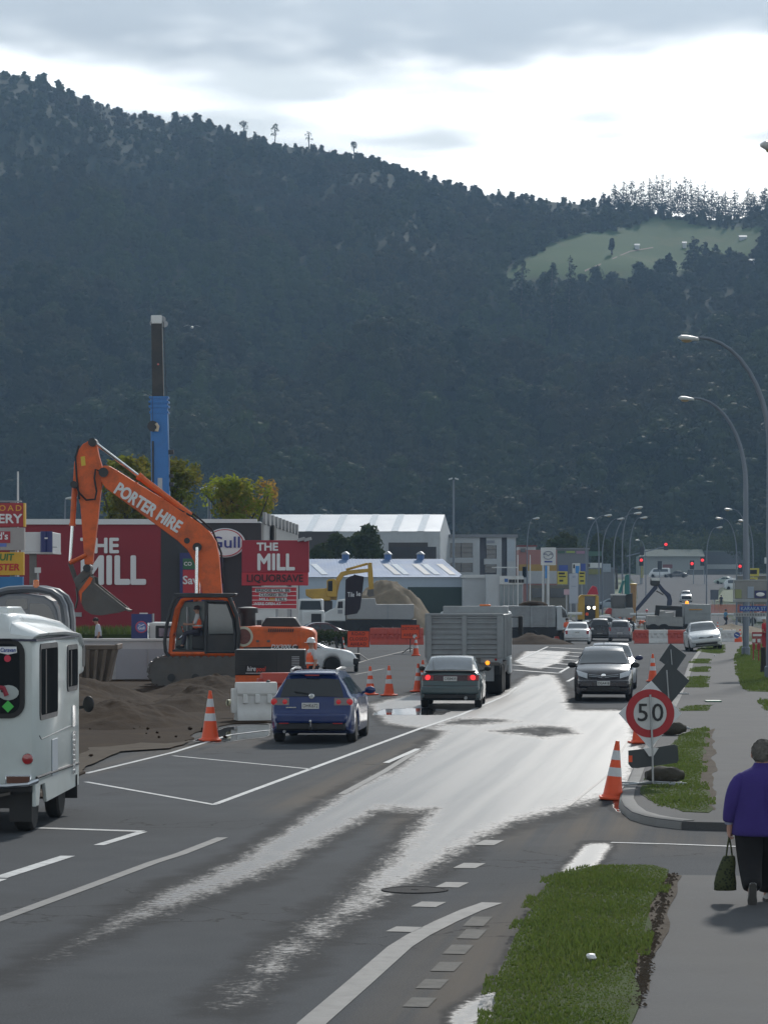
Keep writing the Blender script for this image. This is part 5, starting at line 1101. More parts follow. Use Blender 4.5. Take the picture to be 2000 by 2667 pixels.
for v0, v1, m in ((1455, 1482, mat('sign_green', (.02, .13, .06), .4)), (1484, 1544, mat('sign_red', (.45, .02, .035), .4)), (1546, 1562, mat('sign_red', (.45, .02, .035), .4))):
    MB().bb(xu(478, YB), xu(574, YB), YB-.22, YB-.2, zv(v1, YB), zv(v0, YB)).obj('sign_panel', m, fr_, True)
txt('CO', fr_, (xu(491, YB), YB-.24, zv(1469, YB)), .22, WHITEP, bold=.02); txt('Sav', fr_, (xu(497, YB), YB-.24, zv(1512, YB)), .48, WHITEP, bold=.02)
MB().bb(xu(476, YB), xu(508, YB), YB-.1, YB-.04, zv(1620, YB), zv(1585, YB)).obj('green_panel', mat('panel_green', (.03, .32, .10), .4), **W)
GREY2 = mat('mullion_grey', (.4, .42, .42), .4)
ov = MB().lathe([(1, 0), (1, -.2), (.96, -.22)], (0, 0, 0), 'y', 48).obj('oval_sign', FASC, sb_); ov.location = (xu(587, YB)-ORG[sb_.name].x, -.05, zv(1414, YB)); ov.scale = (.84, 1, .61)
r1_ = MB().lathe([(.93, -.20), (.93, -.235), (.87, -.235), (.87, -.20)], (0, 0, 0), 'y', 48).obj('red_ring', mat('sign_red', (.45, .02, .035), .4), ov)
MB().lathe([(.87, -.215), (.87, -.228), (.001, -.228)], (0, 0, 0), 'y', 48).obj('sign_face', WHITEP, ov)
txt('Gull', sb_, (xu(588, YB), YB-.31, zv(1414, YB)), .66, mat('gull_navy', (.02, .03, .22), .4), bold=.012, width=1.24)
# blue notice panel with round badge
bp_ = thing('notice_panel', 'dark blue panel with round red badge at the foot of the red wall', 'sign', (xu(372, 118), 118, 1.28)); W = dict(parent=bp_, world=True)
MB().bb(xu(343, 118), xu(396, 118), 118, 118.1, zv(1664, 118), zv(1599, 118)).obj('panel', mat('sign_navy', (.015, .025, .14), .4), **W)
rb = MB().lathe([(.23, 0), (.23, -.02), (.19, -.025), (.19, -.01)], (xu(369, 118), 118, zv(1633, 118)), 'y', 26).obj('badge_ring', mat('badge_pinkred', (.5, .05, .08), .4), **W); MB().lathe([(.19, 0), (.19, -.014), (.001, -.014)], (xu(369, 118), 118, zv(1633, 118)), 'y', 22).obj('badge_face', mat('badge_blue', (.10, .16, .42), .4), **W)
txt('Gull', bp_, (xu(369, 118), 117.97, zv(1636, 118)), .16, WHITEP, bold=.02); MB().tube([(xu(362, 118), 117.97, zv(1627, 118)), (xu(369, 118), 117.97, zv(1629, 118)), (xu(377, 118), 117.97, zv(1626, 118))], .014, 5).obj('bird_mark', WHITEP, **W); MB().bb(xu(364, 118), xu(385, 118), 118, 118.1, zv(1599, 118), zv(1596, 118)).obj('lamp', WHITE, **W); MB().tube([(xu(400, 118), 118, 1.2), (xu(400, 118), 118, zv(1598, 118))], .04, 8).obj('post', STEEL, **W)

# ---- pylon sign
YP = 124; py_ = thing('pylon_sign', 'red roadside sign for the liquor store on posts', 'sign', (xu(717, YP), YP, 0)); W = dict(parent=py_, world=True)
SRED = mat('pylon_red', (.31, .010, .03), .45, 0, .05, .8); SRED2 = mat('pylon_bright_red', (.48, .018, .035), .45, 0, .05, .8)
hd = MB().bb(xu(630, YP), xu(805, YP), YP, YP+.35, zv(1491, YP), zv(1407, YP)).obj('upper_board', SRED, **W, bev=.02); MB().bb(xu(630, YP), xu(803, YP), YP-.01, YP+.35, zv(1525, YP), zv(1491, YP)).obj('lower_board', SRED2, **W, bev=.02)
txt('THE', py_, (xu(697, YP), YP-.02, zv(1425, YP)), .44, WHITEP, fat=.035, width=.84); txt('MILL', py_, (xu(718, YP), YP-.02, zv(1466, YP)), .92, WHITEP, fat=.03, width=1.46); txt('LIQUORSAVE', py_, (xu(716, YP), YP-.03, zv(1507, YP)), .42, mat('lettering_dark_maroon', (.03, .006, .01), .5), fat=.02, width=2.25)
MB().bb(xu(657, YP), xu(772, YP), YP+.05, YP+.25, zv(1586, YP), zv(1528, YP)).obj('message_board', SRED2, **W)
for k in range(6): MB().bb(xu(657, YP), xu(772, YP), YP+.03, YP+.05, zv(1529+k*11.3, YP)-.012, zv(1529+k*11.3, YP)+.012).obj('message_rail', WHITEP, **W)
for i, (s_, u, wd_) in enumerate((('BRIDGE WILL BE', 711, 1.36), ('CLOSED BUT', 712, 1.08), ('MILL', 688, .4), ('TILL', 732, .4), ('WERE OPEN AT', 697, 1.1))):
    row = [0, 1, 2, 2, 3][i]; m = WHITEP if i in (2, 4) else BLACKP; v = 1538+row*11.6
    if m is BLACKP: MB().bb(xu(u, YP)-wd_/2-.03, xu(u, YP)+wd_/2+.03, YP+.036, YP+.046, zv(v+4.6, YP), zv(v-4.6, YP)).obj('letter_strip', WHITE, **W)
    txt(s_, py_, (xu(u, YP), YP+.024, zv(v, YP)), .155, m, bold=.02, width=wd_)
MB().bb(xu(702, YP), xu(716, YP), YP+.036, YP+.046, zv(1566, YP), zv(1557, YP)).obj('logo_patch', mat('logo_ochre', (.5, .25, .04), .5), **W)
MB().bb(xu(658, YP), xu(718, YP), YP+.06, YP+.2, zv(1615, YP), zv(1587, YP)).obj('lower_panel', WHITE, **W)
for u in (664, 720, 752): MB().bb(xu(u, YP)-.07, xu(u, YP)+.07, YP+.1, YP+.24, 0, zv(1530, YP)).obj('post', STEEL, **W)
for u in (785, 802): MB().box((xu(u, YP), YP-.25, zv(1405, YP)), (.3, .5, .12), rot=Matrix.Rotation(R(-15), 3, 'Y')).obj('flood_lamp', STEEL, **W)

# ---- sign tower on the far left
YT = 112; tw = thing('sign_tower', 'tall sign tower of stacked red, grey and yellow shop boards', 'sign', (xu(-10, YT), YT, 0)); W = dict(parent=tw, world=True)
for v0, v1, ue, m, nm in ((1304, 1307, 55, STEEL, 'top_rail'), (1310, 1372, 65, mat('bakery_red', (.36, .02, .03), .45), 'board'), (1374, 1433, 64, mat('board_grey', (.36, .34, .33), .5), 'board'), (1438, 1498, 62, mat('board_yellow', (.62, .36, .02), .45), 'board'), (1502, 1540, 60, mat('board_blue', (.02, .16, .38), .45), 'board')):
    MB().bb(xu(-120, YT), xu(ue, YT), YT, YT+.4, zv(v1, YT), zv(v0, YT)).obj(nm, m, **W, bev=.01)
MB().bb(xu(62, YT), xu(66, YT), YT-.01, YT+.42, zv(1372, YT), zv(1310, YT)).obj('yellow_edge', mat('board_yellow', (.62, .36, .02), .45), **W)
YEL = mat('letter_yellow', (.7, .38, .03), .5); txt('OAD', tw, (xu(28, YT), YT-.012, zv(1324, YT)), .30, YEL, bold=.01, width=.82, spacing=1.4); txt('ERY', tw, (xu(27, YT), YT-.012, zv(1352, YT)), .46, WHITEP, fat=.03, width=.84)
MB().bb(xu(-40, YT), xu(28, YT), YT-.03, YT, zv(1414, YT), zv(1384, YT)).obj('logo_red', mat('logo_red_', (.38, .03, .05), .5), **W); txt("d's", tw, (xu(9, YT), YT-.045, zv(1397, YT)), .36, WHITEP, bold=.02); MB().bb(xu(-40, YT), xu(18, YT), YT-.02, YT, zv(1424, YT), zv(1415, YT)).obj('logo_band', mat('logo_band_blue', (.12, .18, .5), .5), **W)
txt('UIT', tw, (xu(18, YT), YT-.012, zv(1452, YT)), .34, mat('letter_green', (.03, .16, .03), .5), bold=.03, width=.52, shear=.1); txt('STER', tw, (xu(24, YT), YT-.012, zv(1478, YT)), .34, mat('letter_red', (.5, .02, .02), .5), bold=.03, width=.78, shear=.1)
for u in (-60, 30): MB().bb(xu(u, YT)-.1, xu(u, YT)+.1, YT+.45, YT+.65, 0, zv(1306, YT)).obj('post', STEEL, **W)
o = MB().tube([(0, 0, 0), (0, 0, zv(1228, 115)-0)], [.06, .035], 8).obj('flag_pole', WHITE); o.location = (xu(48, 115), 115, 0); tag(o, 'thin white flag pole behind the sign tower', 'pole')
# fuel canopy edge, blue tube sign and brick column
YC = 118; cn = thing('fuel_canopy', 'white fuel canopy end with blue rounded corner on a brick column', 'canopy', (xu(85, YC), YC, 1.28)); W = dict(parent=cn, world=True)
MB().bb(xu(55, YC), xu(138, YC), YC, YC+3, zv(1437, YC), zv(1386, YC)).obj('fascia', FASC, **W, bev=.02); MB().bb(xu(55, YC), xu(139, YC), YC-.1, YC+3, zv(1442, YC), zv(1437, YC)).obj('soffit', WHITE, **W)
NAVY = mat('sign_navy', (.015, .025, .14), .4)
for u in (116, 130): MB().lathe([(.13, 0), (.13, zv(1384, YC)-zv(1438, YC))], (xu(u, YC), YC-.1, zv(1438, YC)), 'z', 16).obj('blue_corner', NAVY, **W)
MB().box((xu(123, YC), YC-.24, zv(1402, YC)), (.12, .02, .06)).obj('mark', WHITEP, **W); MB().box((xu(143, YC), YC, zv(1425, YC)), (.2, .1, .05)).obj('bracket', WHITE, **W)
BRK = mat('column_brick', (.20, .15, .17), .8, 0, .2, 6); brick_me = None
for r_ in range(14):
    for j in range(2):
        if brick_me is None: e = MB().box((0, 0, 0), (.135, .3, .145)).obj('brick', BRK, cn, bev=0); brick_me = e.data
        else: e = link('brick', brick_me, cn)
        e.location = (xu(86, YC)-.07+j*.14+(.03 if r_ % 2 else 0)-ORG[cn.name].x, .3+YC-ORG[cn.name].y, .08+r_*.153)
MB().bb(xu(84, YC)-.12, xu(84, YC)+.14, YC+.2, YC+.42, 1.28, zv(1440, YC)).obj('mortar_core', CONC, **W)
MB().bb(xu(92, YC), xu(107, YC), YC-.1, YC+.1, zv(1492, YC), zv(1478, YC)).obj('lamp_box', WHITE, **W); MB().tube([(xu(100, YC), YC, 1.28), (xu(100, YC), YC, zv(1490, YC))], .045, 8).obj('lamp_post', STEEL, **W)

# ---- trees behind the shop
for u, v0, v1, w_, lb, lm, sd in ((335, 1176, 1400, 170, 'golden green autumn tree left of the blue crane', LEAF_GOLD, 5), (455, 1200, 1400, 190, 'golden green autumn tree right of the blue crane', LEAF_GOLD, 6), (615, 1240, 1400, 215, 'green tree with rusty right side behind the charcoal wall', LEAF_RUST, 7)):
    y = 152+sd; s_ = y/FPX; H_ = (v1-v0)*s_; z0_ = zv(v1, y); rr = np.random.default_rng(sd); r_ = w_*s_/2
    cl = crown_clumps(rr, r_, H_, 26, z0_)
    for k in range(16): cl.append(((rr.uniform(-.95, .95)*r_, rr.uniform(-.6, .6)*r_, z0_+H_*rr.uniform(.45, .95)), (r_*.15, r_*.15, r_*.28)))
    tree('autumn_tree', lb, (xu(u, y), y, 0), cl, 4200, .135, lm, (z0_+H_*.6, .22), 'autumn trees behind the shop', sd, .1, 12)
# ---- blue crane
YK = 148; CB = mat('crane_blue', (.018, .15, .42), .4, 0, .12, .8, dirt=(.02, .07, .2), damt=.4); ck = thing('mobile_crane', 'tall blue telescopic crane boom rising behind the shop', 'crane', (xu(420, YK), YK, 0)); W = dict(parent=ck, world=True)
def lean(v): return xu(420-(1290-v)*.018, YK)
bmm = MB(); bmm.loft([[(lean(v)+sx_*hw, YK+sy_*hd, zv(v, YK)) for sx_, sy_ in ((-1, -1), (1, -1), (1, 1), (-1, 1))] for v, hw, hd in ((1480, .46, .5), (1290, .43, .45), (1036, .40, .42))]); bmm.obj('outer_boom', CB, **W, bev=.05)
for v, k in ((1036, .46), (1048, .48), (1060, .48), (1075, .46)): MB().box((lean(v), YK, zv(v, YK)), (k*2, k*2, .1)).obj('boom_collar', CB, **W)
bmm = MB(); bmm.loft([[(lean(v)+sx_*hw-.04, YK+sy_*hw, zv(v, YK)) for sx_, sy_ in ((-1, -1), (1, -1), (1, 1), (-1, 1))] for v, hw in ((1040, .27), (836, .25))]); bmm.obj('inner_boom', XD, **W, bev=.03)
MB().box((lean(833)-.05, YK, zv(833, YK)), (.52, .6, .4)).obj('boom_head', WHITE, **W, bev=.04)
for du, dv in ((12, -6), (18, 6), (-12, 4)): MB().lathe([(.16, 0), (.16, .1)], (lean(833)+du*YK/FPX, YK-.1, zv(838+dv, YK)), 'y', 12).obj('sheave', STEEL, **W)
hk = MB().lathe([(.26, 0), (.26, .2), (.1, .22)], (lean(1110)-.28, YK-.75, zv(1112, YK)), 'y', 18).obj('hook_block', XD, **W); MB().tube([(lean(1110)-.12, YK-.8, zv(1105, YK)), (lean(1110)-.02, YK-.8, zv(1113, YK)), (lean(1110)-.06, YK-.8, zv(1124, YK)), (lean(1110)-.16, YK-.8, zv(1122, YK))], .07, 7).obj('hook', mat('hook_cream', (.5, .42, .3), .5), hk, True)
MB().tube([(lean(835)-.28, YK-.5, zv(840, YK)), (lean(1100)-.28, YK-.7, zv(1102, YK))], .012, 4).obj('hoist_rope', XD, **W); MB().tube([(lean(835)+.3, YK-.3, zv(840, YK)), (lean(1280)+.46, YK-.3, zv(1280, YK))], .014, 4).obj('hoist_rope', XD, **W)
for v, s_ in ((1178, .3), (1240, .22), (1262, .26)): MB().box((lean(v)+.52, YK-.2, zv(v, YK)), (s_, .3, s_*.7)).obj('sheave_bracket', XD, **W, bev=.02)
MB().tube([(lean(1300)-.35, YK-.5, zv(1330, YK)), (lean(1130)-.3, YK-.5, zv(1150, YK))], .05, 7).obj('hydraulic_line', XD, **W); MB().box((lean(1260), YK-.47, zv(1270, YK)), (.22, .04, .9)).obj('mark_panel', STEEL, **W); MB().lathe([(.05, 0), (.05, .04)], (lean(945), YK-.3, zv(950, YK)), 'y', 10).obj('red_marker', REDL, **W)
MB().bb(xu(300, YK), xu(560, YK), YK-1.2, YK+1.2, .9, 2.4).obj('carrier', CB, **W, bev=.1)
for k in range(4): wheel(ck, 1, 0, .55, .4).location = (-2.0+k*1.4, -1.0, .55)
for k in range(4): ck.children[-1-k].rotation_euler = (0, 0, PI/2)
# small street lamp and floodlight behind the roof
bird = MB(); bird.loft([[(-.42, 0, .10), (-.40, .06, .10)], [(-.2, -.02, .16), (-.18, .12, .16)], [(0, -.02, .06), (0, .14, .06)], [(.2, -.02, .16), (.18, .12, .16)], [(.42, 0, .08), (.40, .06, .08)]], cap=False, closed=False); bird.ball((0, .05, .05), (.07, .22, .06))
bo_ = bird.obj('bird', WHITE); bo_.location = at(501, 855, 150); tag(bo_, 'white gull gliding in front of the dark hill', 'bird')
# ============================================================ campervan at the left edge
a = R(2.7); yv = 40.5; CV = mat('campervan_white', (.56, .62, .61), .35, 0, .04, .7, coat=.4, dirt=(.36, .37, .34), damt=.3); CVR = mat('campervan_roof', (.66, .70, .70), .3, 0, .04, .7, coat=.5)
cvx = xu(95, yv)-.95
cv = thing('campervan', 'white campervan with overhanging roof pod cut by the left edge', 'campervan', (cvx, yv, 0), -a)
def ring(hw, y, z0, z1, r_=.12, top=1.0, n=4):
    """rounded upright rectangle ring in plan is not needed: section across x at one y"""
    pts_ = []
    for cx_, cz_, a0 in ((hw-r_, z0+r_*.5, -PI/2), (hw*top-r_, z1-r_, 0), (-hw*top+r_, z1-r_, PI/2), (-hw+r_, z0+r_*.5, PI)):
        for k in range(n+1):
            aa = a0+PI/2*k/n; pts_.append((cx_+math.cos(aa)*r_, y, cz_+math.sin(aa)*r_*(.5 if a0 in (-PI/2, PI) else 1)))
    return pts_
MB().loft([ring(.90, 0, .66, 2.58), ring(.95, .07, .62, 2.6), ring(.95, 2.0, .62, 2.6), ring(.95, 3.9, .62, 2.55), ring(.93, 4.0, .64, 2.5)]).obj('body', CV, cv, smooth=40)
# moulded roof: tall at the back, falling to the nose
MB().loft([ring(.93, .0, 2.56, 2.72, .08, .66), ring(.99, .12, 2.58, 2.90, .12, .62), ring(.99, .9, 2.58, 2.91, .12, .62), ring(.99, 2.4, 2.57, 2.87, .13, .68), ring(.98, 3.9, 2.52, 2.77, .12, .76), ring(.94, 4.6, 2.36, 2.62, .1, .86), ring(.86, 4.95, 2.28, 2.42, .05, .92)]).obj('roof', CVR, cv, smooth=50)
MB().loft([[(sx_*hw, y, z) for sx_, z in ((-1, z0), (1, z0), (1, z1), (-1, z1))] for y, hw, z0, z1 in ((.5, .50, 2.88, 2.99), (1.6, .50, 2.88, 2.99), (2.3, .45, 2.85, 2.89))]).obj('roof_pod', CVR, cv, bev=.03)
MB().loft([ring(.94, 3.85, 1.95, 2.5, .1), ring(.93, 4.5, 1.98, 2.45, .12), ring(.86, 4.92, 2.05, 2.36, .14)]).obj('overcab_nose', CV, cv, smooth=50)
MB().loft([ring(.86, 3.9, .62, 1.98), ring(.84, 4.25, .6, 1.6, .1, .95), ring(.8, 4.75, .58, 1.02, .1, .97), ring(.72, 5.0, .58, .8, .08, .98)]).obj('cab', CV, cv, smooth=45)
MB().box((0, 1.9, 2.555), (1.93, 3.86, .03)).obj('gutter_trim', NAVYT if 'NAVYT' in globals() else mat('trim_navy', (.03, .035, .07), .4), cv)
PANE = mat('camper_pane', (.02, .022, .024), .35, 0, .6, 1.2, spec=.0, rvar=.03)
def rrect(w, h, r_, n=5):
    out = []
    for cx_, cz_, a0 in ((w/2-r_, -h/2+r_, -PI/2), (w/2-r_, h/2-r_, 0), (-w/2+r_, h/2-r_, PI/2), (-w/2+r_, -h/2+r_, PI)):
        for k in range(n+1): aa = a0+PI/2*k/n; out.append((cx_+math.cos(aa)*r_, cz_+math.sin(aa)*r_))
    return out
def win(name, m, x, y, z, w, h, r_, d, axis, parent):
    mb = MB(); pl = rrect(w, h, r_)
    if axis == 'x': mb.prism([(p_+y, q_+z) for p_, q_ in pl], x, x+d, 'x')
    else: mb.prism([(p_+x, q_+z) for p_, q_ in pl], y, y+d, 'y')
    return mb.obj(name, m, parent)
o = win('rear_window', BLACK, .17, -.01, 2.05, 1.28, 1.05, .2, -.02, 'y', cv); win('pane', PANE, .17, -.032, 2.05, 1.14, .92, .13, -.006, 'y', o)
def at_v(u, v, y=40.45): p_ = at(u, v, y); return (p_.x-cvx, p_.z)
xs_, zs_ = at_v(23, 1694); st_ = MB().prism([(xs_-.12, zs_-.03), (xs_, zs_-.055), (xs_+.12, zs_-.03), (xs_+.115, zs_+.05), (xs_-.115, zs_+.05)], -.05, -.045).obj('window_sticker', WHITEP, o)
txt('Caravan', st_, (xs_, -.053, zs_+.005), .075, mat('sticker_blue', (.03, .08, .35), .5), world=False, bold=.01, shear=.2, width=.2); xs_, zs_ = at_v(22, 1715); MB().lathe([(.045, 0), (.045, -.008), (.001, -.008)], (xs_, -.048, zs_), 'y', 16).obj('red_sticker', mat('sticker_redpink', (.6, .03, .07), .5), o)
xs_, zs_ = at_v(23, 1840); MB().prism([(xs_-.08, zs_), (xs_, zs_-.08), (xs_+.08, zs_), (xs_, zs_+.08)], -.05, -.045).obj('green_sticker', mat('sticker_green', (.06, .5, .08), .5), o)
xs_, zs_ = at_v(8, 1800); MB().lathe([(.02, 0), (.02, .02)], (xs_, -.05, zs_), 'y', 6).obj('clip', BLACK, o); MB().tube([(xs_-.1, -.047, zs_+.06), (xs_+.02, -.047, zs_+.04), (xs_+.06, -.047, zs_-.06)], .035, 6).obj('red_strap', mat('strap_red', (.3, .03, .05), .6), o); MB().ball((xs_+.08, -.04, zs_-.02), (.14, .006, .1)).obj('white_bundle', mat('bundle_white', (.4, .44, .43), .6), o)
for y0_, y1_, z0_, z1_ in ((.32, 1.85, 1.48, 2.50), (2.75, 3.72, 1.78, 2.44)):
    w_ = win('side_window', mat('window_rubber', (.03, .03, .035), .4), .945, (y0_+y1_)/2, (z0_+z1_)/2, y1_-y0_, z1_-z0_, .1, .02, 'x', cv); g_ = win('pane', PANE, .966, (y0_+y1_)/2, (z0_+z1_)/2, y1_-y0_-.12, z1_-z0_-.14, .06, .004, 'x', w_)
    MB().box((.972, y0_+(y1_-y0_)*.28, (z0_+z1_)/2), (.006, .09, z1_-z0_-.16)).obj('slider_bar', BLACK, w_)
w_ = win('side_window', BLACK, .915, 4.5, 2.24, .3, .3, .08, .02, 'x', cv)
for x in (-.9, .9): pass
MB().lathe([(.075, 0), (.065, -.03), (.001, -.035)], (at_v(73, 1977)[0], -.01, at_v(73, 1977)[1]), 'y', 16).obj('reflector', REDL, cv)
xl, zl = at_v(50, 2031); MB().box((xl, -.03, zl), (.34, .06, .13)).obj('tail_light_box', CHROME, cv, bev=.01); MB().box((xl, -.065, zl), (.30, .02, .09)).obj('tail_light', mat('tail_lamp_dark', (.10, .03, .012), .3), cv)
MB().tube([(-.95, -.14, .64), (.6, -.16, .64), (.86, -.12, .66), (.96, .05, .70)], .035, 8).obj('bumper', CHROME, cv); MB().box((0, -.03, .60), (1.8, .08, .07)).obj('bumper_beam', BLACK, cv)
MB().prism([(.02, .36), (.28, .36), (.42, .62), (.8, .62), (.95, .36), (3.9, .40), (3.9, .68), (.02, .72)], .90, .95, 'x').obj('skirt', CV, cv, bev=.01)
MB().prism([(-.02, .62), (-.02, .38), (.3, .36), (.1, .62)], -.95, -.9, 'x').obj('skirt', CV, cv)
MB().tube([(.957, .05, .74), (.957, 3.8, .72)], .018, 6).obj('side_moulding', BLACK, cv); MB().tube([(.955, .3, 1.28), (.955, .45, 1.23), (.955, 3.6, 1.30)], .008, 5).obj('panel_seam', mat('seam_grey', (.2, .22, .22)), cv)
MB().box((.957, 1.6, .93), (.01, .5, .5)).obj('hatch', mat('hatch_bluegrey', (.35, .40, .45), .4), cv, bev=.004); MB().box((.96, 3.3, .9), (.02, .25, .6)).obj('vent', CHROME, cv); MB().box((.96, 3.3, 1.42), (.02, .25, .3)).obj('vent', CHROME, cv)
for k in range(8): MB().box((.972, 3.3, .65+k*.07), (.006, .22, .02)).obj('louvre', STEEL, cv)
mr_ = MB(); mr_.ball((1.03, 4.3, 1.55), (.085, .05, .12), 12, 8); mr_.tube([(.8, 4.3, 1.48), (1.0, 4.3, 1.52)], .025, 6); mr_.obj('mirror', BLACK, cv)
for x, y in ((-.72, .62), (.72, .62), (-.74, 3.3), (.74, 3.0)): wheel(cv, x, y, .36, .24 if y < 1 else .2)
MB().box((0, .8, .45), (1.5, 1.2, .25)).obj('axle', BLACK, cv); MB().box((0, 2.4, .5), (1.1, 3, .2)).obj('chassis', BLACK, cv); MB().box((.72, .2, .36), (.3, .02, .42)).obj('mudflap', BLACK, cv); MB().box((.86, 3.6, .40), (.22, .03, .34)).obj('mudflap', BLACK, cv)
MB().prism([(-.55, .25), (.62, .52), (.62, .56), (-.55, .29)], -.02, .05).obj('exhaust', XM, cv); MB().bb(-.95, -.62, -.13, .0, .85, 1.55).obj('gas_locker', mat('locker_lilac', (.5, .53, .58), .4), cv, bev=.04)

# ---- grey truck behind it
YQ = 76; gt = thing('grey_truck', 'grey truck cab with arched guard and amber beacon behind the campervan', 'truck', (xu(60, YQ), YQ, 0)); W = dict(parent=gt, world=True); GT = paint('slate_grey_paint', (.13, .14, .16), rough=.35)
sc3 = lambda P_: [(xu(x*.1808, YQ), zv(1500+y*.1808, YQ)) for x, y in P_]
MB().prism(sc3([(-900, 330), (0, 300), (120, 258), (400, 258), (640, 290), (760, 360), (820, 480), (850, 640), (870, 900), (870, 1400), (-900, 1400)]), YQ, YQ+1.7).obj('cab', GT, **W, bev=.05)
MB().prism(sc3([(100, 340), (390, 325), (405, 440), (400, 480), (80, 470)]), YQ-.02, YQ).obj('window', GLASS, **W); MB().prism(sc3([(440, 395), (660, 400), (730, 460), (785, 580), (790, 640), (430, 640)]), YQ-.02, YQ).obj('window', GLASS, **W)
for y in (YQ+.1, YQ+1.6): MB().tube([(x, y, z) for x, z in sc3([(-600, 230), (0, 235), (120, 205), (350, 190), (560, 195), (740, 235), (860, 320), (915, 430), (945, 640), (950, 1300)])], .10, 8).obj('guard_arch', GT, **W)
MB().lathe([(.09, 0), (.09, .05), (.075, .05), (.075, .17), (.05, .2)], (xu(94, YQ), YQ+.1, zv(1531, YQ)), 'z', 12).obj('beacon', AMBER, **W)
MB().bb(xu(-250, YQ), xu(160, YQ), YQ+.1, YQ+1.6, .4, .9).obj('chassis', BLACK, **W)
for k in (-3.2, -.2): w_ = wheel(gt, 1, 0, .42, .25); w_.location = (k, .0, .42); w_.rotation_euler = (0, 0, -PI/2)
# ---- white truck cab behind the digger
YU = 110; wt = thing('white_truck', 'white truck cab with big dark mirror behind the digger cab', 'truck', (xu(430, YU), YU, 0)); W = dict(parent=wt, world=True)
MB().prism(wpoly([(386, 1690), (386, 1628), (392, 1621), (470, 1622), (480, 1640), (520, 1645), (530, 1700), (530, 1740), (386, 1740)], YU), YU, YU+1.9).obj('cab', WHITE, **W, bev=.05)
MB().bb(xu(407, YU), xu(450, YU), YU-.25, YU-.18, zv(1662, YU), zv(1629, YU)).obj('mirror', BLACK, **W, bev=.05); MB().bb(xu(416, YU), xu(446, YU), YU-.27, YU-.25, zv(1657, YU), zv(1636, YU)).obj('mirror_glass', mat('mirror_glass', (.3, .25, .3), .08, .8), **W); MB().bb(xu(455, YU), xu(475, YU), YU-.02, YU, zv(1660, YU), zv(1630, YU)).obj('window', GLASS, **W)
MB().tube([(xu(388, YU), YU-.02, zv(1622, YU)), (xu(388, YU), YU-.02, zv(1690, YU))], .04, 6).obj('grab_rail', CHROME, **W)
for k in (-.2, 2.2): w_ = wheel(wt, 1, 0, .42, .25); w_.location = (k, .0, .42); w_.rotation_euler = (0, 0, -PI/2)

# ============================================================ tip trucks
TG = mat('tray_grey', (.29, .315, .33), .55, .15, .12, .9, dirt=(.13, .115, .10), damt=.55, dscale=.8); TGD = mat('tray_grey_shadowed_rib', (.17, .19, .205), .55, .15, .12, .9)
a = R(5); q = G(1209, 1811); dt = thing('tip_truck', 'grey steel tip truck driving away ahead of the green liftback', 'truck', (q.x, q.y, 0), -a)
hw = 1.15; zt0, zt1 = 1.12, 2.42
MB().bb(-hw, hw, .06, 4.9, zt0, zt1).obj('tray', TG, dt, bev=.02)
tg = MB().bb(-hw+.02, hw-.02, .0, .06, zt0+.02, zt1-.02).obj('tailgate', TG, dt)
for sx_ in (-1, 0, 1): MB().bb(sx_*(hw-.09)-.075, sx_*(hw-.09)+.075, -.07, .0, zt0, zt1).obj('tailgate_post', TG, tg, bev=.01)
for k in range(8):
    z = zt0+.09+k*.155
    for x0_, x1_ in ((-hw+.17, -.08), (.08, hw-.17)): MB().prism([(.0, z), (-.055, z+.03), (-.055, z+.075), (.0, z+.105)], x0_, x1_, 'x').obj('tailgate_rib', TG, tg)
MB().bb(-hw-.03, hw+.03, -.08, .02, zt1-.03, zt1+.05).obj('top_rail', TG, dt, bev=.015); MB().bb(-hw, hw, -.05, .1, zt0-.14, zt0-.003).obj('rear_beam', TG, dt)
for x in (-.5, .42): MB().bb(x-.07, x+.07, -.1, .05, zt0-.16, zt0+.02).obj('hinge', XM, dt, bev=.01)
for sg in (-1, 1):
    for k in range(6): MB().bb(sg*hw-(0 if sg > 0 else .06), sg*hw+(.06 if sg > 0 else 0), .3+k*.85, .42+k*.85, zt0, zt1).obj('side_post', TG, dt)
MB().bb(-.95, 1.1, 4.5, 4.9, zt1, 2.66).obj('headboard', TG, dt, bev=.02); MB().bb(.2, .55, 4.55, 4.85, 2.66, 2.72).obj('beacon_bar', AMBER, dt, bev=.02)
MB().bb(-1.1, 1.12, 5.05, 6.9, .75, 2.5).obj('cab', mat('truck_cab_pale', (.42, .46, .48), .35, 0, .08), dt, bev=.12); MB().bb(-1.05, 1.05, .4, 6.8, .6, .95).obj('chassis', BLACK, dt)
MB().bb(1.12, 1.14, 5.3, 6.2, 1.6, 2.35).obj('cab_window', GLASS, dt)
for sg in (-1, 1):
    MB().bb(sg*.6-.28, sg*.6+.28, .22, .25, .42, .98).obj('mudflap', TG, dt); m_ = MB().box((sg*1.42, 6.3, 2.02), (.14, .2, .62)).tube([(sg*1.1, 6.3, 2.3), (sg*1.4, 6.3, 2.3)], .02, 5).obj('mirror', BLACK, dt, bev=.03)
    for y in (.95, 2.15): wheel(dt, sg*.86, y, .46, .5)
    wheel(dt, sg*.98, 5.9, .46, .26); MB().bb(sg*1.08-.06, sg*1.08+.06, 5.4, 6.4, .5, 1.02).obj('mudguard', WHITE, dt, bev=.05)
o = MB().bb(.7, 1.05, -.06, .0, .90, 1.0).obj('lamp_bar', XM, dt); MB().lathe([(.065, 0), (.05, -.03), (.001, -.035)], (.70, -.06, .98), 'y', 14).obj('indicator_lamp', AMBLIT, o); MB().lathe([(.04, 0), (.03, -.02), (.001, -.02)], (.95, -.06, 1.08), 'y', 12).obj('tail_light', REDL, o)
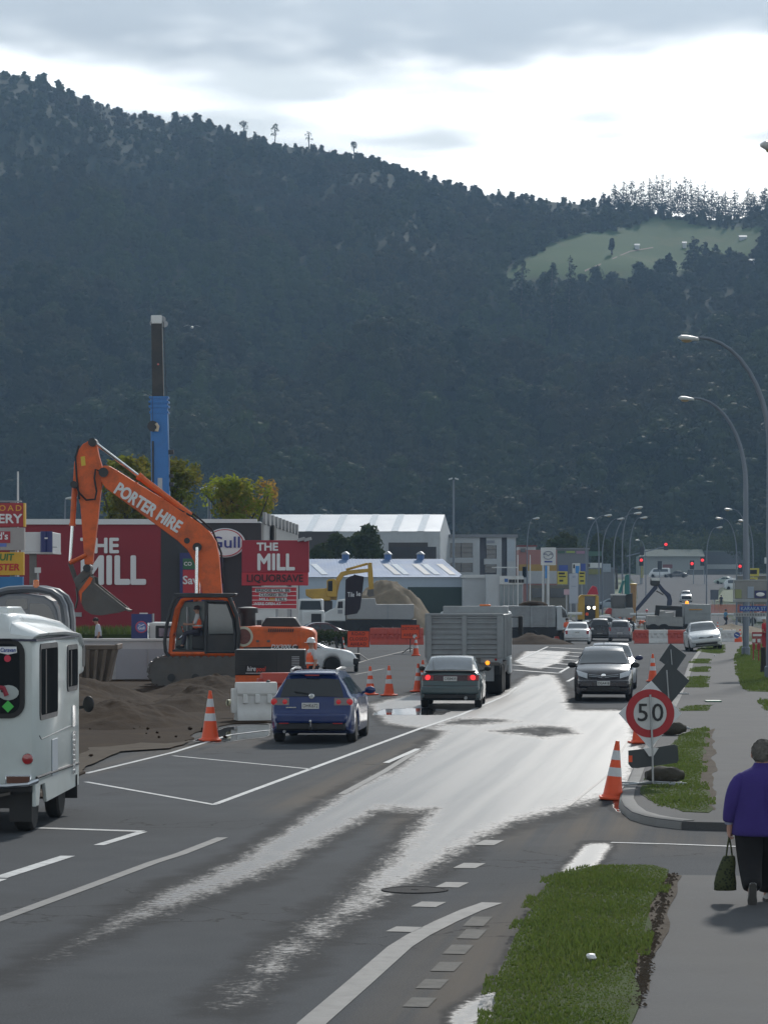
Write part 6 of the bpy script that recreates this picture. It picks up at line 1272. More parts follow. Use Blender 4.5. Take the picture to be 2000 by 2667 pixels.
# second tip truck side-on
YD = 205; d2 = thing('tip_truck', 'grey tip truck standing side-on beyond the first one, cab to the right', 'truck', (xu(1400, YD), YD, prof(YD))); W = dict(parent=d2, world=True)
MB().bb(xu(1310, YD), xu(1446, YD), YD, YD+2.2, zv(1634, YD), zv(1578, YD)).obj('tray', TG, **W, bev=.03)
for k in range(6): MB().bb(xu(1315, YD), xu(1440, YD), YD-.05, YD, zv(1628, YD)+k*.23, zv(1628, YD)+k*.23+.1).obj('side_rib', TG, **W)
for u in (1335, 1384, 1425): MB().bb(xu(u, YD)-.08, xu(u, YD)+.08, YD-.09, YD, zv(1634, YD), zv(1578, YD)).obj('side_post', TG, **W)
MB().prism(wpoly([(1449, 1642), (1449, 1580), (1462, 1578), (1474, 1590), (1482, 1618), (1482, 1642)], YD), YD, YD+2.1).obj('cab', mat('truck_cab_pale', (.42, .46, .48)), **W, bev=.06); MB().prism(wpoly([(1462, 1582), (1472, 1592), (1478, 1608), (1464, 1608)], YD), YD-.02, YD).obj('cab_window', GLASS, **W)
MB().bb(xu(1300, YD), xu(1480, YD), YD+.2, YD+2, prof(YD)+.5, zv(1634, YD)).obj('chassis', BLACK, **W); hp_ = MB(); hp_.ball((xu(1390, YD), YD+1, zv(1578, YD)), (1.0, .9, .35)); hp_.obj('load', DIRT, **W)
for k in (-1.6, -.4, 1.9): w_ = wheel(d2, 1, 0, .48, .3); w_.location = (k, .1, .48); w_.rotation_euler = (0, 0, -PI/2)
tag(heap('earth_heap', DIRT, xu(1385, 196), 196, 2.9, 3.0, .7, 31, rough=.2), 'low bank of grey spoil in front of the side-on tip truck', 'earth heap')
# white bonneted tip truck in the yard
YX = 232; zb_ = prof(YX); d3 = thing('tip_truck', 'white bonneted tip truck parked side-on in front of the gravel heap', 'truck', (xu(965, YX), YX, zb_)); W = dict(parent=d3, world=True)
MB().prism(wpoly([(845, 1618), (846, 1596), (860, 1588), (874, 1583), (878, 1562), (900, 1560), (902, 1618)], YX), YX, YX+2).obj('cab', WHITE, **W, bev=.08); MB().prism(wpoly([(881, 1567), (893, 1566), (893, 1584), (879, 1584)], YX), YX-.02, YX).obj('cab_window', GLASS, **W)
MB().prism(wpoly([(904, 1612), (904, 1560), (976, 1558), (980, 1574), (1078, 1574), (1078, 1606), (1070, 1614)], YX), YX-.1, YX+2.2).obj('tray', mat('tray_pale', (.32, .325, .33), .5, .1, .1), **W, bev=.03); MB().bb(xu(1008, YX), xu(1012, YX), YX-.14, YX-.1, zv(1612, YX), zv(1574, YX)).obj('side_post', TG, **W)
MB().bb(xu(850, YX), xu(1085, YX), YX+.2, YX+1.8, zb_+.5, zv(1614, YX)).obj('chassis', BLACK, **W); txt('abc', d3, (0, 0, -5), .01, BLACK) if 0 else None
for u in (858, 950, 985): w_ = wheel(d3, 1, 0, .5, .3); w_.location = (xu(u, YX)-ORG[d3.name].x, .1, .5); w_.rotation_euler = (0, 0, -PI/2)
MB().box((xu(886, YX), YX-.03, zv(1593, YX)), (.35, .02, .3)).obj('door_crest', mat('crest_grey', (.25, .26, .28)), **W)
# white truck facing us
YX = 222; zb_ = prof(YX); d4 = thing('white_truck', 'white bonneted truck facing the camera left of the feather flag', 'truck', (xu(812, YX), YX, zb_)); W = dict(parent=d4, world=True)
MB().bb(xu(776, YX), xu(842, YX), YX, YX+2, zb_+.9, zv(1560, YX)).obj('cab', WHITE, **W, bev=.12); MB().prism(wpoly([(781, 1588), (784, 1565), (834, 1565), (838, 1588)], YX), YX-.03, YX).obj('windscreen', SKYGLASS, **W); MB().bb(xu(788, YX), xu(846, YX), YX-1.2, YX, zb_+.6, zv(1590, YX)).obj('bonnet', WHITE, **W, bev=.1); MB().bb(xu(812, YX), xu(838, YX), YX-1.24, YX-1.2, zb_+.8, zv(1598, YX)).obj('grille', BLACK, **W)
for u in (782, 840): w_ = wheel(d4, 1, 0, .5, .3); w_.location = (xu(u, YX)-ORG[d4.name].x, -.6, .5)

# ============================================================ yard: heap, yellow digger, flag, barriers
tag(heap('gravel_heap', GRAV, xu(1010, 246), 248, 4.6, 7, 4.4, 12, rough=.12, shape=.9), 'big tan gravel heap in front of the blue-roofed building', 'gravel heap')
YY = 240; zb_ = prof(YY); YELW = mat('digger_yellow', (.50, .30, .03), .45, 0, .12, .8, dirt=(.2, .12, .03), damt=.5); ye = thing('excavator', 'yellow excavator loading trucks beside the gravel heap', 'excavator', (xu(850, YY), YY, zb_)); W = dict(parent=ye, world=True)
r5 = lambda P_: [(xu(750+x*.3014, YY), zv(1250+y*.3014, YY)) for x, y in P_]
MB().prism(r5([(150, 945), (350, 935), (375, 960), (370, 1045), (240, 1045), (155, 1000)]), YY, YY+2.4).obj('house', YELW, **W, bev=.08); MB().prism(r5([(335, 870), (350, 858), (400, 852), (420, 870), (420, 1010), (335, 1010)]), YY-.1, YY+1).obj('cab', YELW, **W, bev=.04); MB().prism(r5([(345, 875), (385, 870), (385, 960), (345, 960)]), YY-.13, YY-.1).obj('cab_window', GLASS, **W)
MB().prism(r5([(370, 1035), (395, 900), (425, 835), (455, 795), (520, 780), (690, 765), (700, 795), (530, 815), (480, 830), (450, 880), (430, 960), (420, 1040)]), YY+1.1, YY+1.7).obj('boom', YELW, **W, bev=.03); MB().prism(r5([(690, 720), (705, 712), (725, 715), (735, 830), (740, 940), (700, 950), (690, 830)]), YY+1.15, YY+1.65).obj('arm', YELW, **W, bev=.03)
p_ = r5([(500, 775), (690, 722)]); MB().tube([(p_[0][0], YY+1.4, p_[0][1]), (p_[1][0], YY+1.4, p_[1][1])], .1, 7).obj('arm_cylinder', YELW, **W); p_ = r5([(725, 940), (700, 1000)]); MB().prism(r5([(690, 950), (740, 945), (745, 1000), (700, 1010), (680, 990)]), YY+.8, YY+2.0).obj('bucket', XM, **W)
for y in (YY, YY+1.9): MB().bb(xu(800, YY), xu(880, YY), y, y+.5, zb_, zb_+.9).obj('track', XM, **W, bev=.1)
MB().bb(xu(815, YY), xu(865, YY), YY+.4, YY+2, zb_+.6, zv(1565, YY)).obj('slew_frame', XD, **W)
YF = 190; zb_ = prof(YF); ff = thing('feather_flag', 'dark feather flag with white lettering in front of the white truck', 'flag', (xu(905, YF), YF, zb_)); W = dict(parent=ff, world=True)
MB().tube([(xu(900, YF), YF, zb_), (xu(901, YF), YF, zv(1560, YF)), (xu(908, YF), YF, zv(1510, YF)), (xu(925, YF), YF, zv(1496, YF))], .025, 6).obj('pole', BLACK, **W)
MB().prism(wpoly([(898, 1603), (900, 1510), (910, 1502), (925, 1497), (948, 1502), (944, 1540), (938, 1585), (930, 1598)], YF), YF-.03, YF).obj('sail', mat('flag_aubergine', (.025, .016, .024), .8, 0, .3, 2), **W); txt('Tile', ff, (xu(914, YF), YF-.05, zv(1549, YF)), .4, WHITEP, bold=.015, width=.42); txt('le', ff, (xu(934, YF), YF-.05, zv(1547, YF)), .4, WHITEP, bold=.015, width=.26)
for i in range(5):
    u = 985+i*24; water_barrier(f'red plastic barrier, {["first","second","third","fourth","last"][i]} from the left in the yard row', (xu(u, 190), 190, prof(190)), R(4*i-6), PLR, .62 if 0 else 1.0, 1.05, 'red barriers across the yard')
# shrub beside the maroon car
rr = np.random.default_rng(3); y = 176; tree('shrub', 'rough green shrub growing in the yard beside the maroon car', (xu(858, y), y, prof(y)), [((k*.5-.9, rr.uniform(-.3, .3), .35+.2*rr.random()), (.5, .5, .45)) for k in range(5)], 1500, .10, LEAF_GREEN, (.5, .05), None, 44)
# ============================================================ buildings behind
def lbl_building(name, label, u, y): return thing(name, label, 'building', (xu(u, y), y, prof(y)))
GREYW = mat('wall_white_render', (.50, .53, .55), .7, 0, .06, .4, dirt=(.3, .3, .3), damt=.25); DARKW = mat('wall_brown', (.06, .052, .05), .7, 0, .1, .4); OFFG = mat('office_glass', (.03, .036, .04), .1, 0, .4, .5, spec=.8)
# long shed with pale roof
Y1 = 330; b1 = lbl_building('long_shed', 'long shed with pale metal roof and bright skylights', 940, Y1); W = dict(parent=b1, world=True); ROOFW = mat('pale_metal_roof', (.64, .65, .67), .35, .35, .05, .2); ROOFS = mat('skylight_sheet', (.75, .78, .8), .25, 0, .03)
ze, zr = zv(1384, Y1), zv(1340, Y1+9); xa, xb = xu(690, Y1), xu(1146, Y1); xr = xu(1158, Y1+9)
MB().add([(xa, Y1, ze), (xb, Y1, ze), (xr, Y1+9, zr), (xa, Y1+9, zr), (xa, Y1+18, ze), (xb+1.2, Y1+18, ze)], [(0, 1, 2, 3), (3, 2, 5, 4)]).obj('roof', ROOFW, **W, smooth=0)
for u in (795, 866, 950, 1018, 1086):
    x = xu(u, Y1); MB().add([(x, Y1, ze+.03), (x+.75, Y1, ze+.03), (x+1.55, Y1+9, zr+.03), (x+.8, Y1+9, zr+.03)], [(0, 1, 2, 3)]).obj('skylight', ROOFS, **W, smooth=0)
MB().bb(xa, xb, Y1+.1, Y1+.4, prof(Y1), ze).obj('wall', GREYW, **W); MB().add([(xb, Y1+.3, 0), (xb+1.5, Y1+18, 0), (xb+1.5, Y1+18, ze), (xr, Y1+9, zr), (xb, Y1+.3, ze)], [(0, 1, 2, 3, 4)]).obj('gable', GREYW, **W, smooth=0)
MB().bb(xa, xu(878, Y1), Y1, Y1+.1, prof(Y1), ze-.02).obj('dark_cladding', DARKW, **W); MB().bb(xu(1012, Y1), xu(1114, Y1), Y1-.05, Y1+.1, prof(Y1), zv(1413, Y1)).obj('dark_cladding', DARKW, **W)
MB().bb(xu(1015, 318), xu(1136, 318), 318, 326, prof(318), zv(1424, 318)).obj('lean_to', mat('lean_to_slate', (.05, .05, .058), .7), **W)
for k in range(26): MB().bb(xb-.12-(xb-xa)*k/26-.03, xb-.12-(xb-xa)*k/26+.03, Y1+.02, Y1+.098, zv(1412, Y1), ze-.05).obj('wall_batten', GREYW, **W) if xb-.12-(xb-xa)*k/26 > xu(880, Y1) else None
# blue roof workshop
Y2 = 268; b2 = lbl_building('workshop', 'low workshop with faded blue iron roof and three roof vents', 1000, Y2); W = dict(parent=b2, world=True); BLR = mat('faded_blue_iron', (.12, .21, .38), .6, .1, .25, .35, dirt=(.28, .33, .38), damt=.6, dscale=.3); 
ze, zr = zv(1503, Y2), zv(1456, Y2+7); xa, xb, xr = xu(780, Y2), xu(1209, Y2), xu(1152, Y2+7)
MB().add([(xa, Y2-.3, ze), (xb, Y2-.3, ze), (xr, Y2+7, zr), (xa, Y2+7, zr), (xa, Y2+14, ze), (xb, Y2+14, ze)], [(0, 1, 2, 3), (3, 2, 5, 4), (1, 5, 2)]).obj('roof', BLR, **W, smooth=0)
n_ = 46
for k in range(n_): f = (k+.5)/n_; MB().add([(xa+(xb-xa)*f-.03, Y2-.3, ze+.01), (xa+(xb-xa)*f+.03, Y2-.3, ze+.01), (xa+(xr-xa)*f+.03, Y2+7, zr+.03), (xa+(xr-xa)*f-.03, Y2+7, zr+.03)], [(0, 1, 2, 3)]).obj('roof_rib', BLR, **W, smooth=0)
for u, v0, m in ((1035, 1475, ROOFS), (1115, 1474, ROOFS), (1012, 1480, mat('sheet_buff', (.35, .36, .36), .5)), (1090, 1482, mat('sheet_buff', (.35, .36, .36), .5)), (1155, 1482, mat('sheet_buff', (.35, .36, .36), .5)), (822, 1468, ROOFS)):
    t0, t1 = .12, .7; x = xu(u+16, Y2); zz = lambda t_: ze+(zr-ze)*t_+.04; MB().add([(x, Y2-.3+7.3*t0, zz(t0)), (x+.55, Y2-.3+7.3*t0, zz(t0)), (x-.55, Y2-.3+7.3*t1, zz(t1)), (x-1.1, Y2-.3+7.3*t1, zz(t1))], [(0, 1, 2, 3)]).obj('skylight', m, **W, smooth=0)
for u in (900, 1010, 1095):
    x = xu(u, Y2+7); v_ = MB().lathe([(.32, -.3), (.32, .4), (.3, .45)], (x, Y2+7, zr), 'z', 12).obj('roof_vent', mat('vent_blue', (.05, .13, .32), .5), **W); MB().lathe([(.42, .42), (.2, .62), (.02, .68)], (x, Y2+7, zr), 'z', 12).obj('cowl', STEEL, v_, True)
MB().bb(xa, xb-.15, Y2, Y2+.3, prof(Y2), ze-.02).obj('wall', mat('wall_paleblue', (.42, .50, .58), .7, 0, .08, .4), **W)
dr = MB().bb(xu(1062, Y2), xu(1204, Y2), Y2-.06, Y2, prof(Y2), zv(1529, Y2)).obj('roller_door', mat('door_darkgreen', (.018, .045, .04), .5), **W)
for k in range(11): MB().bb(xu(1062, Y2), xu(1204, Y2), Y2-.08, Y2-.06, prof(Y2)+.1+k*.2, prof(Y2)+.13+k*.2).obj('door_slat', mat('door_darkgreen', (.018, .045, .04), .5), dr, True)
# white annex right of it
Y3 = 262; b3 = lbl_building('annex', 'plain white flat-roofed annex right of the blue roof', 1250, Y3); W = dict(parent=b3, world=True)
MB().bb(xu(1207, Y3), xu(1275, Y3), Y3, Y3+8, prof(Y3), zv(1498, Y3)).obj('wall', GREYW, **W); MB().bb(xu(1203, Y3), xu(1268, Y3), Y3-.2, Y3+8, zv(1505, Y3), zv(1497, Y3)).obj('parapet', WHITE, **W)
# glazed showroom
Y4 = 258; b4 = lbl_building('showroom', 'car showroom with white fascia and tall glass front', 1320, Y4); W = dict(parent=b4, world=True)
MB().bb(xu(1268, Y4), xu(1300, Y4), Y4, Y4+8, prof(Y4), zv(1496, Y4)).obj('wall', GREYW, **W); MB().bb(xu(1300, Y4), xu(1362, Y4), Y4-.3, Y4+7, zv(1522, Y4), zv(1500, Y4)).obj('fascia', WHITE, **W)
for k in range(5): u = 1301+k*12; MB().bb(xu(u, Y4)+.02, xu(u+11.4, Y4), Y4, Y4+.05, prof(Y4)+.1, zv(1522, Y4)).obj('pane', mat('showroom_glass', (.10, .15, .17), .06, 0, .3, .6, spec=.9), **W)
for u in range(1300, 1364, 12): MB().bb(xu(u, Y4)-.05, xu(u, Y4)+.05, Y4-.05, Y4+.1, prof(Y4), zv(1522, Y4)).obj('mullion', STEEL, **W)
MB().bb(xu(1304, Y4), xu(1311, Y4), Y4-.33, Y4-.3, zv(1521, Y4), zv(1505, Y4)).obj('panel', mat('panel_pale', (.6, .62, .62)), **W); MB().bb(xu(1313, Y4), xu(1322, Y4), Y4-.33, Y4-.3, zv(1516, Y4), zv(1507, Y4)).obj('blue_logo', mat('logo_blue_', (.05, .15, .4), .5), **W)
for u in (1328, 1336, 1345, 1352, 1360): MB().box((xu(u, Y4), Y4-.33, zv(1513.5, Y4)), (.24, .05, .28)).obj('sign_letter', BLACKP, **W)
MB().tube([(xu(1280, Y4), Y4-.2, zv(1478, Y4)), (xu(1348, Y4), Y4-.2, zv(1478, Y4))], .05, 6).obj('roof_rail', WHITE, **W)
# white framed office
Y5 = 345; b5 = lbl_building('office_building', 'two storey office with deep white frames and dark glass', 1230, Y5); W = dict(parent=b5, world=True); zt = zv(1400, Y5)
MB().bb(xu(1116, Y5), xu(1345, Y5), Y5+.6, Y5+10, prof(Y5), zt).obj('wall', mat('office_slate', (.10, .105, .13), .6), **W); MB().bb(xu(1112, Y5), xu(1348, Y5), Y5-.2, Y5+10.4, zt, zt+.35).obj('roof', mat('roof_grey', (.2, .21, .23), .5), **W)
for u0, u1 in ((1116, 1172), (1231, 1249), (1293, 1306), (1320, 1343)): MB().bb(xu(u0, Y5), xu(u1, Y5), Y5, Y5+.9, prof(Y5), zt).obj('pier', GREYW, **W)
for u0, u1, v0, v1 in ((1172, 1231, 1400, 1414), (1172, 1231, 1452, 1466), (1266, 1306, 1400, 1420), (1260, 1300, 1455, 1470), (1172, 1231, 1490, 1500)): MB().bb(xu(u0, Y5)+.003, xu(u1, Y5)-.003, Y5+.02, Y5+.85, zv(v1, Y5), zv(v0, Y5)-.004).obj('spandrel', GREYW, **W)
for u0, u1, v0, v1 in ((1172, 1201, 1414, 1452), (1201, 1231, 1414, 1452), (1172, 1201, 1466, 1490), (1201, 1231, 1466, 1490), (1266, 1293, 1420, 1455), (1262, 1293, 1470, 1492), (1320, 1343, 1405, 1464)):
    w_ = MB().bb(xu(u0, Y5)+.04, xu(u1, Y5)-.04, Y5+.4, Y5+.58, zv(v1, Y5)+.02, zv(v0, Y5)-.02).obj('window', OFFG, **W)
    for k in (1, 2): z = zv(v1, Y5)+(zv(v0, Y5)-zv(v1, Y5))*k/3; MB().bb(xu(u0, Y5)+.05, xu(u1, Y5)-.05, Y5+.36, Y5+.4, z-.03, z+.03).obj('glazing_bar', mat('bar_dark', (.06, .065, .07)), w_, True)
MB().bb(xu(1320, Y5), xu(1340, Y5), Y5-.05, Y5-.004, zv(1462, Y5), zv(1405, Y5)).obj('light_panel', mat('panel_ice', (.42, .48, .54), .4), **W); MB().box((xu(1277, Y5), Y5-.05, zv(1411, Y5)), (.9, .06, .3)).obj('wall_letters', mat('letters_grey', (.25, .27, .32)), **W)
# round-headed green trees between the buildings
for u, v0, v1, w_, y, lb, sd in ((955, 1372, 1470, 120, 312, 'broad dark green tree in front of the long shed', 21), (880, 1400, 1470, 110, 305, 'olive green tree left of the broad dark one', 22), (830, 1425, 1475, 60, 300, 'small bushy tree against the dark cladding', 23), (1470, 1386, 1470, 118, 430, 'dome-shaped green tree behind the showroom roofs', 24), (1560, 1390, 1480, 70, 520, 'brownish tree left of the street lights', 25), (1605, 1395, 1480, 60, 560, 'olive tree behind the small green sign', 26), (1850, 1395, 1500, 110, 760, 'wide olive tree behind the far warehouse', 27), (1960, 1370, 1500, 120, 700, 'tall dark tree at the right end of the far street', 28), (1770, 1400, 1490, 90, 800, 'yellowing tree over the warehouse roof', 29), (1650, 1400, 1500, 70, 780, 'brown-green tree left of the warehouse', 30)):
    s_ = y/FPX; r_ = w_*s_/2; H_ = (v1-v0)*s_; z0_ = zv(v1, y)-prof(y); rr = np.random.default_rng(sd); cl = crown_clumps(rr, r_*1.15, H_, 16, z0_)
    tree('street_tree', lb, (xu(u, y), y, prof(y)), cl, 2600, .017*y**.5, LEAF_GREEN, (max(1.5, z0_+H_*.5), .25), 'trees between the buildings', sd)
# hedge wall of vegetation along the foot of the hill
mass = []
rr = np.random.default_rng(77); cl = []
for k in range(150): y = rr.uniform(740, 800); u = rr.uniform(-300, 2300); s_ = rr.uniform(3, 6.5); cl.append(((xu(u, y), y, prof(y)+s_*.7), (s_, s_, s_*1.1)))
V, F = leaf_cloud(cl, 30000, .5, rr, .2); me = bpy.data.meshes.new('valley_trees'); me.from_pydata(V, [], F); me.materials.append(LEAF_GREEN); struct(tag(link('valley_trees', me), 'band of trees along the foot of the hill', 'trees'), 'stuff')
# shops further along the left side
def simple_building(name, label, u0, u1, vt, y, m, d=10, roofm=None, parts=()):
    o = lbl_building(name, label, (u0+u1)/2, y); W = dict(parent=o, world=True); MB().bb(xu(u0, y), xu(u1, y), y, y+d, prof(y)-1, zv(vt, y)).obj('wall', m, **W)
    if roofm: MB().bb(xu(u0-3, y), xu(u1+3, y), y-.3, y+d+.3, zv(vt, y), zv(vt-4, y)).obj('roof', roofm, **W)
    for a0, a1, c0, c1, mm, nm in parts: MB().bb(xu(a0, y), xu(a1, y), y-.12, y-.01, zv(c1, y), zv(c0, y)).obj(nm, mm, **W)
    return o
PINK = mat('wall_salmon', (.40, .19, .17), .7, 0, .08, .4); OCH = mat('band_ochre', (.45, .29, .08), .7); GRB = mat('wall_midgrey', (.17, .18, .20), .7, 0, .08, .4); WINB = mat('pane_dusky', (.05, .06, .07), .15, 0, .3, .6)
simple_building('shop_building', 'salmon pink shop with ochre band behind the flag poles', 1350, 1450, 1432, 360, PINK, 10, None, [(1351, 1449, 1470, 1487, OCH, 'band'), (1351, 1449, 1487, 1520, GREYW, 'lower_wall'), (1360, 1370, 1476, 1504, mat('panel_violet', (.12, .12, .3)), 'window'), (1355, 1368, 1430, 1438, WINB, 'window'), (1395, 1445, 1524, 1540, WINB, 'window')])
simple_building('roof_house', 'small house with dark red roof above the salmon shop', 1350, 1395, 1424, 380, GREYW, 8, mat('roof_darkred', (.16, .03, .03), .6), [(1356, 1368, 1428, 1438, WINB, 'window')])
simple_building('shop_building', 'long grey shop with small coloured signs under its roof', 1446, 1532, 1431, 400, GRB, 12, mat('roof_grey', (.2, .21, .23)), [(1452, 1470, 1435, 1441, mat('sign_dkgreen', (.05, .12, .08)), 'sign_panel'), (1474, 1496, 1435, 1440, mat('sign_lime', (.3, .4, .1)), 'sign_panel'), (1500, 1522, 1435, 1442, mat('sign_mauve', (.35, .2, .3)), 'sign_panel'), (1455, 1478, 1472, 1490, mat('sign_blue2', (.05, .09, .35)), 'sign_panel'), (1512, 1526, 1468, 1490, mat('sign_blue2', (.05, .09, .35)), 'sign_panel')])
simple_building('shop_building', 'pale shop front behind the silver sign', 1380, 1480, 1524, 300, mat('wall_khaki', (.16, .15, .12), .7), 4, None, [(1385, 1415, 1532, 1556, WINB, 'window'), (1432, 1470, 1532, 1556, WINB, 'window')])
simple_building('warehouse', 'wide pale warehouse facing down the far road', 1668, 1832, 1448, 730, mat('wall_greygreen', (.30, .32, .31), .7, 0, .06, .2), 14, None, [(1712, 1724, 1490, 1503, BLACK, 'door'), (1725, 1750, 1470, 1480, mat('sign_dullred', (.2, .06, .06)), 'sign_panel'), (1790, 1830, 1484, 1500, WINB, 'window')])
MB().add([(xu(1662, 729), 729, zv(1449, 729)), (xu(1835, 729), 729, zv(1449, 729)), (xu(1828, 740), 740, zv(1431, 740)), (xu(1680, 740), 740, zv(1431, 740))], [(0, 1, 2, 3)]).obj('roof', mat('roof_sage', (.13, .155, .14), .9, spec=.05), bpy.data.objects['warehouse'], True, 0)
simple_building('warehouse', 'dark shed with striped veranda right of the warehouse', 1834, 1935, 1438, 735, mat('wall_gunmetal', (.09, .10, .11), .7), 14, mat('roof_sage', (.26, .30, .27)), [(1838, 1925, 1470, 1482, mat('veranda_pale', (.34, .36, .36)), 'veranda'), (1838, 1925, 1484, 1496, WINB, 'window')])
simple_building('shop_building', 'low shop row at the left of the far road', 1530, 1600, 1478, 470, GRB, 8, None, [(1524, 1566, 1466, 1479, WHITE, 'sign_panel'), (1528, 1536, 1468, 1477, REDL, 'sign_mark'), (1532, 1566, 1436, 1448, mat('sign_dkgreen', (.05, .12, .08)), 'sign_panel'), (1528, 1564, 1482, 1496, mat('sign_olive', (.2, .2, .06)), 'sign_panel'), (1566, 1590, 1468, 1490, mat('panel_bluegrey', (.3, .35, .4)), 'sign_panel')])
simple_building('shop_building', 'shop with yellow boards at the right edge of the far street', 1940, 2060, 1500, 330, mat('wall_khaki', (.16, .15, .12)), 8)
# ---- dealer signs and other boards
def board(name, label, u0, u1, v0, v1, y, m, post=None, cat='sign', lines=(), d=.2, postm=STEEL):
    o = thing(name, label, cat, (xu((u0+u1)/2, y), y, prof(y))); W = dict(parent=o, world=True); bd = MB().bb(xu(u0, y), xu(u1, y), y, y+d, zv(v1, y), zv(v0, y)).obj('board', m, **W, bev=.01)
    for u in (post or [(u0+u1)/2]): MB().bb(xu(u, y)-.06, xu(u, y)+.06, y+d*.5, y+d*.5+.1, prof(y), zv(v1, y)+.02).obj('post', postm, **W)
    for a0, a1, c0, c1, mm in lines: MB().bb(xu(a0, y), xu(a1, y), y-.03, y-.004, zv(c1, y), zv(c0, y)).obj('print', mm, bd, True)
    return o
Y6 = 252; o = board('dealer_pylon', 'white square car dealer sign with winged oval logo on tall legs', 1408, 1447, 1426, 1472, Y6, WHITE, [1416, 1424], lines=[(1417, 1438, 1461, 1465, mat('logo_band_blue', (.12, .18, .5)))]); W = dict(parent=o, world=True)
MB().bb(xu(1419, Y6), xu(1424, Y6), Y6-.02, Y6+.1, zv(1506, Y6), zv(1473, Y6)).obj('blue_strip', mat('strip_blue', (.05, .25, .6)), **W); MB().bb(xu(1424.5, Y6), xu(1430, Y6), Y6, Y6+.1, prof(Y6), zv(1473, Y6)).obj('white_leg', WHITE, **W)
lg = MB().tube([(.40*math.cos(2*PI*k/24), 0, .32*math.sin(2*PI*k/24)) for k in range(25)], .035, 6).tube([(-.38, 0, .06), (-.18, 0, .12), (0, 0, -.06), (.18, 0, .12), (.38, 0, .06)], .04, 6).obj('logo', mat('logo_silverblue', (.25, .28, .36), .3, .5), o); lg.location = (xu(1427, Y6)-ORG[o.name].x, -.05, zv(1446, Y6)-ORG[o.name].z)
txt('MAZDA', o, (xu(1427.5, Y6), Y6-.05, zv(1463, Y6)), .16, mat('logo_navy', (.03, .05, .3)), bold=.02, width=.6)
board('dealer_pylon', 'tall plain silver dealer sign slab left of the yellow loader', 1482, 1505, 1494, 1572, 246, mat('slab_silver', (.34, .38, .44), .35, .3, .05, .5), [1486, 1501], lines=[(1490, 1498, 1499, 1505, mat('logo_silverblue', (.25, .28, .36))), (1487, 1500, 1526, 1528, mat('logo_silverblue', (.25, .28, .36)))])
SY = mat('board_sign_yellow', (.55, .47, .06), .5)
board('sale_board', 'yellow sale board left of the silver slab', 1451, 1477, 1488, 1522, 300, SY, lines=[(1454, 1470, 1491, 1496, BLACKP), (1455, 1473, 1500, 1503, BLACKP), (1456, 1466, 1510, 1515, BLACKP)])
board('sale_board', 'yellow sale board right of the silver slab', 1507, 1523, 1488, 1522, 300, SY, lines=[(1509, 1521, 1491, 1495, BLACKP), (1509, 1519, 1500, 1503, BLACKP), (1510, 1520, 1511, 1515, BLACKP)])
board('shop_sign', 'small white and blue sign above the silver slab', 1490, 1510, 1467, 1493, 310, WHITE, lines=[(1498, 1508, 1474, 1493, mat('strip_blue', (.05, .25, .6))), (1492, 1496, 1470, 1480, BLACKP)])
board('shop_sign', 'small pink and white notice at the foot of the silver slab', 1468, 1482, 1535, 1549, 240, mat('notice_pink', (.5, .35, .4)))
for u0, u1, v0, v1, lb in ((1946, 1976, 1480, 1501, 'upper yellow board behind the right lamp post'), (1944, 1972, 1504, 1517, 'middle yellow board behind the right lamp post'), (1946, 1972, 1522, 1532, 'lowest yellow board behind the right lamp post')): board('sale_board', lb, u0, u1, v0, v1, 300, SY, lines=[(u0+6, u1-6, v0+4, v1-6, BLACKP)])
board('shop_sign', 'grey kerbside board beside the far footpath', 1849, 1870, 1536, 1562, 395, mat('board_dullblue', (.10, .11, .14)))
board('shop_sign', 'tall yellow and white marker left of the warehouse', 1666, 1674, 1470, 1505, 600, SY); board('shop_sign', 'white square sign high at the right edge', 1990, 2004, 1452, 1468, 320, WHITE)
for i, (u, vt) in enumerate(((1348, 1445), (1380, 1445), (1413, 1445))):
    o = MB().tube([(0, 0, 0), (0, 0, zv(vt, 250)-prof(250))], [.06, .04], 8).obj('flag_pole', WHITE); o.location = (xu(u, 250), 250, prof(250)); tag(o, ['slim white flag pole in front of the showroom', 'slim white flag pole in front of the salmon shop', 'slim white flag pole close to the winged dealer sign'][i], 'pole', 'dealer flag poles')

for pl in ([(1500, 1560), (1545, 1536), (1600, 1522), (1645, 1524), (1640, 1545), (1590, 1562)], [(1862, 1566), (1880, 1540), (1905, 1522), (1920, 1530), (1925, 1570)], [(1560, 1518), (1600, 1510), (1640, 1510), (1640, 1518)]): poly_sheet('grass_verge', pl, mat('far_turf', (.05, .085, .025), .9, 0, .3, .3), .05, thick=.02)
